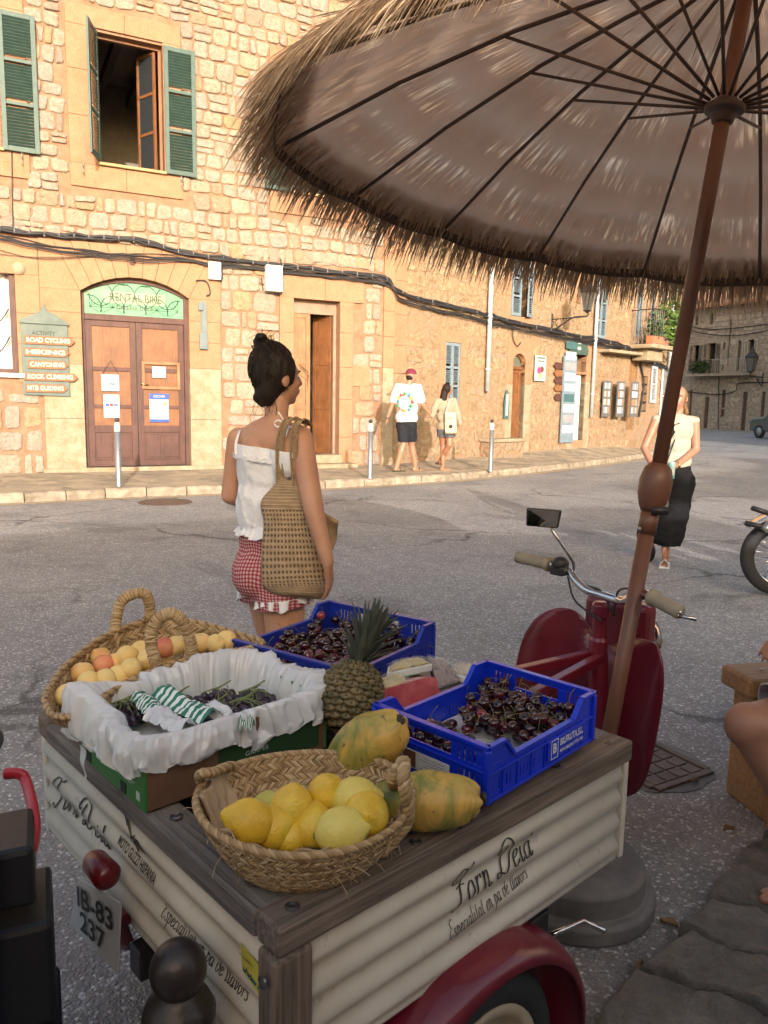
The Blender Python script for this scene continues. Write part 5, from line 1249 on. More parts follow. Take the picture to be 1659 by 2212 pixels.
# red reflector low on tail, tail light and plate
b = MB(); b.bb(-.03, -.008, .02, .10, zB-.085, zB-.045).build('reflector', M_REDD, CT, bevel=.004)
P0 = Yp(205, 1890, 1.42); pl_ = ICT @ P0
PX = -.06; Yc = .62; Zc = .30
def tp_(px, py, x=PX):
    o0 = MCT @ Vector((x, 0, 0)); return Pl(px, py, (o0.x, o0.y), -ang)
pc = [tp_(165, 1900), tp_(262, 1890+0), tp_(300, 2000), tp_(285, 2145), tp_(150, 2020)]
a_, z_ = tp_(210, 2000)
b = MB(); W_, H_ = .062, .075
c1, c2, c3, c4_ = tp_(168, 1898), tp_(260, 1952), tp_(253, 2104), tp_(151, 1996)
poly = [c4_, c3, c2, c1]; Mpl = M4((0, 1, 0), (0, 0, 1), (1, 0, 0), (PX, 0, 0))
b.prism([(p[0], p[1]) for p in poly], .003, Mpl); b.build('number_plate', mat('white_number_plate', (.50, .50, .49), .5, (.42, .42, .41)), CT)
mb = MB()
w_ = c1[0]-c2[0]; tA = (c1[0]+c2[0])/2; yA = (c1[1]+c2[1])/2; yB = (c3[1]+c4_[1])/2; slo = (c2[1]-c1[1])/(c1[0]-c2[0]); slo2 = (c3[1]-c4_[1])/(c4_[0]-c3[0])
hP = yA-yB
for txt, fz, ww in (('IB-83', .70, .84), ('237', .30, .6)):
    s_ = slo*fz+slo2*(1-fz); M = M4((0, -1, s_), (0, 0, 1), (-1, 0, 0), (PX-.004, (c3[0]+c4_[0])/2*(1-fz)+tA*fz, yB+hP*fz)); put_text(mb, txt, hP*.42, M, width=abs(w_)*ww, offset=.0012)
mb.build('plate_numbers', M_BLACK, bpy.data.objects['number_plate'])
b = MB(); q1 = tp_(207, 1898); b.lathe([(0, -.042), (.016, -.042), (.023, -.028), (.025, .028), (.016, .04), (0, .042)], (-.05, q1[0], q1[1]+.014), 20, Matrix.Rotation(R(90), 3, 'X')).build('tail_light', M_REDD, CT, smooth=True)
b = MB(); b.bb(-.05, -.0, q1[0]-.02, q1[0]+.02, q1[1]-.08, zB).build('plate_bracket', M_WINE, CT, bevel=.004)
# chassis
b = MB(); b.bb(.02, LU+.12, .36, .41, .30, .36).bb(.02, LU+.12, .49, .54, .30, .36).bb(.2, .26, -.0, LV, .33, .40).bb(.6, .66, .02, LV-.02, .36, .41).build('chassis', M_BLACKM, CT, bevel=.005)
whc = sidepos(1065, 2190); WX, WZ, WR = .40, .21, .21
M_TYRE = mat('black_rubber_tyre', (.025, .025, .026), .8, bmp=.2)
def wheel(parent, x, y, z, r, wd, M=None, spokes=0, rimm=None):
    M = M if M is not None else Matrix.Rotation(R(90), 3, 'X'); h = wd/2
    t = MB().lathe([(r*.70, -h*.8), (r*.80, -h), (r*.93, -h*.95), (r*.99, -h*.6), (r, 0), (r*.99, h*.6), (r*.93, h*.95), (r*.80, h), (r*.70, h*.8), (r*.70, -h*.8)], (x, y, z), 48, M, cap=False).build('tyre', M_TYRE, parent, smooth=True)
    rm = rimm or mat('cream_wheel_rim', (.45, .36, .24), .5)
    b = MB()
    if spokes:
        b.lathe([(r*.68, -h*.7), (r*.74, -h*.75), (r*.76, -h*.3), (r*.70, 0), (r*.76, h*.3), (r*.74, h*.75), (r*.68, h*.7), (r*.66, 0), (r*.68, -h*.7)], (x, y, z), 48, M, cap=False)
        b.lathe([(0, -h*1.2), (r*.13, -h*1.2), (r*.13, h*1.2), (0, h*1.2)], (x, y, z), 20, M); o_ = b.build('rim', rm, t, smooth=True)
        s_ = MB(); c = Vector((x, y, z))
        for i in range(spokes):
            a = i*2*math.pi/spokes; a2 = a+(.35 if i % 2 else -.35); sg = h*(.9 if i % 4 < 2 else -.9)
            s_.tube([c+M @ Vector((r*.12*math.cos(a), r*.12*math.sin(a), sg)), c+M @ Vector((r*.71*math.cos(a2), r*.71*math.sin(a2), 0))], .0022, 4)
        s_.build('spokes', rm, t)
    else:
        b.lathe([(0, h*.2), (r*.16, h*.2), (r*.2, h*.55), (r*.42, h*.2), (r*.55, h*.25), (r*.62, h*.85), (r*.72, h*.95), (r*.72, h*.8), (r*.62, -h*.8), (0, -h*.8)], (x, y, z), 40, M); b.build('rim', rm, t, smooth=True)
    return t
wheel(CT, WX, .005, WZ, WR, .09); wheel(CT, WX, LV-.005, WZ, WR, .10)
def mudguard(y0, y1, a0=-18, a1=205, rr=.232):
    b = MB()
    def fn(u, v):
        a = R(a0+(a1-a0)*u); k = math.cos((v-.5)*math.pi); r = rr+.035*max(0, k)**.5; y = y0+(y1-y0)*v
        return Vector((WX+r*math.cos(a)*1.12, y, WZ+r*math.sin(a)))
    b.grid(fn, 40, 14); return b.build('mudguard', M_WINE, CT, smooth=True, solid=.004)
mudguard(-.07, .07); mudguard(LV-.07, LV+.07)
# gear lever / engine under the bed, brake lever
b = MB(); b.lathe([(0, -.12), (.09, -.12), (.10, -.1), (.10, .1), (.09, .12), (0, .12)], (LU-.12, .28, .25), 24, Matrix.Rotation(R(90), 3, 'X')); b.bb(LU-.3, LU-.05, .3, .6, .12, .34)
b.build('engine', mat('dark_engine_metal', (.05, .05, .05), .5, metal=.6), CT, bevel=.01)
p = [ICT @ Zp(1225, 2005, .22), ICT @ Zp(1262, 1988, .22), ICT @ Zp(1307, 2012, .22)]
b = MB(); b.tube([ICT @ Zp(1190, 2020, .22)]+p, .006, 8).build('kick_lever', mat('chrome', (.75, .75, .76), .12, metal=1), CT, smooth=True)
# scooter front ------------------------------------------------
YS = .45; XS = LU+.64     # plane of the leg shield
o0 = MCT @ Vector((XS, 0, 0))
def shp(px, py, x=XS): o_ = MCT @ Vector((x, 0, 0)); a, z = Pl(px, py, (o_.x, o_.y), -ang); return (a, z)
lp_ = [(1195, 1690), (1140, 1600), (1118, 1500), (1128, 1400), (1150, 1342), (1185, 1318), (1222, 1322), (1250, 1352), (1268, 1385), (1300, 1400)]
rp_ = [(1345, 1385), (1385, 1383), (1420, 1395), (1438, 1440), (1438, 1500), (1424, 1580), (1402, 1660), (1378, 1706), (1345, 1728), (1310, 1725), (1290, 1800)]
poly = [shp(*p) for p in lp_+rp_]
sm = smooth_pts([Vector((a, z, 0)) for a, z in poly], 4, closed=True)
ymn = min(p.x for p in sm); ymx = max(p.x for p in sm); yc = (ymn+ymx)/2
b = MB(); bm = bmesh.new(); vs_ = [bm.verts.new((p.x, p.y, 0)) for p in sm]; bm.faces.new(vs_); bmesh.ops.triangulate(bm, faces=bm.faces[:]); 
bmesh.ops.subdivide_edges(bm, edges=bm.edges[:], cuts=3, use_grid_fill=True); bm.verts.ensure_lookup_table(); bm.verts.index_update()
V_ = []
for v in bm.verts:
    k = (v.co.x-yc)/((ymx-ymn)/2); V_.append((XS+.05-.07*k*k+.05*max(0, .35-v.co.y), v.co.x, v.co.y))
b.add(V_, [tuple(w.index for w in f.verts) for f in bm.faces]); bm.free(); b.build('leg_shield', M_WINE, CT, smooth=True, solid=.006)
stem = shp(1300, 1330, XS-.02); yS = stem[0]
b = MB(); zt_h = shp(1298, 1300, XS)[1]
b.lathe([(.0, 0), (.028, 0), (.028, .09), (.022, .10), (.022, .16), (.026, .165), (.026, .2), (.016, .21), (0, .21)], (XS-.03, yS, zt_h-.20), 20)
b.tube([(XS-.03, yS, zt_h-.15), (XS+.0, yS, .35)], .03, 12)
for dy in (-.015, .02): b.bar((XS-.03, yS+dy, zt_h-.16), (LU-.04, yS+dy*1.5+(.0 if dy < 0 else .13), RZ-.12 if dy < 0 else RZ-.08), .028, .028)
b.build('steering_column', M_WINE, CT, bevel=.003)
b = MB(); b.bb(XS+.05, XS+.12, yS-.11, yS+.11, zt_h-.26, zt_h-.0).build('front_fairing', M_WINE, CT, bevel=.02)
b = MB(); b.lathe([(0, -.09), (.05, -.085), (.078, -.03), (.082, .0), (.07, .01), (0, .015)], (XS+.17, yS-.02, zt_h-.13), 24, Matrix.Rotation(R(90), 3, 'Y')).build('headlight', MC['chrome'], CT, smooth=True)
wheel(CT, XS+.10, yS+.12, .20, .20, .07); 
b = MB()
def fm(u, v): a = R(-10+200*u); r = .255+.02*math.sin(math.pi*v); return Vector((XS+.10+.9*r*math.cos(a), yS+.07+.1*v, .20+.9*r*math.sin(a)))
b.grid(fm, 30, 8); b.build('front_mudguard', M_WINE, CT, smooth=True, solid=.004)
b = MB()
for s_ in (-1, 1): b.tube([(XS+.03, yS+.05*s_, .5), (XS+.10, yS+.12+.05*s_, .20)], .014, 8)
b.each('fork', M_WINE, CT, smooth=True)
# handlebar (measured in the vertical planes through grips)
hb = {}
def HB3(px, py, y):
    y = 1.93+(y-1.76)*1.19
    return ICT @ Yp(px, py, y)
gl0, gl1 = HB3(1118, 1203, 2.24), HB3(1188, 1219, 2.16)
gr0, gr1 = HB3(1408, 1290, 1.84), HB3(1468, 1322, 1.76)
path = [gl0, gl1, HB3(1222, 1228, 2.12), HB3(1245, 1255, 2.08), HB3(1268, 1275, 2.05), HB3(1300, 1285, 2.02), HB3(1340, 1297, 1.97), HB3(1362, 1292, 1.93), HB3(1385, 1280, 1.89), gr0, gr1]
b = MB(); b.tube(smooth_pts(path[1:-1], 6), .0125, 12).build('handlebar', MC['chrome'], CT, smooth=True)
M_GRIP = mat('aged_cream_rubber', (.36, .31, .22), .6, (.28, .24, .17), ns=12)
def grip(a, c):
    d = (c-a).normalized(); L_ = (c-a).length
    x, y, z = frame(d); M = Matrix((x, y, z)).transposed()
    pr = [(0, 0), (.019, 0), (.020, .004)]+[(.0185+.0012*(i % 2), .008+.0045*i) for i in range(int((L_-.02)/.0045))]+[(.024, L_-.01), (.024, L_), (.012, L_+.002)]
    return MB().lathe(pr, a, 20, M).build('grip', M_GRIP, CT, smooth=True)
grip(gl0, gl1); grip(gr1, gr0)
b = MB(); b.ell(gr1+(gr1-gr0).normalized()*.002, (.006, .006, .006)); b.tube([gr1+Vector((0, 0, -.01)), HB3(1505, 1338, 1.74)], .0055, 8); b.tube([gr0, gr0+Vector((.02, .0, -.02)), gr1+Vector((0, 0, -.01))], .005, 6); b.build('brake_lever', MC['chrome'], CT, smooth=True)
b = MB(); c = HB3(1210, 1218, 2.12); b.ell(c, (.028, .028, .024)).box(c+Vector((0, 0, -.02)), (.045, .05, .03)).build('bell_switch', M_BLACKM, CT, bevel=.006)
b = MB(); m0 = HB3(1240, 1225, 2.10); m1 = HB3(1238, 1213, 2.10); m2 = HB3(1190, 1142, 2.04)
b.tube([HB3(1236, 1240, 2.10), m0, m1, m2], .0045, 8).build('mirror_stalk', MC['chrome'], CT, smooth=True)
# rectangular mirror tilted like the photo
k0, k1, k2, k3 = HB3(1137, 1097, 2.05), HB3(1213, 1103, 2.02), HB3(1205, 1142, 2.02), HB3(1136, 1136, 2.05)
n_ = (k1-k0).cross(k3-k0).normalized()
if n_.dot(ICT @ Vector((0, 0, HC))-k0) < 0: n_ = -n_
b = MB(); b.add([k0, k1, k2, k3]+[k-n_*.018 for k in (k0, k1, k2, k3)], [(0, 1, 2, 3), (7, 6, 5, 4), (0, 4, 5, 1), (1, 5, 6, 2), (2, 6, 7, 3), (3, 7, 4, 0)]).build('mirror', M_BLACKM, CT, bevel=.004)
cc_ = (k0+k1+k2+k3)/4; q4 = [cc_+(k-cc_)*.9+n_*.002 for k in (k0, k1, k2, k3)]
MB().add(q4, [(0, 1, 2, 3)]).build('mirror_glass', mat('mirror_silver', (.8, .8, .8), .03, metal=1), bpy.data.objects['mirror'])
b = MB(); r0 = HB3(1368, 1270, 1.93); b.tube([r0, HB3(1380, 1240, 1.93), HB3(1396, 1215, 1.93)], .0045, 8); b.build('mirror_stalk', MC['chrome'], CT, smooth=True)
b = MB(); b.ell(HB3(1395, 1190, 1.94), (.008, .03, .035)); b.ell(HB3(1393, 1214, 1.93), (.012, .012, .01)).build('mirror', M_BLACKM, CT, smooth=True)
b = MB()
for pts in ([(1225, 1232, 2.11), (1238, 1290, 2.08), (1268, 1320, 2.04), (1300, 1340, 2.0)], [(1235, 1240, 2.1), (1262, 1262, 2.07), (1300, 1278, 2.02), (1320, 1320, 2.0)], [(1405, 1282, 1.86), (1370, 1272, 1.9), (1335, 1278, 1.97), (1325, 1330, 2.0)], [(1395, 1292, 1.88), (1370, 1300, 1.92), (1345, 1330, 1.98)]):
    b.tube(smooth_pts([HB3(*p) for p in pts], 5), .0032, 5)
b.each('control_cable', M_CABLE, CT, smooth=True)
# ================================================================ BASKETS
M_STRAW, nt, bs_ = newmat('woven_esparto_straw'); g_ = nt.nodes.new('ShaderNodeNewGeometry'); v = coords(nt, (1, 1, 1))
c_ = ramp(nt, g_.outputs['Random Per Island'], [(0, (.25, .15, .065)), (.4, (.42, .28, .14)), (.8, (.54, .39, .21)), (1, (.62, .49, .30))]); nt.links.new(c_, bs_.inputs['Base Color']); bs_.inputs['Roughness'].default_value = .6; bs_.inputs['Specular IOR Level'].default_value = .3
M_STRAWD = mat('straw_backing', (.26, .17, .08), .9, (.16, .10, .045), ns=60, bmp=.5)
def weave(mb, S, nr, ns, fib=3, r=.0013, off=.003, inside=True, t0=.02, rnd=random.Random(1)):
    for side in ((1, -1) if inside else (1,)):
        for k in range(nr):
            a, b_ = t0+(1-t0)*k/nr, t0+(1-t0)*(k+1)/nr; dr = 1 if k % 2 == 0 else -1
            for j in range(ns):
                th = 2*math.pi*(j+rnd.uniform(-.08, .08))/ns; dth = 2*math.pi/ns*1.35*dr
                for f in range(fib):
                    o_ = (f-(fib-1)/2)*2*math.pi/ns*.27; P = []
                    for i in range(4):
                        q = i/3; tt = a-.25*(b_-a)+(b_-a)*1.5*q; tt = min(max(tt, .0), 1.0); hh = th+o_+dth*q
                        p, n = S(hh, tt); P.append(p+n*side*(off*(-.3+1.35*math.sin(math.pi*q))+rnd.uniform(-.0004, .0004)))
                    mb.tube(P, [r*.8, r, r, r*.8], 4, cap=False)
def rope(mb, P, r, turns=60, strands=3, fr=None, closed=False):
    P = [Vector(p) for p in P]; k = len(P); fr = fr or r*.55
    up = Vector((.13, .2, 1)).normalized(); fx = []
    px = None
    for i in range(k):
        d = ((P[(i+1) % k]-P[i-1]) if closed else (P[min(i+1, k-1)]-P[max(i-1, 0)])).normalized()
        if px is None: x, y, _ = frame(d)
        else: x = (px-d*px.dot(d)).normalized(); y = d.cross(x)
        px = x; fx.append((x, y))
    for s in range(strands):
        Q = []
        for i in range(k):
            a = 2*math.pi*(s/strands)+turns*2*math.pi*i/k; Q.append(P[i]+(fx[i][0]*math.cos(a)+fx[i][1]*math.sin(a))*r*.5)
        mb.tube(Q, fr, 6, closed=closed)
def normal_of(P, e=.02):
    def S(th, t):
        p = P(th, t); a = P(th+e, t)-P(th-e, t); t2 = min(t+.02, 1); t1 = max(t-.02, 0); b_ = P(th, t2)-P(th, t1); n = a.cross(b_)
        return p, (n.normalized() if n.length > 1e-9 else Vector((0, 0, -1)))
    return S
# lemon basket
LC = (Zp(450, 1722, .80)+Zp(862, 1722, .80))/2; LC = Vector((LC.x-.001, LC.y+.002, .706)); LR = .158
LBk = thing('lemon_basket', 'round woven straw basket of lemons on the near corner of the cart', 'basket', LC)
def PL(th, t):
    rad = (.085+(LR-.085)*t**.75)*(1+.02*math.sin(3*th+1)); z = .095*t**1.35+.006*math.sin(2*th+.5)*t
    return Vector((rad*1.04*math.cos(th), rad*.97*math.sin(th), z))
b = MB(); b.grid(lambda u, v: PL(u*2*math.pi, v), 60, 14, cu=True); b.grid(lambda u, v: PL(u*2*math.pi, 0)*Vector((1, 1, 1)).length/1.7320508*(1-v*.98) if True else None, 60, 3, cu=True)
b.build('basket_shell', M_STRAWD, LBk, smooth=True, solid=.003)
SL = normal_of(PL); b = MB(); weave(b, SL, 12, 74, 3, .0015, .0036, rnd=random.Random(4)); wv = b.build('basket_weave', M_STRAW, LBk, smooth=True)
b = MB(); rope(b, [PL(2*math.pi*i/240, 1.0)+Vector((0, 0, .001)) for i in range(240)], .0062, 46, 3, closed=True); b.build('rim_braid', M_STRAW, LBk, smooth=True)
def handle(parent, pts, r, turns, nm='handle', n=10):
    b = MB(); rope(b, smooth_pts(pts, n), r, turns, 4, r*.52); b.build(nm, M_STRAW, parent, smooth=True)
e_ = LC
def LL(px, py, z): return Zp(px, py, z)-LC
handle(LBk, [PL(R(172), .55), PL(R(168), .95)+Vector((-.008, 0, .01)), LL(436, 1672, .842), LL(462, 1668, .836), PL(R(140), .95)+Vector((0, .004, .004)), PL(R(135), .6)], .0085, 9)
handle(LBk, [PL(R(-22), .45), PL(R(-18), .9)+Vector((.008, 0, .004)), LL(872, 1690, .862), LL(872, 1645, .875), LL(850, 1680, .85), PL(R(28), .8), PL(R(30), .5)], .0105, 11)
b = MB(); rnd = random.Random(8)
for i in range(60):
    th = rnd.uniform(0, 6.28); t = rnd.uniform(.1, 1); p, n = SL(th, t); d = (n+Vector((rnd.uniform(-1, 1), rnd.uniform(-1, 1), rnd.uniform(-1, .6)))).normalized(); L_ = rnd.uniform(.01, .035)
    b.tube([p+n*.003, p+n*.006+d*L_*.5, p+n*.004+d*L_+Vector((0, 0, -L_*.3))], .0005, 3)
b.build('loose_straw', M_STRAW, LBk)
# paper lining
M_KRAFT = mat('tan_kraft_paper', (.50, .36, .22), .8, (.40, .28, .17), ns=12, bmp=.3)
pp = thing('paper_lining', 'torn tan kraft paper tucked under the lemons', 'paper', LC)
for th0, th1, hh, nm in ((R(150), R(196), 1.02, 0), (R(225), R(292), .97, 0)):
    b = MB()
    def fp(u, v):
        th = th0+(th1-th0)*u; t = .45+(hh-.45)*v*(1+.10*math.sin(u*9)); p, n = SL(th, min(t, 1)); q = p-n*(.010+.006*noise.noise(Vector((u*7, v*4, nm)))+.004*math.sin(u*22+v*5)); q.z += max(0, t-1)*.1; return q
    b.grid(fp, 24, 10); b.build('paper_sheet', M_KRAFT, pp, smooth=True, solid=.0006)
# ---- fruit ----
def fruitmat(name, stops, rough=.35, pore=0, spots=None, ns=3, coat=.1, sss=0):
    m, nt, b = newmat(name); MC[name] = m; v = coords(nt)
    oi = nt.nodes.new('ShaderNodeObjectInfo'); ad = nt.nodes.new('ShaderNodeVectorMath'); ad.operation = 'ADD'
    cm = nt.nodes.new('ShaderNodeCombineXYZ'); mu = nt.nodes.new('ShaderNodeMath'); mu.operation = 'MULTIPLY'; mu.inputs[1].default_value = 30; nt.links.new(oi.outputs['Random'], mu.inputs[0]); nt.links.new(mu.outputs[0], cm.inputs[0]); nt.links.new(v, ad.inputs[0]); nt.links.new(cm.outputs[0], ad.inputs[1]); v = ad.outputs[0]
    c = ramp(nt, noiset(nt, v, ns, 3), stops)
    if spots:
        s = ramp(nt, noiset(nt, v, spots[0], 3, .5), [(spots[1], 0), (spots[1]+.04, 1)]); c = mixc(nt, s, c, spots[2])
    nt.links.new(c, b.inputs['Base Color']); b.inputs['Roughness'].default_value = rough; b.inputs['Coat Weight'].default_value = coat; b.inputs['Coat Roughness'].default_value = .25
    if sss: b.inputs['Subsurface Weight'].default_value = sss; b.inputs['Subsurface Radius'].default_value = (.01, .005, .002)
    if pore: bump(nt, b, noiset(nt, v, pore, 2), .7, .002)
    return m
M_LEM = fruitmat('lemon_peel', [(.3, (.62, .36, .02)), (.55, (.76, .50, .04)), (.75, (.66, .50, .07))], .42, 260, (60, .74, (.28, .20, .05)), 16)
M_LEMG = fruitmat('greenish_lemon_peel', [(.3, (.36, .36, .06)), (.7, (.58, .46, .07))], .45, 260, None, 14)
M_STEM = mat('dry_stem', (.20, .14, .06), .8)
def lemon_geo(b, r, l, seed):
    rn = Vector((seed*1.7, seed*.9, 0))
    def f(d):
        z = d.z; k = 1+.03*noise.noise(d*1.8+rn); 
        return k*(1+.0*z)
    pr = []
    n = 22
    for i in range(n+1):
        ph = math.pi*i/n; z = math.cos(ph)*l; rr = math.sin(ph)*r
        if z > l*.8: rr = rr*(1-.22*((z/l-.8)/.2)); z += .0075*((z/l-.8)/.2)**1.5
        pr.append((max(rr, 0), z))
    o0 = len(b.v); b.lathe(pr[::-1], n=28)
    b.v[o0:] = [tuple(Vector(q)*(1+.035*noise.noise(Vector(q)*34+rn))) for q in b.v[o0:]]
LM = []
for i in range(3):
    b = MB(); lemon_geo(b, .0322, .0375, i); LM.append(b)
lem = [(541, 1776, .803, (0, 70, 185), 'bright yellow lemon at the left with its tip pointing left', 0, 1.0), (597, 1784, .790, (0, 60, 60), 'lemon half hidden behind the bright leftmost lemon', 0, .95),
       (579, 1751, .795, (20, 30, 0), 'small greenish lemon behind the leftmost lemon', 1, .86), (630, 1748, .803, (10, 8, 0), 'upright lemon with a brown stem scar, back left', 0, 1.02),
       (706, 1722, .800, (25, -12, 40), 'round lemon at the back middle of the basket', 0, 1.02), (766, 1726, .806, (0, 75, -10), 'pale lemon with a green tip at the back right', 2, 1.02),
       (791, 1761, .808, (60, 10, 0), 'large pale lemon at the right beside the basket wall', 0, 1.04), (678, 1783, .788, (0, 60, 90), 'lemon low in the middle between the others', 0, .9),
       (737, 1793, .806, (0, 80, 8), 'pale yellow lemon lying in front with its tip to the right', 2, 1.0), (626, 1803, .775, (0, 80, 120), 'lemon at the front mostly hidden under the paper', 0, .9), (690, 1760, .766, (0, 20, 0), 'lemon deep in the basket under the top layer', 0, .95)]
for i, (px, py, z, ro, lab, mk, sc_) in enumerate(lem):
    o = LM[i % 3].build('lemon', [M_LEM, M_LEMG, fruitmat('pale_lemon_peel', [(.3, (.70, .54, .10)), (.7, (.72, .60, .14))], .42, 260, None, 12) if 'pale_lemon_peel' not in MC else MC['pale_lemon_peel']][mk], None, smooth=True)
    o.location = Zp(px, py, z); o.rotation_euler = [R(q) for q in ro]; o.scale = (sc_,)*3; tag(o, lab, 'lemon', 'lemons in the near basket')
    q = MB().lathe([(0, -.0396), (.004, -.0394), (.0045, -.0378), (.002, -.037)], n=8).build('stem_scar', M_STEM, o)
# ---- peach basket ----
back = [(97, 1512, .83), (112, 1478, .835), (150, 1430, .84), (230, 1372, .845), (330, 1338, .85), (420, 1343, .85), (500, 1364, .845), (567, 1386, .84)]
near = [(545, 1398, .835), (480, 1410, .835), (410, 1424, .835), (340, 1446, .835), (275, 1474, .835), (215, 1510, .835), (160, 1545, .83), (115, 1545, .825)]
RP = smooth_pts([Zp(*p) for p in back+near], 10, closed=True)
ctr = sum(RP, Vector())/len(RP)
PBo = Vector((ctr.x, ctr.y, .712)); PB_ = thing('peach_basket', 'wide shallow straw basket with two tall rope handles full of peaches', 'basket', PBo)
nRP = len(RP)
def PP(th, t):
    q = (th/(2*math.pi)*nRP) % nRP; i = int(q); f = q-i; rim = RP[i].lerp(RP[(i+1) % nRP], f)-PBo
    base = Vector((rim.x*.6-.0, rim.y*.45+.06, 0)); k = t**.8; p = base.lerp(rim, k); p.x += rim.x*.06*math.sin(math.pi*t); p.y += rim.y*.06*math.sin(math.pi*t); p.z = rim.z*t**1.15; return p
sgn_ = 1 if normal_of(PP)(0.3, .5)[1].dot(PP(.3, .5)) > 0 else -1
def SP(th, t): p, n = normal_of(PP)(th, t); return p, n*sgn_
b = MB(); b.grid(lambda u, v: PP(u*2*math.pi, v), 90, 12, cu=True); b.grid(lambda u, v: PP(u*2*math.pi, 0)*(1-.98*v), 90, 3, cu=True); b.build('basket_shell', M_STRAWD, PB_, smooth=True, solid=.003)
b = MB(); weave(b, SP, 12, 92, 3, .0019, .004, rnd=random.Random(6)); b.build('basket_weave', M_STRAW, PB_, smooth=True)
b = MB(); rope(b, [p-PBo for p in RP], .0075, 60, 3, closed=True); b.build('rim_braid', M_STRAW, PB_, smooth=True)
def W3(px, py, y): return Yp(px, py, y)-PBo
def near_t(px, py): return min(range(nRP), key=lambda i: (proj(RP[i])[0]-px)**2+(proj(RP[i])[1]-py)**2)
for (a_, c_, top, yy) in (((250, 1362), (325, 1340), [(252, 1330), (262, 1300), (285, 1284), (312, 1282), (322, 1300), (324, 1328)], None), ((338, 1448), (412, 1424), [(328, 1400), (328, 1362), (345, 1335), (370, 1325), (395, 1342), (408, 1375), (414, 1405)], None)):
    A_ = RP[near_t(*a_)]; B_ = RP[near_t(*c_)]; y0 = A_.y; y1 = B_.y
    P_ = [A_-PBo+Vector((0, 0, -.04)), A_-PBo]+[W3(px, py, y0+(y1-y0)*(i+1)/(len(top)+1)) for i, (px, py) in enumerate(top)]+[B_-PBo, B_-PBo+Vector((0, 0, -.05))]
    b = MB(); SM = smooth_pts(P_, 10); rope(b, SM, .0095, 5, 3, .0065); 
    for i in range(int(len(SM)*.12), int(len(SM)*.88)):   # wrapped binding
        for s in (0, .5):
            j = min(i+1, len(SM)-1); c = SM[i].lerp(SM[j], s); d = (SM[j]-SM[i-1]).normalized(); x, y, _ = frame((d+Vector((rnd.uniform(-.25, .25), rnd.uniform(-.25, .25), rnd.uniform(-.2, .2)))).normalized())
            b.tube([c+(x*math.cos(a*math.pi/5)+y*math.sin(a*math.pi/5))*.0118 for a in range(10)], .0021, 4, closed=True)
    b.build('handle', M_STRAW, PB_, smooth=True)
M_PEACH = fruitmat('peach_skin', [(.32, (.72, .22, .10)), (.45, (.80, .48, .16)), (.7, (.84, .60, .24))], .6, 0, None, 11, 0, .1)
M_PEACHR = fruitmat('blushed_peach_skin', [(.35, (.66, .12, .08)), (.6, (.80, .36, .16)), (.8, (.84, .55, .22))], .6, 0, None, 12, 0, .1)
M_PEACHY = fruitmat('yellow_peach_skin', [(.3, (.80, .52, .16)), (.7, (.86, .66, .28))], .6, 0, None, 9, 0, .1)
def peach():
    b = MB()
    def f(d):
        a = math.atan2(d.y, d.x); groove = math.exp(-(a/.18)**2)*.07*(1-abs(d.z)*.2); dim = math.exp(-((1-d.z)/.06))*.16
        return 1-groove-dim
    b.ell((0, 0, 0), (.0245, .0245, .0235), None, 28, 18, fn=f); return b
PE = peach()
pea = [(145, 1502, 'pale yellow peach at the far left edge of the basket', 2), (178, 1454, 'golden peach with a dimple near the left wall', 0), (216, 1420, 'orange peach behind the blushed one', 0), (226, 1438, 'peach with a deep red blush at the left', 1), (250, 1433, 'peach just right of the blushed one', 0), (192, 1474, 'yellow peach in front of the dimpled one', 2), (228, 1469, 'yellow peach at the middle of the left group', 2),
       (258, 1461, 'pale peach against the near wall under the handle', 2), (166, 1508, 'orange peach beside the white plastic liner', 0), (275, 1417, 'peach behind the middle pair', 2), (304, 1406, 'golden peach just left of the front handle', 2), (284, 1443, 'large golden peach in the middle', 2), (318, 1424, 'peach at the foot of the front handle', 2), (355, 1399, 'split peach with bright red skin behind the front handle', 1),
       (378, 1395, 'yellow peach framed by the front handle', 2), (404, 1390, 'pale peach at the right foot of the front handle', 2), (434, 1389, 'orange peach right of the front handle', 0), (466, 1390, 'pale yellow peach second from the right end', 2), (489, 1384, 'pale yellow peach at the right end of the row', 2)]
for i, (px, py, lab, mk) in enumerate(pea):
    z = .815 if i < 9 else .832
    o = PE.build('peach', [M_PEACH, M_PEACHR, M_PEACHY][mk], None, smooth=True); o.location = Zp(px, py, z); o.rotation_euler = (rnd.uniform(-.9, .9), rnd.uniform(-.9, .9), rnd.uniform(0, 6)); s_ = rnd.uniform(.92, 1.06); o.scale = (s_,)*3
    tag(o, lab, 'peach', 'peaches in the handled basket')
for i in range(22):   # lower layer that fills the basket
    th = rnd.uniform(0, 6.28); k = rnd.uniform(.1, .75); p = PP(th, .3)*k; o = PE.build('peach', M_PEACHY, None, smooth=True); o.location = PBo+Vector((p.x, p.y, .055+rnd.uniform(0, .02))); o.rotation_euler = (rnd.uniform(-.9, .9), rnd.uniform(-.9, .9), rnd.uniform(0, 6))
    tag(o, 'peach buried in the lower layer of the handled basket', 'peach', 'lower layer of peaches')
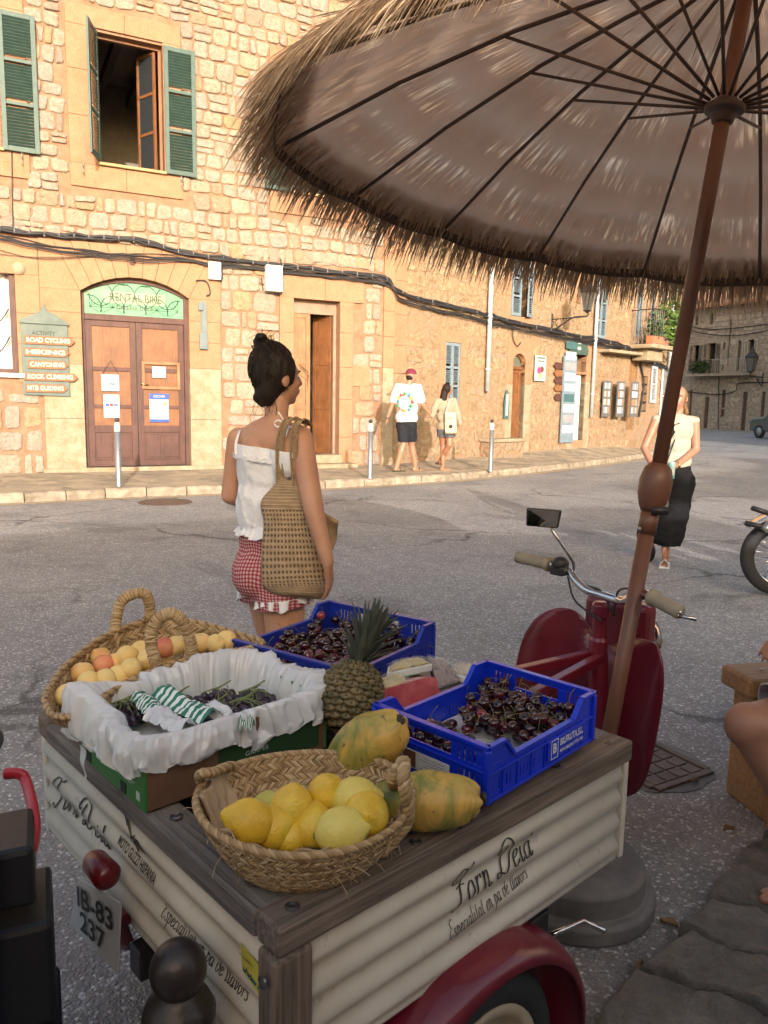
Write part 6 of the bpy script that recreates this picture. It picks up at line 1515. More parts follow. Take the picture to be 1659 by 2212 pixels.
# ================================================================ GRAPE BOX with plastic liner
bF = Zp(313, 1757, .712)
bx = uu.copy(); by = Vector((-bx.y, bx.x, 0)); LX, LY = .385, .275; ba = math.atan2(bx.y, bx.x)
GB = thing('grape_box', 'green printed cardboard box of grapes standing on the tail rail', 'box', (bF.x, bF.y, .712), ba)
M_GCARD = mat('green_printed_card', (.035, .20, .035), .5, (.03, .16, .03), ns=5); M_BCARD = mat('brown_card', (.16, .085, .05), .75, (.12, .06, .035), ns=6)
BH = .108; t_ = .005
b = MB(); b.bb(0, t_, 0, LY, 0, BH).bb(LX-t_, LX, 0, LY, 0, BH).bb(t_, LX-t_, LY-t_, LY, 0, BH).bb(t_, LX-t_, t_, LY-t_, 0, .004); gb_ = b.build('card_walls', M_GCARD, GB, bevel=.001)
b = MB(); b.bb(t_, LX-t_, 0, t_, 0, BH).build('card_front', M_BCARD, GB, bevel=.001); b = MB(); b.bb(.14, LX-.02, -.0012, 0, .012, .08).build('green_print_panel', mat('dark_green_print_panel', (.02, .06, .02), .6), GB)
mb = MB(); Mg = M4((0, -1, 0), (0, 0, 1), (-1, 0, 0), (-.0008, LY*.45, .036)); put_text(mb, 'TABLE GRAPES - RAISINS DE TABLE', .0105, Mg, width=.155); put_text(mb, 'EXSEL', .034, M4((0, -1, 0), (0, 0, 1), (-1, 0, 0), (-.0008, LY*.55, .075)), width=.085)
put_text(mb, 'GRAPES', .012, M4((1, 0, 0), (0, 0, 1), (0, -1, 0), (.22, -.002, .045)), width=.05)
for r_ in range(4):
    for c in range(5):
        y0 = LY*.34-.0135*c; z0 = .044+.0115*r_
        pts = [(-.001, y0-.0065*math.cos(a*math.pi/6), z0-.005*math.sin(a*math.pi/6)) for a in range(7)]; mb.tube(pts, .0005, 3)
mb.build('lettering', mat('pale_print', (.60, .66, .58), .6), gb_)
b = MB(); 
for y in (LY*.30, LY*.86): b.bb(-.0012, 0, y-.011, y+.011, .004, .024)
b.each('vent_hole', M_BLACK, gb_); MB().bb(-.0012, 0, .018, .030, .014, .028).build('print_label', MC['pale_print'], gb_)
def linermat():
    m, nt, b = newmat('thin_white_plastic'); MC['thin_white_plastic'] = m; v = coords(nt); n = noiset(nt, v, 9, 3)
    c = ramp(nt, n, [(.3, (.86, .88, .92)), (.65, (.95, .95, .95))]); nt.links.new(c, b.inputs['Base Color']); b.inputs['Roughness'].default_value = .2; b.inputs['Specular IOR Level'].default_value = .8
    t = N(nt, 'ShaderNodeBsdfTranslucent'); nt.links.new(c, t.inputs[0]); tp_ = nt.nodes.new('ShaderNodeBsdfTransparent'); x = N(nt, 'ShaderNodeMixShader'); x.inputs[0].default_value = .30
    nt.links.new(b.outputs[0], x.inputs[1]); nt.links.new(t.outputs[0], x.inputs[2]); y = N(nt, 'ShaderNodeMixShader'); y.inputs[0].default_value = .13; nt.links.new(x.outputs[0], y.inputs[1]); nt.links.new(tp_.outputs[0], y.inputs[2])
    nt.links.new(y.outputs[0], nt.nodes['Material Output'].inputs[0]); return m
M_PLAST = linermat()
LN = thing('plastic_liner', 'crumpled thin white plastic liner draped over the grape box rim', 'plastic liner', (bF.x, bF.y, .712), ba)
loop = smooth_pts([Vector(p) for p in ((.01, .01, 0), (LX*.5, -.004, 0), (LX-.01, .01, 0), (LX+.022, LY*.45, 0), (LX-.01, LY-.01, 0), (LX*.5, LY+.003, 0), (.01, LY-.01, 0), (-.004, LY*.5, 0))], 60, closed=True)
nl = len(loop)
def lin(u, v):
    i = int(round(u*nl)) % nl; p = loop[i]; c = Vector((LX/2, LY/2, 0)); o_ = (p-c); o_.normalize()
    prof = [(-.040, BH-.055), (-.030, BH-.02), (-.020, BH+.006), (-.008, BH+.020), (.006, BH+.018), (.014, BH+.002), (.016, BH-.016), (.017, BH-.030), (.018, BH-.038)]
    q = v*(len(prof)-1); k = min(int(q), len(prof)-2); f = q-k; d = prof[k][0]*(1-f)+prof[k+1][0]*f; z = prof[k][1]*(1-f)+prof[k+1][1]*f
    s = u*nl/60; a = Vector((math.cos(u*6.283)*2, math.sin(u*6.283)*2, v*1.1))
    big = noise.noise(a*1.6); med = noise.noise(a*5+Vector((3, 1, v*3))); rid = 1-abs(noise.noise(a*8.5+Vector((7, 2, v*2))))*2.6; fine = noise.noise(a*22)
    left = math.exp(-((u-.80)/.085)**2); tipr = math.exp(-((u-.30)/.05)**2); bck = math.exp(-((u-.56)/.08)**2)
    amp = .35+v
    uu_ = Vector((a.x, a.y, 0)); cr1 = abs(noise.noise(uu_*4.2+Vector((1, 8, v*1.6)))); cr2 = abs(noise.noise(uu_*10+Vector((2, 5, v*2.4)))); cr3 = abs(noise.noise(uu_*21+Vector((2, 1, v*3.5))))
    crs = .030*(.22-cr1)+.016*(.2-cr2)+.006*(.2-cr3)
    crs *= .45+.55*min(1, v*1.8); d -= .008*max(0, 1-v*2.2)
    d += .012*big*amp*min(1, .3+v*1.5)+1.0*crs+(.014*left if v > .45 else 0)+(.02*tipr if v > .4 else 0)
    z += .008*big+.35*crs+(.5*crs if v > .9 else 0)+.030*left*math.sin(math.pi*min(v*1.1, 1))+.022*bck*math.sin(math.pi*min(v*1.2, 1))+.008*tipr
    if v > .8: z += (.020*noise.noise(a*2.7+Vector((4, 4, 4))))*(v-.8)*5
    return Vector((p.x+o_.x*d, p.y+o_.y*d, z))
b = MB(); b.grid(lin, 420, 40, cu=True); b.build('liner_sheet', M_PLAST, LN, smooth=True)
b = MB()
def tail(u, v):
    p = lin(.86, .97); w_ = (.012*(1-v)+.003); return p+Vector((-.004+.002*math.sin(v*9), (u-.5)*w_*2+.004*math.sin(v*6), -.062*v))
b.grid(tail, 6, 14); b.build('hanging_strip', M_PLAST, LN, smooth=True)
b = MB()
def fl(u, v): return Vector((.035+u*(LX-.07), .035+v*(LY-.07), .055+.010*noise.noise(Vector((u*6, v*6, 2)))+.006*noise.noise(Vector((u*17, v*17, 2)))))
b.grid(fl, 40, 30); b.build('inner_sheet', M_PLAST, LN, smooth=True)
MG = mw(GB); 
M_GRAPE = fruitmat('black_grape_skin', [(.3, (.012, .008, .016)), (.55, (.035, .018, .04)), (.75, (.09, .07, .11))], .38, 0, None, 30, .2)
M_GSTEM = mat('green_grape_stem', (.20, .26, .08), .7, (.16, .18, .06))
def bunch(label, spots, seed):
    rn = random.Random(seed); c0 = sum((Vector(s) for s in spots), Vector())/len(spots); t = thing('grape_bunch', label, 'grapes', MG @ c0, ba, 'bunches of dark grapes')
    placed = []; b = MB()
    for (x, y, z) in spots:
        for i in range(34):
            for _ in range(12):
                a = rn.uniform(0, 6.28); r_ = .042*rn.random()**.5; p = Vector((x+r_*math.cos(a), y+r_*math.sin(a), z+rn.uniform(-.006, .014)*(1-r_/.05)))
                if all((p-q).length > .0145 for q in placed): placed.append(p); break
    for p in placed:
        M = (Matrix.Rotation(rn.uniform(-.8, .8), 3, 'X') @ Matrix.Rotation(rn.uniform(-.8, .8), 3, 'Y')); q = MB(); q.ell(p-c0, (.0092, .0092, .0112), M, 14, 10); b.add(q.v, q.f)
    b.build('berries', M_GRAPE, t, smooth=True)
    s = MB(); top = [p-c0 for p in placed if rn.random() < .5]
    for (x, y, z) in spots:
        c = Vector((x, y, z+.03))-c0; P = smooth_pts([c+Vector((-.035, .005, -.005)), c, c+Vector((.03, .008, .004))], 5); s.tube(P, .0017, 5)
        for p in top:
            if (p-c).length < .05: s.tube([c+Vector((rn.uniform(-.02, .02), 0, 0)), (c+p)/2+Vector((0, 0, .006)), p+Vector((0, 0, .009))], .0009, 4)
    s.build('stalks', M_GSTEM, t, smooth=True); return t
bunch('large bunch of black grapes with green stalks at the right of the box', [(.20, .11, .082), (.255, .09, .082), (.30, .13, .080), (.24, .165, .084)], 3)
bunch('smaller bunch of dark grapes at the back left under the striped paper', [(.07, .23, .082), (.12, .215, .082), (.165, .20, .080)], 5)
# striped tissue
def stripe():
    m, nt, b = newmat('green_striped_tissue'); MC['green_striped_tissue'] = m; t = nt.nodes.new('ShaderNodeUVMap'); sp_ = nt.nodes.new('ShaderNodeSeparateXYZ'); nt.links.new(t.outputs[0], sp_.inputs[0])
    mu = nt.nodes.new('ShaderNodeMath'); mu.operation = 'MULTIPLY'; mu.inputs[1].default_value = 9.5; nt.links.new(sp_.outputs[0], mu.inputs[0]); fr = nt.nodes.new('ShaderNodeMath'); fr.operation = 'FRACT'; nt.links.new(mu.outputs[0], fr.inputs[0])
    c = ramp(nt, fr.outputs[0], [(0, (.02, .17, .10)), (.5, (.74, .78, .74))], 'CONSTANT'); nt.links.new(c, b.inputs['Base Color']); b.inputs['Roughness'].default_value = .6; return m
M_STRIPE = stripe()
def tissue(label, pts, z, w, seed, mt):
    A_, B_ = (Zp(*p, z) for p in pts); t = thing('tissue_wrap', label, 'tissue', (A_+B_)/2); c = (A_+B_)/2; d = (B_-A_); sd = Vector((-d.y, d.x, 0)).normalized()
    b = MB()
    def f(u, v):
        a = (v-.5); p = A_-c+d*u+sd*a*w; p.z = .016*math.cos(a*math.pi)*(1+.3*math.sin(u*7+seed))+.009*noise.noise(Vector((u*5, v*3, seed)))+.004*noise.noise(Vector((u*14, v*9, seed))); p += sd*.006*noise.noise(Vector((u*6, seed, 3))); return p
    b.grid(f, 40, 14); o = b.build('tissue_sheet', mt, t, smooth=True); uv = o.data.uv_layers.new(name='UVMap')
    for p in o.data.polygons:
        for l in p.loop_indices:
            i = o.data.loops[l].vertex_index; uv.data[l].uv = ((i % 41)/40, (i//41)/14)
tissue('green and white striped tissue lying diagonally over the grapes', ((352, 1500), (462, 1558)), .822, .055, 1, M_STRIPE)
tissue('smaller green striped tissue at the left of the box', ((300, 1505), (342, 1545)), .818, .04, 4, M_STRIPE)
tissue('white tissue folded in front of the striped paper', ((330, 1545), (408, 1578)), .818, .045, 7, M_PLAST)
tissue('small scrap of striped tissue at the front of the grapes', ((520, 1568), (548, 1572)), .82, .018, 9, M_STRIPE)
tissue('clear plastic bag edge between tissue and grapes', ((455, 1530), (500, 1560)), .818, .04, 12, M_PLAST)
# ================================================================ PAPAYAS, PINEAPPLE, MELON, TRAYS
_unused = fruitmat('papaya_skin_plain', [(.3, (.16, .17, .025)), (.45, (.42, .31, .045)), (.6, (.62, .37, .07)), (.75, (.66, .30, .08))], .42, 0, (30, .70, (.10, .07, .03)), 9, .15)
def papmat():
    m, nt, b = newmat('streaked_papaya_skin'); v = coords(nt, (1, 1, .30)); n = noiset(nt, v, 26, 6, .65, .8); n2 = noiset(nt, coords(nt), 12, 4, .6); sp_ = noiset(nt, coords(nt), 55, 3, .5)
    c = ramp(nt, n, [(.30, (.13, .15, .03)), (.45, (.36, .29, .06)), (.56, (.60, .36, .08)), (.72, (.58, .42, .10))]); k = ramp(nt, n2, [(.35, (.55, .75, .6)), (.6, (1.05, 1.0, .95))]); c = mixc(nt, 1.0, c, k, 'MULTIPLY')
    s = ramp(nt, sp_, [(.66, 0), (.72, 1)]); c = mixc(nt, s, c, (.12, .07, .03)); nt.links.new(c, b.inputs['Base Color']); b.inputs['Roughness'].default_value = .45; bump(nt, b, n, .25, .004); return m
M_PAP = papmat()
def papaya(label, P, dirv, L_, r, seed, spots):
    t = thing('papaya', label, 'papaya', P, 0, 'ripe papayas'); x, y, z = frame(Vector(dirv)); M = Matrix((x, y, z)).transposed(); b = MB(); n = 26; pr = []
    for i in range(n+1):
        q = i/n; s = -1+2*q; rr = r*math.sqrt(max(0, 1-abs(s)**2.6))*(1.0 if s > 0 else (1-.42*abs(s)**1.1)); pr.append((rr, s*L_/2))
    b.lathe(pr, n=40); rn = Vector((seed, seed*2, 0))
    b.v = [tuple(M @ (Vector(v)*(1+.09*noise.noise(Vector(v)*13+rn)+.03*noise.noise(Vector(v)*40+rn)+.04*math.cos(5*math.atan2(v[1], v[0])+seed)*max(0, .4+v[2]/L_)))) for v in b.v]
    o = b.build('papaya_skin', M_PAP, t, smooth=True)
    s = MB()
    c = M @ Vector((0, 0, L_/2)); s.ell(c, (.010, .010, .005), M, 16, 8)
    for (a, h, q) in spots:
        rr = r*math.sqrt(max(0, 1-abs(h)**2.6))*(1.0 if h > 0 else (1-.42*abs(h)**1.1)); p = M @ Vector((rr*math.cos(a), rr*math.sin(a), h*L_/2)); d = p.normalized(); X, Y_, Z_ = frame(d); s.ell(p*1.0, (q, q*.7, .0022), Matrix((X, Y_, Z_)).transposed(), 14, 6)
    s.each('dark_spot', mat('dark_bruise', (.035, .025, .012), .6), t, smooth=True); return t
p1a, p1b = Zp(722, 1655, .758), Yp(838, 1566, 1.24)
papaya('papaya standing tilted with its blunt dark ended top beside the blue crate', (p1a+p1b)/2+Vector((0, .01, -.012)), p1b-p1a, .215, .050, 1, [(0.6, .1, .004)])
p2a, p2b = Zp(850, 1738, .765), Zp(1000, 1728, .765)
papaya('papaya with dark bruises lying on the cart rail right of the lemon basket', (p2a+p2b)/2+Vector((-.012, .005, 0)), p2b-p2a+Vector((0, -.012, .004)), .205, .047, 4, [(-1.9, .62, .010), (-2.3, .78, .007), (-1.2, .45, .006), (-1.6, .2, .003)])
# pineapple
pp0, pp1, pp2 = Yp(748, 1575, 1.46), Yp(768, 1448, 1.52), Yp(818, 1330, 1.56)
PN = thing('pineapple', 'ripe pineapple with spiky grey green crown in the middle of the cart', 'pineapple', pp0)
ax = (pp1-pp0); Lp = ax.length+.015; x, y, z = frame(ax); MP = Matrix((x, y, z)).transposed()
M_PINE, nt, bs_ = newmat('pineapple_skin'); v = coords(nt); g_ = nt.nodes.new('ShaderNodeNewGeometry')
c_ = ramp(nt, noiset(nt, v, 60, 4, .6), [(.3, (.05, .045, .015)), (.5, (.13, .10, .04)), (.7, (.23, .155, .065))]); nt.links.new(c_, bs_.inputs['Base Color']); bs_.inputs['Roughness'].default_value = .55; bump(nt, bs_, noiset(nt, v, 90, 4), .5, .002)
b = MB()
def prad(s): return .060*math.sqrt(max(0, 1-abs(2*s-1)**2.8))*(1-.10*s)+.004
b.lathe([(prad(i/24)*.93, Lp*i/24) for i in range(25)], n=40, M=MP)
for i in range(11):
    for j in range(13):
        s = (i+.5)/11; a = 2*math.pi*(j+.5*(i % 2)+.12*i)/13; r = prad(s)
        if r < .012: continue
        n = Vector((math.cos(a), math.sin(a), (s-.5)*-.5*0)).normalized(); c = Vector((r*math.cos(a), r*math.sin(a), Lp*s)); w = 2*math.pi*r/13*.54; h = Lp/11*.60; tx = Vector((-math.sin(a), math.cos(a), 0)); ring = []
        prof = (((1.0), -.002), (.85, .0038), (.45, .006), (.12, .0045))
        V_ = []
        for (k, d) in prof:
            for q in range(6):
                aa = q*math.pi/3+math.pi/6*0; V_.append(MP @ (c+tx*w*k*math.cos(aa)*1.05+Vector((0, 0, 1))*h*k*math.sin(aa)*1.1+n*d))
        tip = MP @ (c+n*.0045+Vector((0, 0, .0)))
        spn = MP @ (c+n*.009+Vector((0, 0, .006)))
        V_.append(tip); F = []
        for l in range(3):
            for q in range(6): F.append((l*6+q, l*6+(q+1) % 6, (l+1)*6+(q+1) % 6, (l+1)*6+q))
        for q in range(6): F.append((18+q, 18+(q+1) % 6, 24))
        b.add(V_, F); b.tube([tip, spn], [.0016, .0003], 4)
b.build('fruit_body', M_PINE, PN, smooth=True)
M_PL = leafmat('pineapple_leaf', (.06, .075, .05), (.17, .19, .14)); b = MB(); rnd = random.Random(12)
top = MP @ Vector((0, 0, Lp-.006)); cd = (pp2-pp1).normalized(); X, Y_, Z_ = frame(cd); CH = (pp2-pp1).length
for i in range(62):
    k = i/62; a = i*2.39996; sp_ = (1-k)**.8; L_ = (.045+.075*math.sin(math.pi*min(1, k*.75+.12)))*rnd.uniform(.72, .95); base = top-pp0*0+(cd*CH*.62*k)+(X*math.cos(a)+Y_*math.sin(a))*.014*(1-k*.6)
    o_ = (X*math.cos(a)+Y_*math.sin(a)); sd = cd.cross(o_).normalized(); P_ = []; n = 6; w = []
    for q in range(n+1):
        t = q/n; P_.append(base+o_*L_*(.10+.56*sp_)*t*(1+.35*t*sp_)+cd*L_*(t*(1-.35*sp_*t))); w.append(.0155*(1-t**1.8)+.0006)
    V_ = []
    for p, ww in zip(P_, w): V_ += [p-sd*ww*.5, p-o_*ww*.16+cd*0-o_*.0008, p+sd*ww*.5]
    F = []
    for q in range(n): F += [(3*q, 3*q+1, 3*q+4, 3*q+3), (3*q+1, 3*q+2, 3*q+5, 3*q+4)]
    b.add(V_, F)
b.build('crown_leaves', M_PL, PN, smooth=True, solid=.0008)
# watermelon wedge
W_ = [Yp(px, py, y) for px, py, y in ((806, 1502, 1.56), (870, 1478, 1.60), (935, 1462, 1.66), (946, 1485, 1.66), (946, 1510, 1.66), (858, 1550, 1.585), (822, 1550, 1.56))]
c = sum(W_, Vector())/len(W_); WM = thing('watermelon_wedge', 'red watermelon wedge wrapped in cling film behind the front blue crate', 'watermelon', c)
nrm = (W_[2]-W_[0]).cross(W_[5]-W_[0]).normalized(); nrm = nrm if nrm.y > 0 else -nrm
M_WMEL = fruitmat('watermelon_flesh', [(.3, (.44, .07, .075)), (.6, (.58, .14, .13)), (.8, (.64, .26, .22))], .18, 0, None, 18, .6)
SMW = smooth_pts([p-c for p in W_], 5, closed=True); b = MB(); n = len(SMW); V_ = [p+nrm*0 for p in SMW]+[p+nrm*.05+Vector((0, 0, -.004)) for p in SMW]; b.add(V_, [tuple(range(n))]+[(i, (i+1) % n, n+(i+1) % n, n+i) for i in range(n)]); b.build('melon_flesh', M_WMEL, WM)
b = MB(); V_ = [p+nrm*.048 for p in SMW]+[p*.96+nrm*.066 for p in SMW]; b.add(V_, [(i, (i+1) % n, n+(i+1) % n, n+i) for i in range(n)]+[tuple(range(n, 2*n))]); b.build('melon_rind', mat('melon_rind', (.22, .36, .14), .4, (.06, .14, .04), ns=16), WM)
# wrapped trays
def film():
    m, nt, b = newmat('cling_film'); MC['cling_film'] = m; b.inputs['Base Color'].default_value = (.9, .9, .9, 1); b.inputs['Roughness'].default_value = .08; tp_ = nt.nodes.new('ShaderNodeBsdfTransparent'); x = nt.nodes.new('ShaderNodeMixShader'); x.inputs[0].default_value = .80
    nt.links.new(b.outputs[0], x.inputs[1]); nt.links.new(tp_.outputs[0], x.inputs[2]); nt.links.new(x.outputs[0], nt.nodes['Material Output'].inputs[0]); bump(nt, b, noiset(nt, coords(nt), 30, 5, .7), 1.0, .02); return m
M_FILM = film()
def quadthing(name, label, cat, pts, th, mt, filmy=True, seed=1, content=None, nm='contents'):
    c = sum(pts, Vector())/4; t = thing(name, label, cat, c); n = (pts[1]-pts[0]).cross(pts[3]-pts[0]).normalized(); n = n if n.z > 0 else -n
    def P_(u, v): return pts[0].lerp(pts[1], u).lerp(pts[3].lerp(pts[2], u), v)-c
    b = MB(); q = [p-c for p in pts]; b.add([p-n*th for p in q]+[p-n*th*.1 for p in q], [(3, 2, 1, 0), (0, 1, 5, 4), (1, 2, 6, 5), (2, 3, 7, 6), (3, 0, 4, 7), (4, 5, 6, 7)]).build('tray', M_WHITE if not content else mat('black_tray', (.03, .03, .035), .3), t, bevel=.003)
    b = MB(); b.grid(lambda u, v: P_(.06+.88*u, .06+.88*v)+n*(.012*math.sin(math.pi*u)**.5*math.sin(math.pi*v)**.5+.006*noise.noise(Vector((u*6, v*5, seed)))), 24, 18); b.build(nm, mt, t, smooth=True)
    b = MB(); b.grid(lambda u, v: P_(u, v)+n*(.004+.013*math.sin(math.pi*u)**.4*math.sin(math.pi*v)**.4+.003*noise.noise(Vector((u*15, v*4, seed)))), 40, 20); b.build('cling_film', M_FILM, t, smooth=True); return t
M_MELC = mat('pale_melon_flesh', (.62, .55, .28), .35, (.48, .40, .14), ns=20); M_PURP = mat('dark_purple_slices', (.05, .02, .04), .3, (.22, .16, .14), ns=40, lo=.5, hi=.62)
quadthing('fruit_tray', 'wrapped tray of pale melon behind the watermelon at the back', 'tray', [Zp(835, 1452, .80), Zp(935, 1432, .80), Zp(915, 1404+20, .80), Zp(838, 1438, .80)], .02, M_MELC, seed=2)
quadthing('fruit_tray', 'wrapped tray of pale melon just left of the watermelon wedge', 'tray', [Zp(805, 1500, .79), Zp(890, 1472, .79), Zp(855, 1455, .79), Zp(806, 1474, .79)], .02, M_MELC, seed=4)
quadthing('fruit_tray', 'clear wrapped tray tilted up with dark purple slices', 'tray', [Yp(945, 1490, 1.70), Yp(1008, 1470, 1.78), Yp(965, 1428, 1.84), Yp(921, 1415, 1.78)], .008, M_PURP, seed=6, content=1)
quadthing('fruit_tray', 'paper wrapped tray at the far edge of the display board', 'tray', [Zp(975, 1452, .76), Zp(1045, 1470, .76), Zp(1040, 1440, .76), Zp(985, 1434, .76)], .02, mat('cream_paper', (.55, .48, .36), .7), seed=8)
# ================================================================ BLUE CRATES
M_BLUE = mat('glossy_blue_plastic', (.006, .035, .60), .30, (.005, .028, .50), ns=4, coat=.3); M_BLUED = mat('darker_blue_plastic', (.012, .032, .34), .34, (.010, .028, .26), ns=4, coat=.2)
M_PRINT = mat('white_crate_print', (.70, .72, .75), .5)
def crate(label, P, rz, L_, W, H, low, m, ends=(1, 1)):
    t = thing('fruit_crate', label, 'crate', P, rz); th = .0045; hx, hy = L_/2, W/2
    def slotted(side, length, prof_lo, holes, rail):   # side: matrix mapping (s, depth, z)
        b = MB()
        xs = sorted({0, length, *[q for h in holes for q in h[:2]]}); zs = sorted({0, prof_lo, *[q for h in holes for q in h[2:]]})
        for a, c in zip(xs, xs[1:]):
            for d, e in zip(zs, zs[1:]):
                mx, mz = (a+c)/2, (d+e)/2
                if any(h[0] < mx < h[1] and h[2] < mz < h[3] for h in holes): continue
                o0 = len(b.v); b.bb(a, c, 0, th, d, e)
        for z_, hh, dp in rail: b.bb(-.002, length+.002, -.004, -.0003, z_, z_+hh)
        for i in range(1, int(length/.045)):
            x_ = i*.045
            if not any(h[0]-.004 < x_ < h[1]+.004 and h[3] > .06 for h in holes): b.bb(x_-.001, x_+.001, -.003, -.0003, .006, prof_lo-.01)
        b.v = [tuple(side @ Vector(v)) for v in b.v]; return b
    def slots(x0, n, z0, z1, pitch=.011, w=.0045): return [(x0+i*pitch, x0+i*pitch+w, z0, z1) for i in range(n)]
    for sg in (-1, 1):     # long sides
        if sg < 0: Ms = M4((1, 0, 0), (0, 1, 0), (0, 0, 1), (-hx, -hy, 0))
        else: Ms = M4((-1, 0, 0), (0, -1, 0), (0, 0, 1), (hx, hy, 0))
        hl = slots(.035, 4, .015, low-.03)+slots(.10, 5, .015, low-.03)+slots(L_-.15, 5, .015, low-.03)+slots(L_-.07, 4, .015, low-.03)
        b = slotted(Ms, L_, low, hl, [(0, .006, 0), (low-.016, .004, 0)])
        e = .048; k = .03
        for pts in (((0, low), (e+k, low), (e, H), (0, H)), ((L_-e-k, low), (L_, low), (L_, H), (L_-e, H))):
            V_ = [Ms @ Vector((x_, y_, z_)) for y_ in (0, th) for x_, z_ in pts]; b.add(V_, [(0, 1, 2, 3), (7, 6, 5, 4), (0, 4, 5, 1), (1, 5, 6, 2), (2, 6, 7, 3), (3, 7, 4, 0)])
        c2 = MB(); c2.bb(e+k, L_-e-k, -.005, th+.002, low-.003, low+.003)
        for p, q in (((0, H), (e, H)), ((e, H), (e+k, low)), ((L_-e-k, low), (L_-e, H)), ((L_-e, H), (L_, H))):
            c2.bar((p[0], 0, p[1]), (q[0], 0, q[1]), .006, .011, up=Vector((0, 1, 0)))
        b.add([Ms @ Vector(v) for v in c2.v], c2.f); o = b.build('long_side', m, t, bevel=.0006)
        if sg < 0: side = o
    for sg in (-1, 1):
        if sg > 0: Ms = M4((0, 1, 0), (-1, 0, 0), (0, 0, 1), (hx, -hy, 0))
        else: Ms = M4((0, -1, 0), (1, 0, 0), (0, 0, 1), (-hx, hy, 0))
        hl = [(W*.30, W*.70, H-.038, H-.014)]+slots(W*.08, 4, H-.038, H-.014)+slots(W*.76, 4, H-.038, H-.014)+slots(W*.08, 4, .018, H-.055)+slots(W*.30, 9, .018, H-.060)+slots(W*.76, 4, .018, H-.055)
        b = slotted(Ms, W, H, hl, [(0, .006, 0), (H-.006, .006, 0), (H-.048, .004, 0)]); c2 = MB(); c2.bb(-.003, W+.003, -.006, th+.003, H-.003, H+.003); b.add([Ms @ Vector(v) for v in c2.v], c2.f); b.build('short_side', m, t, bevel=.0006)
    b = MB(); b.bb(-hx+.001, hx-.001, -hy+.001, hy-.001, -.001, .005).build('crate_floor', m, t)
    b = MB()
    for sx in (-1, 1):
        for sy in (-1, 1): b.bb(sx*hx-.006, sx*hx+.006, sy*hy-.006, sy*hy+.006, 0, H-.004)
    b.each('corner', m, t, bevel=.003); return t, side
F, L_c, K, Rr = [Zp(*p, .832) for p in ((1058, 1610), (806, 1527), (1042, 1430), (1293, 1493))]
cc = (F+L_c+K+Rr)/4; rz = math.atan2((Rr-F+K-L_c).y, (Rr-F+K-L_c).x); Lc = ((Rr-F).length+(K-L_c).length)/2; Wc = ((L_c-F).length+(K-Rr).length)/2; print('crateR', Lc, Wc, math.degrees(rz))
zR = .731
CR, sideR = crate('blue slotted crate of dark cherries at the front right of the cart', (cc.x, cc.y, zR), rz, Lc, Wc, .832-zR, .066, M_BLUE)
mb = MB(); Mt = lambda x_, z_, q=0: M4((1, 0, 0), (0, 0, 1), (0, -1, 0), (x_, -Wc/2-.0062, z_))
bx0 = Lc*.06; mb2 = MB().bb(bx0-.015, Lc*.40, -Wc/2-.0052, -Wc/2-.0004, .014, .052).build('print_field', M_BLUE, sideR, bevel=.0005)
put_text(mb, 'BILFRUTA,S.L.', .019, Mt(bx0+.068, .040), width=.085, offset=.0006); put_text(mb, 'MERCABILBAO PTO. 340', .0095, Mt(bx0+.068, .023), width=.085, offset=.0002)
put_text(mb, 'B', .026, Mt(bx0+.006, .034), width=.013, offset=.0012)
for a, c, d, e in ((-.006, .018, .0145, .0157), (-.006, .018, .0505, .0517), (-.006, -.0048, .0157, .0505), (.0168, .018, .0157, .0505)): mb.bb(bx0+a, bx0+c, -Wc/2-.0066, -Wc/2-.0056, d, e)
mb.build('lettering', M_PRINT, sideR)
mb = MB(); mb.bb(-Lc/2-.0062, -Lc/2-.0052, -.055, .055, .012, .046); sk = mb.build('paper_label', M_PAPER, CR); mb = MB(); mb.bb(-Lc/2-.0068, -Lc/2-.0063, .022, .052, .014, .044).build('label_picture', M_CHOC, sk); mb = MB()
for i in range(5): mb.bb(-Lc/2-.0068, -Lc/2-.0063, -.045, .012-.008*(i % 3), .017+i*.0055, .0185+i*.0055)
mb.build('label_print', M_GREYINK, sk)
F, L_c, K, Rr = [Zp(*p, .838) for p in ((636, 1452), (548, 1364), (741, 1288), (906, 1360))]
ccL = (F+L_c+K+Rr)/4; rzL = math.atan2((Rr-F+K-L_c).y, (Rr-F+K-L_c).x); LL_ = ((Rr-F).length+(K-L_c).length)/2; WL = ((L_c-F).length+(K-Rr).length)/2; print('crateL', LL_, WL, math.degrees(rzL))
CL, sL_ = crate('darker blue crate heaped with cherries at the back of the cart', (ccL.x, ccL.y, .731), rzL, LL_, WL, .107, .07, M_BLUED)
t = thing('crate_liner', 'pale foam sheet lining the front blue crate', 'liner', (cc.x, cc.y, zR+.006), rz); MB().grid(lambda u, v: Vector(((u-.5)*(Lc-.015), (v-.5)*(Wc-.015), .004+.002*noise.noise(Vector((u*9, v*9, 1))))), 20, 14).build('foam_sheet', mat('white_foam', (.70, .70, .72), .8), t, smooth=True)
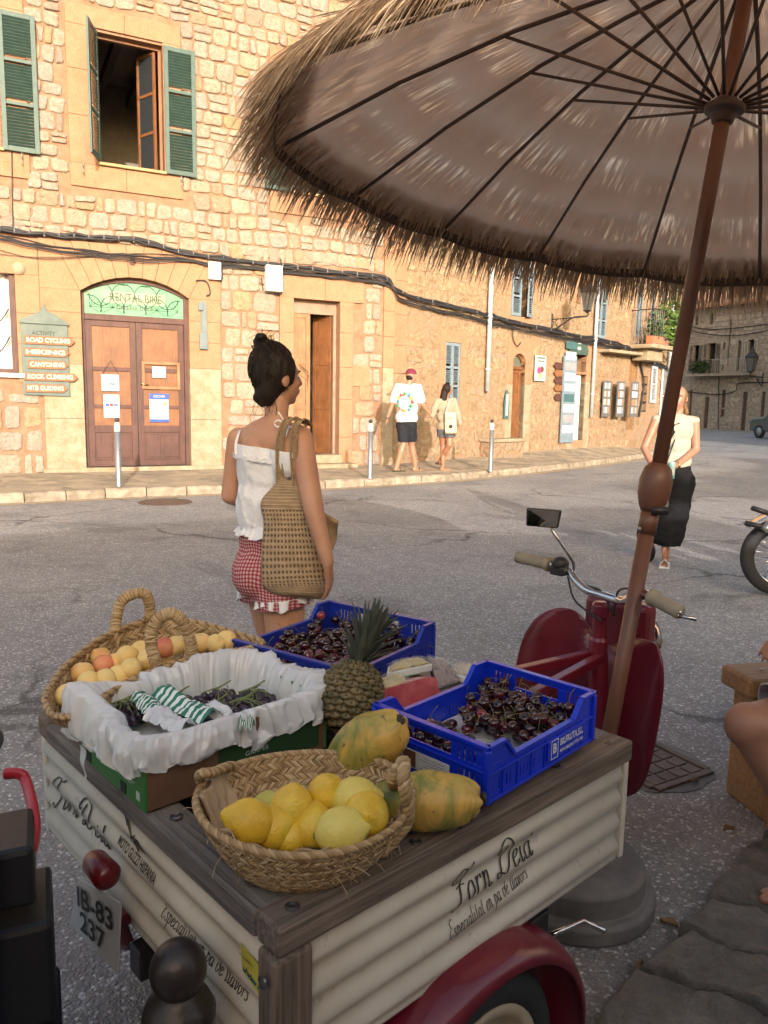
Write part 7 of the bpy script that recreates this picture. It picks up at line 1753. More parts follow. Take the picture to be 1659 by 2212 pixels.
# grey card under far cherries
M_CH = []
for i, (a, c) in enumerate((((.012, .002, .004), (.032, .004, .008)), ((.022, .003, .005), (.06, .006, .010)), ((.06, .006, .012), (.14, .013, .022)), ((.16, .012, .022), (.30, .035, .045)))):
    m, nt, b = newmat(f'cherry_skin_{i}'); c_ = ramp(nt, noiset(nt, coords(nt), 60, 2), [(.35, a), (.7, c)]); nt.links.new(c_, b.inputs['Base Color']); b.inputs['Roughness'].default_value = .22; b.inputs['Coat Weight'].default_value = .6; b.inputs['Coat Roughness'].default_value = .12; M_CH.append(m)
M_CST = mat('cherry_stem', (.22, .16, .05), .7, (.14, .15, .04))
rnd = random.Random(77); CRr = .0118
b = MB(); b.ell((0, 0, 0), (CRr*1.04, CRr*.98, CRr*.95), None, 18, 12, fn=lambda d: 1-.30*math.exp(-(1-d.z)/.05)-.05*math.exp(-(abs(d.y)/.25)**2)*(d.z > 0)); chm = []
for m in M_CH: o = b.build('cherry', m, None, smooth=True); chm.append(o.data); bpy.data.objects.remove(o)
stm = []
for i in range(5):
    b = MB(); a = rnd.uniform(0, 6); L_ = rnd.uniform(.026, .042); k = rnd.uniform(.3, .9); P_ = [Vector((math.cos(a)*L_*k*t*t, math.sin(a)*L_*k*t*t, CRr*.72+L_*t*(1-.35*t*k))) for t in (0, .25, .5, .75, 1)]
    b.tube(P_, [.0009, .0006, .0006, .0006, .0012], 5); o = b.build('stem', M_CST, None, smooth=True); stm.append(o.data); bpy.data.objects.remove(o)
def cherries(P0, rz, hx, hy, z0, n, dens, group, lab, maxz):
    Mr = Matrix.Rotation(rz, 3, 'Z'); pl = []; tries = 0
    while len(pl) < n and tries < n*60:
        tries += 1; x_ = rnd.uniform(-hx, hx); y_ = rnd.uniform(-hy, hy)
        if rnd.random() > dens(x_/hx, y_/hy): continue
        z_ = z0+CRr; D = CRr*1.95
        for q in pl:
            d = math.hypot(q[0]-x_, q[1]-y_)
            if d < D: z_ = max(z_, q[2]+math.sqrt(D*D-d*d)*.92)
        if z_ > z0+maxz(x_/hx, y_/hy): continue
        pl.append((x_, y_, z_))
    pl.sort(key=lambda q: -q[2])
    for i, q in enumerate(pl):
        w = rnd.random(); o = bpy.data.objects.new('cherry', chm[0 if w < .45 else 1 if w < .82 else 2 if w < .955 else 3]); COL.objects.link(o); o.location = Vector(P0)+Mr @ Vector(q)
        tilt = rnd.uniform(0, 1.3); az = rnd.uniform(0, 6.28); o.rotation_euler = (Matrix.Rotation(az, 3, 'Z') @ Matrix.Rotation(tilt, 3, 'X')).to_euler(); s_ = rnd.uniform(.9, 1.08); o.scale = (s_,)*3
        tag(o, lab, 'cherry', group)
        if rnd.random() < .72 and (tilt < 1.0 or i < n*.5): c = bpy.data.objects.new('stem', stm[rnd.randrange(5)]); COL.objects.link(c); c.parent = o
    print(group, len(pl))
def dR(a, c):
    if a > .62: return 1
    if a > -.05 and c < .75: return .9
    return 1.0 if (a < -.42 and -.3 < c < .6 and noise.noise(Vector((a*4, c*4, 3))) > -.15) else (.16 if noise.noise(Vector((a*5, c*5, 1))) > .0 else 0.02)
cherries((cc.x, cc.y, zR+.012), rz, Lc/2-.018, Wc/2-.018, 0, 150, dR, 'cherries in the front blue crate', 'glossy dark cherry in the front blue crate', lambda a, c: .062 if a > .25 else .048)
cherries((ccL.x, ccL.y, .738), rzL, LL_/2-.018, WL/2-.018, .026, 165, lambda a, c: 1, 'cherries in the back blue crate', 'glossy dark cherry in the darker back crate', lambda a, c: .052)
MB().bb(-LL_/2+.01, LL_/2-.01, -WL/2+.01, WL/2-.01, .006, .026).build('cherry_bed', mat('dark_cherry_bed', (.04, .01, .015), .6), CL)
# ================================================================ PEOPLE
def tcap(b, p, r1, q, r2, n=16):
    p = Vector(p); q = Vector(q); d = q-p; L_ = d.length; x, y, z = frame(d); M = Matrix((x, y, z)).transposed(); pr = [(0, -r1)]
    for a in (-60, -30, 0): pr.append((r1*math.cos(R(a)), r1*math.sin(R(a))))
    for a in (0, 30, 60): pr.append((r2*math.cos(R(a)), L_+r2*math.sin(R(a))))
    pr.append((0, L_+r2)); b.lathe(pr, p, n, M)
def flesh(prims, vox=.006, sm=6, infl=0.0, cuts=(), disp=None):
    b = MB()
    for k in prims:
        if k[0] == 'c': tcap(b, k[1], k[2]+infl, k[3], k[4]+infl)
        else:
            M = k[3] if len(k) > 3 else None; b.ell(k[1], tuple(q+infl for q in k[2]), M, 24, 16)
    me = bpy.data.meshes.new('t'); me.from_pydata(b.v, [], b.f); bm = bmesh.new(); bm.from_mesh(me); bmesh.ops.remove_doubles(bm, verts=bm.verts, dist=1e-6); bmesh.ops.recalc_face_normals(bm, faces=bm.faces); bm.to_mesh(me); bm.free()
    o = bpy.data.objects.new('t', me); COL.objects.link(o); m = o.modifiers.new('r', 'REMESH'); m.mode = 'VOXEL'; m.voxel_size = vox; m.use_smooth_shade = True
    s = o.modifiers.new('s', 'SMOOTH'); s.factor = .5; s.iterations = sm
    dg = bpy.context.evaluated_depsgraph_get(); dg.update(); m2 = bpy.data.meshes.new_from_object(o.evaluated_get(dg)); bpy.data.objects.remove(o)
    bm = bmesh.new(); bm.from_mesh(m2)
    for co, no in cuts: bmesh.ops.bisect_plane(bm, geom=bm.verts[:]+bm.edges[:]+bm.faces[:], dist=1e-5, plane_co=co, plane_no=no, clear_outer=True)
    if disp:
        bm.normal_update()
        for v in bm.verts: v.co = v.co+v.normal*disp(v.co)
    bm.verts.index_update(); out = MB(); out.v = [tuple(v.co) for v in bm.verts]; out.f = [tuple(v.index for v in f.verts) for f in bm.faces]; out.m = [0]*len(out.f); bm.free(); return out
def hand(w, d, pn, th, L_=.165, curl=.35, spread=.12, rk=1.0):
    """prims of a hand: wrist w, pointing d, palm facing pn, thumb towards th"""
    w = Vector(w); d = Vector(d).normalized(); pn = Vector(pn); pn = (pn-d*pn.dot(d)).normalized(); s = d.cross(pn).normalized()
    if s.dot(Vector(th)) < 0: s = -s
    k = L_/.165; P = []; pl = .078*k
    for o_, r_ in ((-.024, .0095), (-.008, .0105), (.008, .0110), (.022, .0105)):
        P.append(('c', w+s*o_*.5*k, .013*k, w+d*pl+s*o_*k, r_*k))
    for i, (o_, ln, r_) in enumerate(((-.029, .054, .0070), (-.0105, .069, .0077), (.008, .074, .0080), (.0265, .066, .0077))):
        p = w+d*pl+s*o_*k; a = curl*(1+.18*(3-i)); e = d+s*(o_*spread/.03*.6); e.normalize()
        for j, f in enumerate((.45, .31, .24)):
            rot = Matrix.Rotation(-a*(.6+.5*j), 3, s) if (Matrix.Rotation(.1, 3, s) @ d).dot(pn) < 0 else Matrix.Rotation(a*(.6+.5*j), 3, s)
            e2 = rot @ e; q = p+e2*ln*f*k; P.append(('c', p, r_*k*(1-.10*j)*rk, q, r_*k*(.9-.10*j)*rk)); p = q
    p = w+d*.020*k+s*.020*k+pn*.004*k; q = p+(d*.6+s*.55+pn*.35).normalized()*.038*k; P.append(('c', p, .0125*k, q, .0095*k)); r = q+(d*.88+s*.22+pn*.35).normalized()*.030*k; P.append(('c', q, .009*k, r, .0072*k)); r2 = r+(d*.95+pn*.25).normalized()*.020*k; P.append(('c', r, .0075*k, r2, .0062*k))
    return P
def headp(c, f, h=.225, up=Vector((0, 0, 1))):
    """prims of a head with face: centre c, facing f"""
    f = Vector(f).normalized(); s = up.cross(f).normalized(); u = f.cross(s).normalized(); u = up if u.dot(up) < 0 else u; k = h/.225; M = Matrix((s, f, u)).transposed(); c = Vector(c)
    return [('e', c+u*.018*k-f*.012*k, (.073*k, .090*k, .088*k), M), ('e', c-u*.035*k+f*.028*k, (.054*k, .060*k, .072*k), M), ('e', c-u*.088*k+f*.058*k, (.022*k, .020*k, .018*k), M),
            ('c', c+u*.010*k+f*.082*k, .009*k, c-u*.022*k+f*.100*k, .012*k), ('e', c-u*.052*k+f*.083*k, (.024*k, .012*k, .006*k), M), ('e', c-u*.062*k+f*.081*k, (.020*k, .012*k, .007*k), M),
            ('e', c+s*.033*k-u*.022*k+f*.058*k, (.022*k, .018*k, .020*k), M), ('e', c-s*.033*k-u*.022*k+f*.058*k, (.022*k, .018*k, .020*k), M), ('e', c+u*.024*k+f*.074*k, (.045*k, .012*k, .009*k), M),
            ('e', c+s*.074*k-u*.012*k-f*.008*k, (.009*k, .018*k, .030*k), M), ('e', c-s*.074*k-u*.012*k-f*.008*k, (.009*k, .018*k, .030*k), M)], (s, f, u, k)
def eyes(par, c, fr):
    s, f, u, k = fr; b = MB(); d = MB()
    for sg in (-1, 1):
        b.ell(c+s*sg*.027*k+f*.064*k+u*.004*k, (.010*k,)*3); d.ell(c+s*sg*.027*k+f*.0725*k+u*.004*k, (.0046*k,)*3)
    b.each('eyeball', M_WHITE, par, smooth=True, world=True); d.each('iris', mat('brown_iris', (.05, .025, .015), .3), par, smooth=True, world=True)
    e = MB()
    for sg in (-1, 1): e.tube([c+s*sg*(.014+.012*i)*k+f*(.086-.004*i*i*.6)*k+u*(.024+.003*(i == 1))*k for i in range(4)], .0028*k, 5)
    e.each('eyebrow', M_HAIRD, par, smooth=True, world=True)
def foot(a, d, L_=.235):
    d = Vector((d[0], d[1], 0)).normalized(); a = Vector(a); s = Vector((-d.y, d.x, 0)); g = a.copy(); g.z = a.z-.055
    return [('c', a, .032, g-d*.03, .030), ('c', g-d*.035+Vector((0, 0, .0)), .030, g+d*.10+Vector((0, 0, -.010)), .027), ('c', g+d*.10+s*.012+Vector((0, 0, -.012)), .022, g+d*.165+s*.012+Vector((0, 0, -.016)), .014), ('c', g+d*.09-s*.015+Vector((0, 0, -.012)), .021, g+d*.145-s*.018+Vector((0, 0, -.017)), .012)]
def skin(name, col, col2): return mat(name, col, .48, col2, ns=9, bmp=.12, bs=120, bd=.001)
M_SK1 = skin('warm_tan_skin', (.50, .27, .17), (.42, .21, .13)); M_SK2 = skin('fair_skin', (.40, .20, .125), (.34, .165, .10)); M_SK3 = skin('olive_skin', (.33, .165, .095), (.27, .13, .075))  # even base skin tones, one per complexion
M_HAIRD = mat('dark_brown_hair', (.024, .016, .012), .65, (.012, .008, .006), ns=40, scale=(1, 1, .15), spec=.25)
M_HAIRB = mat('blond_hair', (.26, .15, .065), .45, (.12, .07, .03), ns=50, scale=(1, 1, .2))
def cloth(name, col, rough=.9, bmp=.5, bs=14): return mat(name, col, rough, tuple(c*.9 for c in col), ns=5, bmp=bmp, bs=bs, bd=.01, spec=.2)
# ---------------------------------------------------------------- the woman behind the cart
def q(px, py, y): return Yp(px, py, y)
Wb = Vector((q(600, 1340, 2.7).x, 2.70, 0))
WO = thing('person', 'woman with messy dark bun seen from behind in white camisole and red gingham shorts', 'person', Wb)
rz3 = Matrix.Rotation(R(-28), 3, 'Z')
pel = q(598, 1212, 2.70); wai = q(580, 1110, 2.70); che = q(583, 1010, 2.70); upc = q(584, 955, 2.70); 
torso = [('e', pel+Vector((0, .0, -.015)), (.146, .105, .125), rz3), ('e', pel+Vector((-.055, -.035, -.04)), (.085, .085, .085), rz3), ('e', pel+Vector((.065, -.055, -.04)), (.085, .085, .085), rz3), ('e', q(590, 1160, 2.7), (.125, .09, .10), rz3), ('e', wai, (.098, .076, .11), rz3), ('e', che, (.118, .085, .13), rz3), ('e', upc, (.125, .074, .085), rz3)]
shL, shR = q(516, 948, 2.77), q(648, 946, 2.62)
elL, wrL = q(497, 1070, 2.76), q(560, 1098, 2.95); elR, wrR = q(679, 1108, 2.50), q(708, 1214, 2.47)
nk0, nk1 = q(592, 935, 2.70), q(600, 872, 2.70); hc = q(601, 815, 2.70); fdir = Vector((.80, .60, 0))
hp, hfr = headp(hc, fdir, .198)
hipL, hipR = q(566, 1230, 2.76), q(612, 1235, 2.66); knL, knR = Vector((hipL.x+.035, 2.86, .44)), Vector((hipR.x+.01, 2.64, .44)); anL, anR = Vector((knL.x+.00, 2.84, .075)), Vector((knR.x+.02, 2.70, .075))
trap = [('c', q(592, 915, 2.70), .040, shL, .030), ('c', q(592, 915, 2.70), .040, shR, .030), ('e', q(545, 985, 2.66), (.05, .03, .07), rz3), ('e', q(618, 985, 2.60), (.05, .03, .07), rz3)]
limbs = [('c', shL, .043, elL, .033), ('c', elL, .033, wrL, .022), ('c', shR, .045, elR, .034), ('c', elR, .034, wrR, .022), ('c', nk0, .045, nk1, .040),
         ('c', hipL, .082, knL, .052), ('c', hipR, .088, knR, .053), ('c', knL, .050, knL*.6+anL*.4+Vector((0, -.02, 0)), .052), ('c', knL*.6+anL*.4+Vector((0, -.02, 0)), .052, anL, .033), ('c', knR, .050, knR*.6+anR*.4+Vector((0, -.02, 0)), .052), ('c', knR*.6+anR*.4+Vector((0, -.02, 0)), .052, anR, .033)]
hnd = hand(wrR, q(714, 1276, 2.50)-wrR, (-1, .2, 0), (.3, 1, 0), .165, .32)+hand(wrL, (.9, .2, .3), (0, -.3, 1), (0, .5, .5), .16, .5)
body = flesh(torso+trap+limbs+hnd+hp+foot(anL, (.6, .8))+foot(anR, (.6, .8)), .0055, 7)
bd = body.build('body', M_SK1, WO, smooth=True, world=True); eyes(bd, hc, hfr)
rn = lambda co, s, k=0: noise.noise(Vector(co)*s+Vector((k, 0, 0)))
M_LINEN = cloth('white_linen', (.78, .78, .80), .85, .9, 22)
zt0 = q(560, 990, 2.7).z; zb0 = q(560, 1140, 2.7).z
cm = flesh(torso[3:]+trap[2:]+[('e', wai+Vector((0, 0, .03)), (.112, .088, .15), rz3)], .007, 6, .010, cuts=[(Vector((0, 0, zt0)), Vector((.10, 0, 1))), (Vector((0, 0, zb0)), Vector((0, 0, -1)))], disp=lambda c: .006*rn(c, 9)+.005*max(0, 1-abs(rn((c[0], c[1], c[2]*.5), 16, 4))*5)+.002*rn(c, 40))
cs_ = cm.build('camisole', M_LINEN, WO, smooth=True, world=True, solid=.0015)
def ringloop(c, rx, ry, M): return lambda a: c+M @ Vector((rx*math.cos(a), ry*math.sin(a), 0))
b = MB()
def ruf(u, v):
    a = u*2*math.pi; c = q(590, 1128+26*v, 2.70); w_ = (.116+.026*v); k = 1+.05*v*math.sin(a*26+math.sin(a*7)*2)+.02*v*math.sin(a*11); p = c+rz3 @ Vector((w_*k*math.cos(a), (w_*.80)*k*math.sin(a), 0)); p.z += .006*v*math.sin(a*9); return p
b.grid(ruf, 260, 6, cu=True); b.build('waist_ruffle', M_LINEN, cs_, smooth=True)
bpy.data.objects['waist_ruffle'].data.transform(mw(WO).inverted())
b = MB()
def trf(u, v):
    a = u*2*math.pi; c = q(583, 990, 2.70); k = 1+.012*math.sin(a*40)*abs(v-.5)*2; p = c+rz3 @ Vector((.137*k*math.cos(a), .110*k*math.sin(a), .006-.014*v+.002*math.sin(a*31))); p.z -= .10*(p.x-c.x)*.9; return p
b.grid(trf, 240, 4, cu=True)
b.build('top_ruffle', M_LINEN, cs_, smooth=True, world=False); bpy.data.objects['top_ruffle'].data.transform(mw(WO).inverted())
b = MB(); b.ribbon(smooth_pts([q(511, 992, 2.66), q(509, 962, 2.665), q(516, 935, 2.70), q(520, 928, 2.76)], 6), .008, (1, .2, 0)); b.ribbon(smooth_pts([q(603, 1000, 2.585), q(609, 965, 2.585), q(620, 930, 2.60), q(628, 914, 2.65)], 6), .009, (1, .2, .2))
for pts in ([(618, 918), (602, 908), (592, 914), (600, 922), (618, 918)], [(618, 918), (634, 906), (640, 914), (630, 922), (618, 918)], [(618, 918), (606, 897), (600, 890)]): b.ribbon(smooth_pts([q(x, y, 2.592) for x, y in pts], 6), .006, (.2, 0, 1))
b.build('shoulder_strap', M_LINEN, cs_, smooth=True); bpy.data.objects['shoulder_strap'].data.transform(mw(WO).inverted())
def gingham():
    m, nt, b = newmat('red_gingham'); MC['red_gingham'] = m; v = coords(nt, (1, 1, 1)); rt_ = nt.nodes.new('ShaderNodeVectorRotate'); rt_.rotation_type = 'Z_AXIS'; rt_.inputs['Angle'].default_value = R(20); nt.links.new(v, rt_.inputs['Vector'])
    d = nt.nodes.new('ShaderNodeTexNoise'); d.inputs['Scale'].default_value = 6; nt.links.new(v, d.inputs['Vector']); vm = nt.nodes.new('ShaderNodeVectorMath'); vm.operation = 'MULTIPLY_ADD'; vm.inputs[1].default_value = (.05, .05, .05); nt.links.new(d.outputs['Color'], vm.inputs[0]); nt.links.new(rt_.outputs[0], vm.inputs[2])
    s = nt.nodes.new('ShaderNodeSeparateXYZ'); nt.links.new(vm.outputs[0], s.inputs[0]); o_ = []
    for k in (0, 2):
        mu = nt.nodes.new('ShaderNodeMath'); mu.operation = 'MULTIPLY'; mu.inputs[1].default_value = 82; nt.links.new(s.outputs[k], mu.inputs[0]); fr = nt.nodes.new('ShaderNodeMath'); fr.operation = 'FRACT'; nt.links.new(mu.outputs[0], fr.inputs[0]); o_.append(ramp(nt, fr.outputs[0], [(0, 0), (.5, 1)], 'CONSTANT'))
    a = mixc(nt, .5, o_[0], o_[1]); c = ramp(nt, a, [(0, (.52, .38, .37)), (.4, (.36, .10, .11)), (.9, (.24, .022, .035))], 'CONSTANT'); nt.links.new(c, b.inputs['Base Color']); b.inputs['Roughness'].default_value = .9; bump(nt, b, noiset(nt, v, 14, 4), .5, .012); return m
zs0 = q(560, 1136, 2.7).z; zs1 = q(560, 1272, 2.7).z
legs_ = [('c', hipL, .092, knL, .080), ('c', hipR, .096, knR, .082)]
sh = flesh(torso[:5]+legs_, .008, 5, .012, cuts=[(Vector((0, 0, zs0)), Vector((0, 0, 1))), (Vector((0, 0, zs1)), Vector((.12, 0, -1)))], disp=lambda c: .009*rn(c, 8)+.004*rn(c, 24, 3))
so_ = sh.build('gingham_shorts', gingham(), WO, smooth=True, world=True, solid=.002)
b = MB()
for hj, kn in ((hipL, knL), (hipR, knR)):
    def rf(u, v, hj=hj, kn=kn):
        a = u*2*math.pi; t = (hj.z-(zs1-.002-.028*v-.005))/(hj.z-kn.z); c = hj.lerp(kn, t); k = 1+.10*v*math.sin(a*13+2*math.sin(a*3)); return c+Vector((.103*k*math.cos(a), .103*k*math.sin(a), .012*math.sin(a*5)*v+.012*math.cos(a)))
    b.grid(rf, 160, 5, cu=True)
b.build('white_hem_ruffle', M_LINEN, so_, smooth=True); bpy.data.objects['white_hem_ruffle'].data.transform(mw(WO).inverted())
# hair
hs, hf, hu, hk = hfr; MH = Matrix((hs, hf, hu)).transposed()
hair = [('e', hc+hu*.022-hf*.018, (.070, .086, .088), MH), ('e', hc-hu*.03-hf*.042, (.054, .046, .068), MH), ('e', hc-hu*.005-hf*.045, (.060, .046, .08), MH), ('e', q(572, 752, 2.69), (.034, .034, .028)), ('e', q(562, 738, 2.69), (.022, .024, .020)), ('e', q(584, 744, 2.69), (.024, .024, .020)), ('e', q(566, 728, 2.67), (.018, .02, .014)), ('c', q(558, 858, 2.67), .02, q(566, 872, 2.67), .012)]
fcut = hc+hf*.034
hm = flesh(hair, .006, 4, 0, cuts=[(fcut, (hf+hu*-.25).normalized())], disp=lambda c: .006*rn((c[0]*1, c[1], c[2]*.3), 26)+.004*rn((c[0], c[1], c[2]*.25), 60)+.004*rn(c, 12))
ho = hm.build('hair', M_HAIRD, WO, smooth=True, world=True)
b = MB(); rnd = random.Random(31)
for i in range(420):
    th = rnd.uniform(0, 6.28); ph = rnd.uniform(-.9, 1.4); d = Vector((math.cos(th)*math.cos(ph)*.072, math.sin(th)*math.cos(ph)*.088-.018, math.sin(ph)*.090+.018))
    if d.y > .035 and ph < 1.0: continue
    p = hc+MH @ d; tgt = q(572, 750, 2.69); g = (tgt-p); nrm = (p-hc).normalized(); P_ = [p+nrm*.001, p+g*.3+nrm*.018, p+g*.62+nrm*.010, tgt+Vector((rnd.gauss(0, .018), rnd.gauss(0, .018), rnd.gauss(.004, .014)))]
    b.tube(smooth_pts(P_, 4), rnd.uniform(.0008, .0022), 4)
for i in range(46):   # fly-aways and neck wisps
    if i < 20: p = q(570+rnd.uniform(-14, 16), 742+rnd.uniform(-14, 10), 2.69); e = p+Vector((rnd.uniform(-.05, .05), rnd.uniform(-.03, .03), rnd.uniform(-.005, .05))); m_ = (p+e)/2+Vector((rnd.uniform(-.02, .02), 0, .02))
    elif i < 38: p = q(rnd.uniform(548, 600), 862+rnd.uniform(-8, 6), 2.645); e = p+Vector((rnd.uniform(-.035, .02), 0, rnd.uniform(-.075, -.03))); m_ = (p+e)/2+Vector((rnd.uniform(-.01, .01), -.008, 0))
    else: p = hc+hf*.05+hs*rnd.uniform(-.07, -.05)+hu*rnd.uniform(-.02, .05); e = p+hf*.03-hu*rnd.uniform(.03, .07); m_ = (p+e)/2+hf*.02
    b.tube(smooth_pts([p, m_, e], 5), .0006, 3)
b.build('hair_strands', M_HAIRD, ho, smooth=True); bpy.data.objects['hair_strands'].data.transform(mw(WO).inverted())
# crochet bag
def crochet():
    m, nt, b = newmat('tan_crochet'); MC['tan_crochet'] = m; t = nt.nodes.new('ShaderNodeUVMap'); v = t.outputs[0]; s = nt.nodes.new('ShaderNodeSeparateXYZ'); nt.links.new(v, s.inputs[0])
    def wave(sock, k, ph=0.0):
        mu = nt.nodes.new('ShaderNodeMath'); mu.operation = 'MULTIPLY_ADD'; mu.inputs[1].default_value = k; mu.inputs[2].default_value = ph; nt.links.new(sock, mu.inputs[0]); sn = nt.nodes.new('ShaderNodeMath'); sn.operation = 'SINE'; nt.links.new(mu.outputs[0], sn.inputs[0]); return sn.outputs[0]
    hu = nt.nodes.new('ShaderNodeMath'); hu.operation = 'MULTIPLY'; hu.inputs[1].default_value = .47; nt.links.new(s.outputs[0], hu.inputs[0])
    ad = nt.nodes.new('ShaderNodeMath'); ad.operation = 'ADD'; nt.links.new(hu.outputs[0], ad.inputs[0]); nt.links.new(s.outputs[1], ad.inputs[1]); sb = nt.nodes.new('ShaderNodeMath'); sb.operation = 'SUBTRACT'; nt.links.new(hu.outputs[0], sb.inputs[0]); nt.links.new(s.outputs[1], sb.inputs[1])
    pr = nt.nodes.new('ShaderNodeMath'); pr.operation = 'MULTIPLY'; nt.links.new(wave(ad.outputs[0], 108), pr.inputs[0]); nt.links.new(wave(sb.outputs[0], 108), pr.inputs[1])
    hole = ramp(nt, pr.outputs[0], [(.18, 0), (.5, 1)]); rows = ramp(nt, wave(s.outputs[1], 210), [(0, .35), (.6, 1)])
    band = ramp(nt, s.outputs[1], [(0, 0), (.335, 0), (.34, 1), (.80, 1), (.805, 0)], 'CONSTANT')
    c1 = mixc(nt, hole, (.42, .30, .18), (.17, .115, .065)); c2 = mixc(nt, rows, (.27, .18, .10), (.45, .33, .20)); c = mixc(nt, band, c2, c1); k = ramp(nt, noiset(nt, coords(nt), 40, 4), [(.3, .8), (.7, 1.15)]); c = mixc(nt, 1.0, c, k, 'MULTIPLY')
    nt.links.new(c, b.inputs['Base Color']); b.inputs['Roughness'].default_value = .9; inv = nt.nodes.new('ShaderNodeInvert'); nt.links.new(hole, inv.inputs['Color']); h = mixc(nt, band, rows, inv.outputs[0]); bump(nt, b, h, .9, .006); return m
M_CROC = crochet()
BG = thing('woven_bag', 'tan crochet shoulder bag hanging from the bun haired woman\'s shoulder', 'bag', q(640, 1290, 2.58))
LE = smooth_pts([Vector((x, y, 0)) for x, y in ((608, 1030), (590, 1052), (564, 1084), (570, 1130), (566, 1190), (566, 1255), (574, 1272), (600, 1288))], 6)
RE = smooth_pts([Vector((x, y, 0)) for x, y in ((642, 1030), (668, 1056), (682, 1086), (684, 1130), (695, 1190), (704, 1250), (708, 1272), (692, 1294))], 6)
def bagf(sg):
    def f(u, v):
        k = v*(len(LE)-1); i = min(int(k), len(LE)-2); t = k-i; l = LE[i].lerp(LE[i+1], t); r = RE[i].lerp(RE[i+1], t); p = l.lerp(r, u); e = math.sin(math.pi*u)**.6
        y = 2.575+sg*(.014+.042*min(1, v*1.6)*e)*(1 if v < .93 else max(0, (1-v)/.07)); return Yp(p.x, p.y+(6*math.sin(u*3.1) if v < .05 else 0), y)
    return f
b = MB(); b.grid(bagf(-1), 30, 42); b.grid(bagf(1), 30, 42); o = b.build('bag_body', M_CROC, BG, smooth=True, world=True, solid=.003)
uv = o.data.uv_layers.new(name='UVMap'); n1 = 31*43
for p in o.data.polygons:
    for l in p.loop_indices:
        i = o.data.loops[l].vertex_index % n1; uv.data[l].uv = ((i % 31)/30, (i//31)/42)
b = MB(); b.grid(lambda u, v: Yp(*((lambda a, c: (a.x, a.y))(Vector((680+8*v, 1096+100*v, 0)).lerp(Vector((730-14*v*v, 1128+66*v, 0)), u), 0)), 2.60+.04*u*math.sin(v*3.1)), 14, 16)
b.build('bag_side', M_STRAWD if False else M_CROC, BG, smooth=True, world=True, solid=.012)
b = MB()
for pts, y0 in (([(606, 1050), (604, 1000), (606, 950), (616, 914), (634, 902), (648, 914)], 2.565), ([(640, 1050), (636, 1000), (634, 950), (642, 914), (655, 906), (668, 920)], 2.555)):
    P_ = smooth_pts([Yp(x, y, y0+(.0 if i < 4 else .03*(i-3))) for i, (x, y) in enumerate(pts)], 8); b.ribbon(P_, .022, (1, .15, 0)); 
    for sd in (-1, 1): b.tube([p+Vector((sd*.010, -.002, 0)) for p in P_], .0042, 6)
b.build('bag_strap', mat('tan_crochet_strap', (.36, .25, .14), .9, (.22, .15, .08), ns=90, bmp=.8, bs=160), BG, smooth=True, world=True)
# ---------------------------------------------------------------- generic smaller people
def dressed(label, base, prims_body, clothes, skinm, hc_, f_, hh, hairp, hairm, hand_list=(), vox=.010, hairdisp=None, hcut=None):
    t = thing('person', label, 'person', base); hp_, fr_ = headp(hc_, f_, hh); pr = list(prims_body)+hp_
    for h in hand_list: pr += hand(*h)
    bo = flesh(pr, vox, 4).build('body', skinm, t, smooth=True, world=True); eyes(bo, Vector(hc_), fr_)
    for nm, pp_, infl, cuts, mt, am in clothes:
        flesh(pp_, vox*.9, 4, infl, cuts, disp=lambda c: am*rn(c, 9)+am*.6*rn(c, 22, 5)).build(nm, mt, t, smooth=True, world=True, solid=.003)
    if hairp: flesh(hairp(fr_), vox*.8, 3, 0, [hcut(fr_)] if hcut else ()).build('hair', hairm, t, smooth=True, world=True)
    return t, fr_
up = Vector((0, 0, 1))
# man
Ym = 14.55
def g(px, py, dy=0): return Yp(px, py, Ym+dy)
S_L, S_R = g(860, 837, -.05), g(903, 837, .05); E_L, W_L = g(848, 871, -.1), g(837, 903, -.1); E_R, W_R = g(912, 873, 0), g(928, 894, .1)
H_ = g(878, 918); K1, A1 = g(872, 957, -.1), g(857, 1009, -.15); K2, A2_ = g(889, 960, .1), g(897, 1004, .15)
bodyp = [('e', g(880, 850), (.20, .12, .17)), ('e', g(879, 880), (.175, .11, .2)), ('e', g(878, 908), (.17, .12, .14)), ('c', g(882, 836), .07, g(886, 820), .058), ('c', g(880, 838), .07, S_L, .06), ('c', g(880, 838), .07, S_R, .06), ('c', S_L, .058, E_L, .042), ('c', E_L, .042, W_L, .030), ('c', S_R, .058, E_R, .042), ('c', E_R, .042, W_R, .030),
         ('c', H_+Vector((-.07, 0, 0)), .10, K1, .062), ('c', H_+Vector((.07, 0, 0)), .10, K2, .062), ('c', K1, .058, K1.lerp(A1, .35)+Vector((0, -.02, 0)), .062), ('c', K1.lerp(A1, .35)+Vector((0, -.02, 0)), .062, A1, .04), ('c', K2, .058, K2.lerp(A2_, .35), .062), ('c', K2.lerp(A2_, .35), .062, A2_, .04)]
A1.z = .22; A2_.z = .20
bodyp += foot(A1, (.6, .6))+foot(A2_, (.9, .4))
tee = [('e', g(880, 852), (.205, .125, .17)), ('e', g(879, 880), (.19, .13, .24)), ('e', g(878, 903), (.20, .15, .16)), ('c', g(880, 840), .075, S_L, .068), ('c', g(880, 840), .075, S_R, .068), ('c', S_L, .066, S_L.lerp(E_L, .75), .072), ('c', S_R, .066, S_R.lerp(E_R, .75), .072)]
shp_ = [('e', H_+up*.04, (.18, .14, .12)), ('c', H_+Vector((-.07, 0, 0)), .115, K1, .085), ('c', H_+Vector((.07, 0, 0)), .115, K2, .085)]
hcm = g(889, 811)
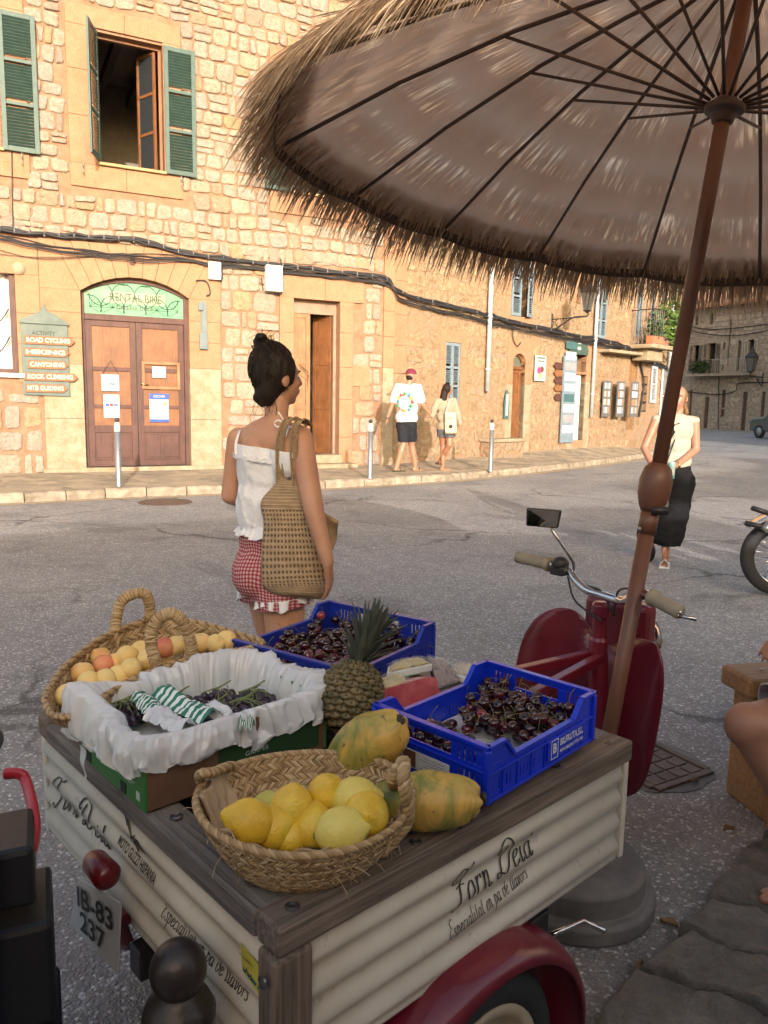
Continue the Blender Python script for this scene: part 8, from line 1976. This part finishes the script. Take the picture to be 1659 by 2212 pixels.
man, fr_ = dressed('man in white printed t-shirt, dark shorts and plum cap walking with the dark haired woman', Vector((H_.x, Ym, .12)), bodyp,
    [('t_shirt', tee, .012, [(g(880, 916), -up), (g(880, 829), up)], cloth('white_cotton', (.58, .585, .60), .9, .4, 8), .012), ('shorts', shp_, .012, [(g(880, 908), up), (g(880, 954), -up)], cloth('dark_shorts_cloth', (.02, .022, .028)), .01)],
    M_SK2, hcm, (.8, .25, 0), .235, lambda fr: [('e', hcm-fr[2]*.03-fr[1]*.03, (.078, .075, .075))], M_HAIRD, [(W_L, (-.25, -.1, -1), (1, 0, 0), (0, -1, 0), .18, .3), (W_R, (1, .1, -.35), (0, 0, -1), (0, -1, .3), .17, .6)], hcut=lambda fr: (hcm+fr[1]*.0, fr[1]))
s_, f_, u_, k_ = fr_; Mh = Matrix((s_, f_, u_)).transposed()
cp = flesh([('e', hcm+u_*.035-f_*.012, (.092, .106, .095), Mh)], .008, 3, 0, [(hcm+u_*.028, -(u_+f_*.0).normalized())]); c2 = MB(); c2.ell(hcm+u_*.035-f_*.125, (.075, .065, .010), Mh @ Matrix.Rotation(R(18), 3, 'X')); cp.add(c2.v, c2.f)
cp.build('cap', cloth('plum_cap_cloth', (.17, .028, .055)), man, smooth=True, world=True)
tc = g(875, 868, -.215); pr_ = [('red_shirt_print', (.62, .05, .04)), ('green_shirt_print', (.05, .35, .10)), ('blue_shirt_print', (.05, .30, .50)), ('yellow_shirt_print', (.7, .5, .05))]
for i in range(12):
    a = i*math.pi/6; b = MB(); c = tc+Vector((.13*math.cos(a), .035*abs(math.cos(a))-.004, .15*math.sin(a))); r0 = random.Random(i)
    for j in range(3): e = c+Vector((r0.uniform(-.03, .03), 0, r0.uniform(-.03, .03))); b.tube([c+Vector((r0.uniform(-.03, .03), .02, r0.uniform(-.03, .03))), e, e+Vector((r0.uniform(-.03, .03), .02, r0.uniform(-.03, .03)))], .011, 6)
    b.build('shirt_print', mat(*pr_[(i*7) % 4], .8), man, world=True)
b = MB()
for A_, d_ in ((A1, Vector((.6, .6, 0))), (A2_, Vector((.9, .4, 0)))):
    d_.normalize(); ctr_ = A_-up*.086+d_*.06; b.box(ctr_, (.10, .27, .022), Matrix((Vector((-d_.y, d_.x, 0)), d_, up)).transposed()); b.tube([ctr_+Vector((-d_.y, d_.x, 0))*.045, ctr_+d_*.03+up*.065, ctr_-Vector((-d_.y, d_.x, 0))*.045], .014, 6); b.build('sandal', mat('olive_sandal', (.05, .07, .03), .7), man, world=True, bevel=.006); b = MB()
b = MB(); b.lathe([(.034, -.012), (.036, 0), (.034, .012)], W_L, 14).build('wristwatch', M_BLACKM, man, world=True)
# woman beside him
Yw = 14.85
def g(px, py, dy=0): return Yp(px, py, Yw+dy)
S_L, S_R = g(946, 868, -.08), g(980, 866, .02); E_L, W_L = g(938, 884, -.1), g(934, 899, -.25); E_R, W_R = g(988, 893, -.05), g(992, 914, -.05); H_ = g(963, 930)
K1, A1 = g(971, 961, -.1), g(950, 996, .1); K2, A2_ = g(957, 960, .05), g(957, 1001, 0); A2_.z = .20; A1.z = max(A1.z, .30)
bodyp = [('e', g(963, 880), (.15, .10, .15)), ('e', g(962, 900), (.12, .09, .15)), ('e', g(963, 925), (.155, .12, .12)), ('c', g(963, 866), .05, g(965, 850), .045), ('c', g(963, 868), .05, S_L, .045), ('c', g(963, 868), .05, S_R, .045), ('c', S_L, .042, E_L, .032), ('c', E_L, .032, W_L, .024), ('c', S_R, .042, E_R, .032), ('c', E_R, .032, W_R, .024),
         ('c', H_+Vector((-.05, 0, -.02)), .10, K2, .058), ('c', H_+Vector((.07, -.03, -.02)), .10, K1, .058), ('c', K1, .052, K1.lerp(A1, .35), .055), ('c', K1.lerp(A1, .35), .055, A1, .034), ('c', K2, .052, K2.lerp(A2_, .35), .055), ('c', K2.lerp(A2_, .35), .055, A2_, .034)]+foot(A1+Vector((0, 0, .02)), (-.2, .9))+foot(A2_, (.9, .3))
blz = [('e', g(963, 880), (.17, .12, .15)), ('e', g(962, 900), (.165, .12, .17)), ('e', g(964, 922), (.185, .145, .12)), ('c', g(963, 868), .06, S_L, .055), ('c', g(963, 868), .06, S_R, .055), ('c', S_L, .055, E_L, .055), ('c', S_R, .055, E_R, .058), ('c', E_R, .058, W_R, .05), ('c', E_L, .05, W_L, .04)]
hcw = g(967, 841)
w2, fr_ = dressed('long dark haired woman in beige blouse and short shorts carrying a cream tote bag', Vector((H_.x, Yw, .12)), bodyp,
    [('blouse', blz, .008, [(g(963, 934), -up), (g(963, 857), up)], cloth('beige_blouse_cloth', (.34, .275, .20)), .012), ('shorts', [('e', H_, (.165, .13, .12)), ('c', H_+Vector((-.05, 0, -.02)), .11, K2, .10), ('c', H_+Vector((.07, -.03, -.02)), .11, K1, .10)], .008, [(g(963, 922), up), (g(963, 944), -up)], cloth('grey_shorts_cloth', (.10, .10, .11)), .008)],
    M_SK3, hcw, (.85, .2, 0), .215, lambda fr: [('e', hcw+up*.015-fr[1]*.02, (.088, .095, .10)), ('c', hcw-fr[1]*.05, .07, hcw-fr[1]*.09-up*.22, .075), ('c', hcw-fr[1]*.09-up*.22, .075, hcw-fr[1]*.12-up*.46, .04)], M_HAIRD, [(W_R, (.1, -.2, -1), (-1, 0, 0), (0, -1, 0), .16, .3), (W_L, (-.6, -.2, -.3), (0, 0, 1), (0, -1, .3), .16, .6)], hcut=lambda fr: (hcw+fr[1]*.035, fr[1]))
b = MB()
for A_, d_, lift in ((A2_, Vector((.9, .3, 0)), 0), (A1+Vector((0, 0, .02)), Vector((-.2, .9, 0)), 0)):
    d_.normalize(); ctr_ = A_-up*.084+d_*.055; b.box(ctr_, (.085, .24, .02), Matrix((Vector((-d_.y, d_.x, 0)), d_, up)).transposed())
b.each('sandal', mat('dark_grey_sandal', (.08, .08, .08), .7), w2, world=True, bevel=.005)
tb = thing('tote_bag', 'cream cotton tote bag with small black print on the dark haired woman\'s hip', 'bag', g(973, 938, -.24)); b = MB()
def tf(sg): return lambda u, v: Yp((961+u*(24+2*v)), 890+v*48, Yw-.22+sg*.03*math.sin(math.pi*u)*math.sin(math.pi*min(v+.1, 1)))
b.grid(tf(-1), 10, 12); b.grid(tf(1), 10, 12); b.build('bag_body', cloth('cream_tote_cloth', (.50, .45, .33)), tb, smooth=True, world=True, solid=.006)
MB().tube(smooth_pts([g(964, 890, -.22), g(970, 868, -.14), g(978, 862, -.04)], 5), .016, 6).build('bag_strap', MC['cream_tote_cloth'], tb, world=True); b = MB(); b.ell(g(974, 921, -.27), (.035, .004, .035)); 
for dx in (-5, 0, 5): b.ell(g(972+dx, 903, -.262), (.015, .004, .008))
b.build('bag_print', M_BLACK, tb, world=True)
# woman on the road at right
Yr = 6.92
def g(px, py, dy=0): return Yp(px, py, Yr+dy)
S_L, S_R = g(1418, 908, .05), g(1499, 910, -.03); E_L, W_L = g(1392, 968, .0), g(1412, 1012, -.16); E_R, W_R = g(1503, 972, -.05), g(1459, 1007, -.24); H_ = g(1452, 1030); hcr = g(1466, 860)
K1, A1 = g(1438, 1110, -.10), g(1438, 1190, -.12); K2, A2_ = g(1408, 1108, .05), g(1402, 1178, .10); A1.z = .085; A2_.z = .12
bodyp = [('e', g(1460, 925), (.145, .10, .13)), ('e', g(1458, 955), (.125, .09, .14)), ('e', g(1455, 1000), (.13, .095, .14)), ('e', H_, (.15, .12, .13)), ('c', g(1461, 912), .05, g(1465, 882), .046), ('c', g(1460, 908), .05, S_L, .045), ('c', g(1460, 908), .05, S_R, .045), ('c', S_L, .046, E_L, .036), ('c', E_L, .034, W_L, .025), ('c', S_R, .048, E_R, .037), ('c', E_R, .035, W_R, .025),
         ('c', H_+Vector((.04, -.03, 0)), .09, K1, .056), ('c', H_+Vector((-.06, .02, 0)), .09, K2, .056), ('c', K1, .052, A1, .033), ('c', K2, .052, A2_, .033)]+foot(A1, (-.35, -.9))+foot(A2_, (-.4, -.9))
vest = [('e', g(1460, 928), (.158, .115, .14)), ('e', g(1458, 960), (.135, .105, .16)), ('e', g(1455, 995), (.148, .115, .12)), ('c', g(1460, 910), .055, S_L, .040), ('c', g(1460, 910), .055, S_R, .040)]
tro = [('e', g(1455, 1015), (.145, .11, .12)), ('e', H_-up*.08, (.20, .15, .18)), ('c', H_+Vector((.05, -.03, -.05)), .14, K1+Vector((.03, 0, -.2)), .135), ('c', H_+Vector((-.07, .02, -.05)), .13, K2+Vector((.0, 0, -.2)), .115)]
wr, fr_ = dressed('blond woman in cream vest and wide black trousers walking towards us behind the parasol pole', Vector((H_.x, Yr, 0)), bodyp,
    [('vest', vest, .006, [(g(1455, 1014), (-up-Vector((.25, 0, 0))).normalized()), (g(1460, 893), up)], cloth('cream_vest_cloth', (.44, .40, .32)), .006), ('wide_trousers', tro, .004, [(g(1455, 1004), up), (g(1440, 1172), -up)], cloth('black_trouser_cloth', (.012, .012, .014)), .012)],
    M_SK2, hcr, (-.55, -.85, -.05), .218, lambda fr: [('e', hcr+up*.014-fr[1]*.022, (.072, .084, .086)), ('e', hcr-fr[1]*.085+up*.0, (.04, .045, .05)), ('c', hcr-fr[1]*.09-up*.03+fr[0]*.02, .03, g(1482, 893, .08), .022)], M_HAIRB, [(W_R, (-.9, -.35, -.3), (0, 1, 0), (0, 0, 1), .165, .9), (W_L, (.3, -.7, -.4), (0, 1, 0), (0, 0, 1), .165, .7)], vox=.0075, hcut=lambda fr: (hcr+fr[1]*.040, (fr[1]-fr[2]*.5).normalized()))
b = MB(); c_ = g(1450, 945, -.125)
for i in range(4): b.ell(g(1443-i*2.0, 950+i*18, -.118), (.009, .006, .009))
b.each('vest_button', M_BLACK, wr, smooth=True, world=True)
b = MB(); b.add([g(1444, 921, -.108), g(1470, 912, -.105), g(1449, 950, -.119)], [(0, 1, 2)]); b.build('undershirt', MC['black_trouser_cloth'], wr, world=True, solid=.012)
b = MB()
for A_, d_ in ((A1, Vector((-.35, -.9, 0))), (A2_, Vector((-.4, -.9, 0)))):
    d_.normalize(); sd = Vector((-d_.y, d_.x, 0)); ctr_ = A_-up*.078+d_*.055; b.box(ctr_, (.085, .245, .014), Matrix((sd, d_, up)).transposed())
    for k in (-1, 1): b.ribbon(smooth_pts([ctr_+sd*.042+d_*(.05+.03*k), ctr_+d_*.06+up*.060, ctr_-sd*.042+d_*(.05-.03*k)], 5), .03, d_)
    b.build('white_sandal', M_WHITE, wr, world=True, solid=.003, bevel=.002); b = MB()
b = MB(); b.lathe([(.028, -.005), (.0295, 0), (.028, .005)], W_R+Vector((.03, .01, .01)), 16, Matrix.Rotation(R(70), 3, 'Y')).build('bracelet', mat('gold', (.7, .5, .2), .25, metal=1), wr, smooth=True, world=True)
cn = thing('drink_can', 'small teal and white can held by the blond woman', 'can', g(1449, 1034, -.30)); b = MB(); b.lathe([(0, 0), (.026, 0), (.03, .006), (.03, .135), (.025, .145), (0, .145)], (0, 0, 0), 20).build('can_body', mat('teal_can', (.05, .40, .33), .3, (.6, .7, .68), ns=18), cn, smooth=True)
hb_ = thing('shoulder_bag', 'black strap bag at the blond woman\'s hip', 'bag', g(1420, 1080, -.16)); MB().tube([g(1470, 915, -.05), g(1440, 1000, -.17), g(1425, 1075, -.20)], .007, 6).build('bag_strap', M_BLACKM, hb_, world=True); MB().box(g(1424, 1092, -.20), (.16, .06, .12)).build('bag_body', M_BLACKM, hb_, world=True, bevel=.012)
# ---------------------------------------------------------------- seated person at the right edge
Ks = Yp(1616, 1568, 1.98); Hs = Ks+Vector((.46, .12, .02)); As = Vector((Ks.x+.20, Ks.y-.06, .16))
pr = [('c', Hs, .10, Ks+Vector((.03, 0, 0)), .066), ('e', Ks+Vector((.0, 0, .0)), (.062, .06, .064)), ('c', Ks+Vector((.01, 0, -.01)), .058, Ks.lerp(As, .35)+Vector((.03, 0, 0)), .064), ('c', Ks.lerp(As, .35)+Vector((.03, 0, 0)), .064, As, .040)]
Ks2 = Ks+Vector((.32, .26, .0)); As2 = As+Vector((.30, .26, 0)); Hs2 = Hs+Vector((0, .2, 0)); pr += [('c', Hs2, .10, Ks2, .066), ('c', Ks2, .06, As2, .04)]
ch = Hs+Vector((.05, .10, .42)); pr += [('e', Hs+Vector((.03, .1, .05)), (.15, .18, .14)), ('e', Hs+Vector((.05, .1, .25)), (.12, .17, .2)), ('e', ch, (.12, .2, .13)), ('c', ch+up*.08, .055, ch+up*.18, .05), ('c', ch+Vector((0, -.19, .05)), .05, ch+Vector((-.05, -.24, -.2)), .04), ('c', ch+Vector((-.05, -.24, -.2)), .038, ch+Vector((-.22, -.12, -.28)), .028), ('c', ch+Vector((0, .19, .05)), .05, ch+Vector((-.05, .24, -.2)), .04), ('c', ch+Vector((-.05, .24, -.2)), .038, ch+Vector((-.22, .12, -.28)), .028)]
As.z = .175; As2.z = .175; pr += foot(As, (-1, -.1))+foot(As2, (-1, 0))
hcs = ch+up*.28
tsh = [('e', Hs+Vector((.03, .1, .06)), (.16, .19, .14)), ('e', Hs+Vector((.05, .1, .25)), (.13, .18, .2)), ('e', ch, (.135, .21, .13)), ('c', ch+Vector((0, -.19, .05)), .06, ch+Vector((-.05, -.23, -.12)), .06), ('c', ch+Vector((0, .19, .05)), .06, ch+Vector((-.05, .23, -.12)), .06)]
sp_, fr_ = dressed('seated person at the right edge, bare knee and pale grey shorts visible', Vector((Hs.x, Hs.y, .0)), pr, [('shorts', [('e', Hs+Vector((.03, .1, .02)), (.16, .19, .12)), ('c', Hs, .105, Ks, .088), ('c', Hs2, .105, Ks2, .088)], .010, [(Ks+Vector((.095, 0, 0)), Vector((-1, 0, -.3)).normalized())], cloth('pale_grey_shorts_cloth', (.55, .56, .60), .9, .4, 10), .006), ('t_shirt', tsh, .008, [(ch+up*.1, up), (Hs+Vector((0, 0, -.0)), -up)], cloth('navy_cotton', (.03, .04, .08)), .006)], M_SK2, hcs, (-1, 0, 0), .23, lambda fr: [('e', hcs+up*.03-fr[1]*.02, (.085, .095, .09))], M_HAIRD, [(ch+Vector((-.22, -.12, -.28)), (-.8, .4, -.3), (0, 0, -1), (0, 1, 0), .175, .4), (ch+Vector((-.22, .12, -.28)), (-.8, -.4, -.3), (0, 0, -1), (0, -1, 0), .175, .4)], vox=.008, hcut=lambda fr: (hcs+fr[1]*.04, fr[1]))
# ================================================================ MOTORCYCLE, CAR, BENCH, BASKETS, BOLLARD, GRATE
mc = Zp(1682, 1287, 0); MO = thing('motorcycle', 'parked motorcycle at the right edge with spoked wheel and dark green tank', 'motorcycle', (mc.x, mc.y, 0), R(-8))
M_CHR = MC['chrome']; M_GT = mat('dark_green_tank_paint', (.012, .05, .04), .2, coat=.6)
wheel(MO, 0, 0, .30, .30, .085, spokes=36, rimm=M_CHR); wheel(MO, 1.32, 0, .30, .30, .09, spokes=36, rimm=M_CHR)
b = MB(); b.bb(.5, .82, -.12, .12, .22, .50); 
for i in range(7): b.bb(.52, .72, -.14, .14, .50+.022*i, .512+.022*i)
b.lathe([(0, -.16), (.10, -.16), (.12, -.12), (.12, .12), (.1, .16), (0, .16)], (.74, 0, .36), 20, Matrix.Rotation(R(90), 3, 'X')).build('engine', mat('cast_aluminium', (.4, .4, .4), .35, metal=.8, bmp=.2), MO, bevel=.008)
b = MB(); b.tube(smooth_pts([(.62, -.13, .5), (.48, -.17, .36), (.5, -.18, .22), (.9, -.19, .2), (1.5, -.2, .3)], 6), .028, 10).build('exhaust', M_CHR, MO, smooth=True)
b = MB()
for s in (-1, 1): b.tube([(0, .07*s, .3), (.1, .08*s, .56), (.28, .08*s, .95)], .022, 8)
b.each('fork', M_CHR, MO, smooth=True)
b = MB(); b.tube([(.26, 0, .9), (.5, 0, .8), (1.0, 0, .75), (1.3, 0, .7)], .025, 8).tube([(.26, 0, .85), (.5, 0, .4), (.9, 0, .25), (1.32, 0, .3)], .02, 8).build('frame', M_BLACKM, MO, smooth=True)
MB().ell((.52, 0, .86), (.27, .13, .12)).build('fuel_tank', M_GT, MO, smooth=True); MB().ell((1.0, 0, .84), (.34, .13, .06)).build('seat', M_BLACKM, MO, smooth=True)
b = MB(); b.tube(smooth_pts([(.36, -.38, 1.0), (.3, -.22, 1.02), (.26, 0, .98), (.3, .22, 1.02), (.36, .38, 1.0)], 5), .013, 8).build('handlebar', M_CHR, MO, smooth=True)
b = MB(); b.tube([(.40, -.46, .99), (.35, -.34, 1.0)], .02, 10).tube([(.40, .46, .99), (.35, .34, 1.0)], .02, 10).tube([(.30, -.44, .98), (.27, -.26, 1.0)], .007, 6).build('grip', M_BLACKM, MO, smooth=True)
MB().ell((.14, 0, .90), (.09, .10, .10)).build('headlight', M_CHR, MO, smooth=True); MB().ell((.0, -.05, .98), (.10, .14, .16)).build('fly_screen', M_GT, MO, smooth=True)
b = MB(); b.grid(lambda u, v: Vector((.345*math.cos(R(30+110*u)), -.07+.14*v, .30+.345*math.sin(R(30+110*u)))), 16, 4).build('mudguard', M_CHR, MO, smooth=True, solid=.003)
b = MB(); b.tube([(-.10, -.16, .50), (.18, -.12, .56), (.4, -.1, .5)], .012, 8); b.build('crash_bar', M_CHR, MO, smooth=True)
b = MB(); b.tube([(-.31, -.2, .69), (-.15, -.18, .64)], .019, 8); b.tube([(-.33, -.15, .57), (-.12, -.13, .53)], .019, 8).build('footrest', M_BLACKM, MO, smooth=True)
b = MB(); b.tube([(-.15, -.18, .64), (.1, -.1, .60)], .012, 8).tube([(-.12, -.13, .53), (.1, -.1, .5)], .012, 8).tube(smooth_pts([(-.2, -.16, .52), (-.08, -.14, .66), (.1, -.12, .80)], 5), .03, 10).lathe([(0, -.05), (.07, -.04), (.07, .04), (0, .05)], (-.02, -.15, .56), 16, Matrix.Rotation(R(90), 3, 'X')); b.build('lever_cluster', MC['cast_aluminium'], MO, smooth=True)
c = Zp(1712, 950, 0); CAR = thing('parked_car', 'dark grey car parked far down the street at the right edge', 'car', (c.x, c.y, 0), R(100))
M_CARP = mat('silver_car_paint', (.10, .10, .11), .25, metal=.5, coat=.5); Mc = M4((1, 0, 0), (0, 0, 1), (0, -1, 0), (-2.1, .85, 0))
b = MB(); b.prism([(0, .35), (4.2, .35), (4.25, .8), (4.0, .95), (3.1, 1.05), (2.5, 1.55), (.7, 1.6), (.15, 1.05), (0, .9)], 1.7, Mc).build('body', M_CARP, CAR, bevel=.06)
b = MB(); b.prism([(.42, 1.08), (2.85, 1.08), (2.42, 1.49), (.78, 1.53)], 1.72, M4((1, 0, 0), (0, 0, 1), (0, -1, 0), (-2.1, .86, 0))); b.add([(.52, -.7, 1.5), (.52, .7, 1.5), (1.05, .75, 1.09), (1.05, -.75, 1.09)], [(0, 1, 2, 3)]).build('window', M_GLASS, CAR)
for x in (-1.35, 1.35):
    for y in (-.8, .8): wheel(CAR, x, y, .33, .33, .2, rimm=M_GREYMETAL)
for y in (-.6, .6): MB().ell((2.12, y, .75), (.05, .14, .09)).build('headlight', M_WHITE, CAR, smooth=True)
# timber bench and stool
M_TIMB = wood('warm_timber', (.42, .24, .10), (.24, .12, .05), 'x', .6, .6, .5); c = Zp(1700, 1806, 0); zt = .485
bn = thing('timber_bench', 'thick pale timber bench end with square leg at the right edge', 'bench', (c.x, c.y, 0), R(12))
MB().bb(-.04, 1.5, -.02, .15, zt-.075, zt).build('seat_plank', M_TIMB, bn, bevel=.014); MB().bb(-.05, 1.5, .158, .34, zt-.078, zt-.004).build('seat_plank', M_TIMB, bn, bevel=.014)
for x in (-.02, 1.3):
    MB().bb(x, x+.12, .01, .30, 0, zt-.08).build('leg', M_TIMB, bn, bevel=.012)
MB().bb(-.02, 1.4, .10, .16, .17, .23).build('stretcher', M_TIMB, bn, bevel=.01)
b = MB()
for x, y in ((.02, .07), (.05, .25)): b.lathe([(0, 0), (.008, 0), (.006, .003), (0, .004)], (x, y, zt), 10)
b.each('screw', M_GREYMETAL, bn)
st = thing('wooden_stool', 'wooden stool under the seated person, outside the frame', 'stool', (Hs.x+.05, Hs.y+.1, 0)); zz = Hs.z-.11
MB().bb(-.2, .2, -.24, .24, zz-.05, zz).build('seat', M_TIMB, st, bevel=.01)
for x in (-.17, .17):
    for y in (-.2, .2): MB().bb(x-.025, x+.025, y-.025, y+.025, 0, zz-.05).build('leg', M_TIMB, st)
# black bin and basket stack at the left edge
M_BPL = mat('black_bin_plastic', (.018, .019, .022), .45, bmp=.15); M_RPL = mat('red_basket_plastic', (.62, .03, .04), .35, coat=.2)
bi = thing('black_bin', 'tall black plastic bin cut off by the left edge', 'bin', (-.725, .95, 0)); b = MB(); b.add([(-.2, -.1, 0), (.14, -.1, 0), (.14, .1, 0), (-.2, .1, 0), (-.24, -.13, .88), (.168, -.13, .88), (.168, .12, .88), (-.24, .12, .88)], [(0, 3, 2, 1), (4, 5, 6, 7), (0, 1, 5, 4), (1, 2, 6, 5), (2, 3, 7, 6), (3, 0, 4, 7)]).build('bin_body', M_BPL, bi, bevel=.025)
MB().bb(-.25, .175, -.14, .13, .885, .92).build('bin_lid', M_BPL, bi, bevel=.015)
sb = thing('shopping_basket', 'stack of black shopping baskets with a red handle beside the bin', 'basket', (-.448*1.2, 1.2, 0), R(24)); b = MB()
x1 = 0.0; zb1 = Yp(80, 1885, 1.2).z
for i in range(3): b.bb(-.40, x1-.006*i, -.10, .07, .02+i*(zb1-.02)/3, (i+1)*(zb1-.02)/3)
b.bb(-.40, -.035, -.08, .06, zb1, zb1+.10).build('basket_body', M_BPL, sb, bevel=.01); P_ = smooth_pts([Yp(x, y, yy) for x, y, yy in ((20, 1672, 1.32), (52, 1672, 1.32), (66, 1690, 1.31), (82, 1750, 1.24), (86, 1800, 1.20), (78, 1838, 1.15), (44, 1850, 1.12))], 6); P_ = [p+Vector((-.008, 0, 0)) for p in P_]; b.tube(P_, .0085, 8, flat=1.3)
b.build('basket_handle', M_RPL, sb, smooth=True, world=True)
# near bollard
nb = Yp(385, 2094, .95); bo = thing('bollard', 'dark round topped iron bollard right in front of the cart, bottom edge', 'bollard', (nb.x, nb.y, 0)); M_OLDI = mat('worn_brown_iron', (.075, .055, .045), .38, (.035, .028, .025), metal=.5, ns=14, bmp=.2, bs=60)
z = nb.z; MB().lathe([(.075, 0), (.07, .05), (.052, .07), (.046, .12), (.043, z-.09), (.049, z-.08), (.050, z-.062), (.042, z-.045), (.030, z-.035), (.027, z-.028), (0, z-.026)], n=40).build('post', M_OLDI, bo, smooth=True); MB().ell((0, 0, z), (.0385, .0385, .041), None, 32, 20).build('ball_top', M_OLDI, bo, smooth=True)
MB().lathe([(.0445, z-.20), (.0455, z-.195), (.0455, z-.13), (.0445, z-.125)], n=40).build('pale_band', mat('grey_band', (.35, .34, .33), .5), bo, smooth=True)
# drain grate
c = Zp(1408, 1652, 0); gr = thing('drain_cover', 'square iron drain cover in the asphalt beside the leg shield', 'drain cover', (c.x, c.y, 0), R(30)); b = MB(); h = .155
for s in (-1, 1): b.bb(-h, h, s*h-.015, s*h+.015, -.01, .012).bb(s*h-.015, s*h+.015, -h+.016, h-.016, -.01, .012)
b.build('cover_frame', M_IRON, gr, bevel=.003); b = MB()
for i in range(4):
    for j in range(4): b.bb(-.132+i*.067, -.132+i*.067+.058, -.132+j*.067, -.132+j*.067+.058, .0, .009)
b.build('cover_plate', M_IRON, gr, bevel=.003)
MB().grid(lambda u, v: (lambda a, r: Vector((r*math.cos(a), r*math.sin(a), .003)))(u*2*math.pi, (.22+.06*noise.noise(Vector((math.cos(u*6.283)*2, math.sin(u*6.283)*2, 1))))*v+.001), 40, 4, cu=True).build('concrete_collar', M_CONC, gr)
# litter
rnd = random.Random(4); M_DL = mat('dry_leaf', (.30, .20, .11), .8, (.2, .13, .07))
for lab, (px, py) in zip(('pale cigarette end on the asphalt right of the leg shield', 'dry leaf below the drain cover', 'curled dry leaf near the parasol base', 'dry leaf beside the terrace slabs', 'dark crumpled leaf beside the timber bench'), ((1497, 1790-170), (1500, 1690), (1445, 2000), (1380, 2095), (1575, 1795))):
    t = thing('cigarette_end' if 'cig' in lab else 'dry_leaf', lab, 'cigarette end' if 'cig' in lab else 'leaf', Zp(px, py, .004), rnd.uniform(0, 6))
    if 'cig' in lab: MB().tube([(-.012, 0, .004), (.012, 0, .004)], .004, 8).build('stub', M_PAPER, t)
    else: MB().grid(lambda u, v: Vector(((u-.5)*.05, (v-.5)*.028*math.sin(math.pi*u), .004+.012*(v-.5)**2*4+.004*math.sin(u*5))), 8, 5).build('leaf', M_DL, t, smooth=True, solid=.0008)
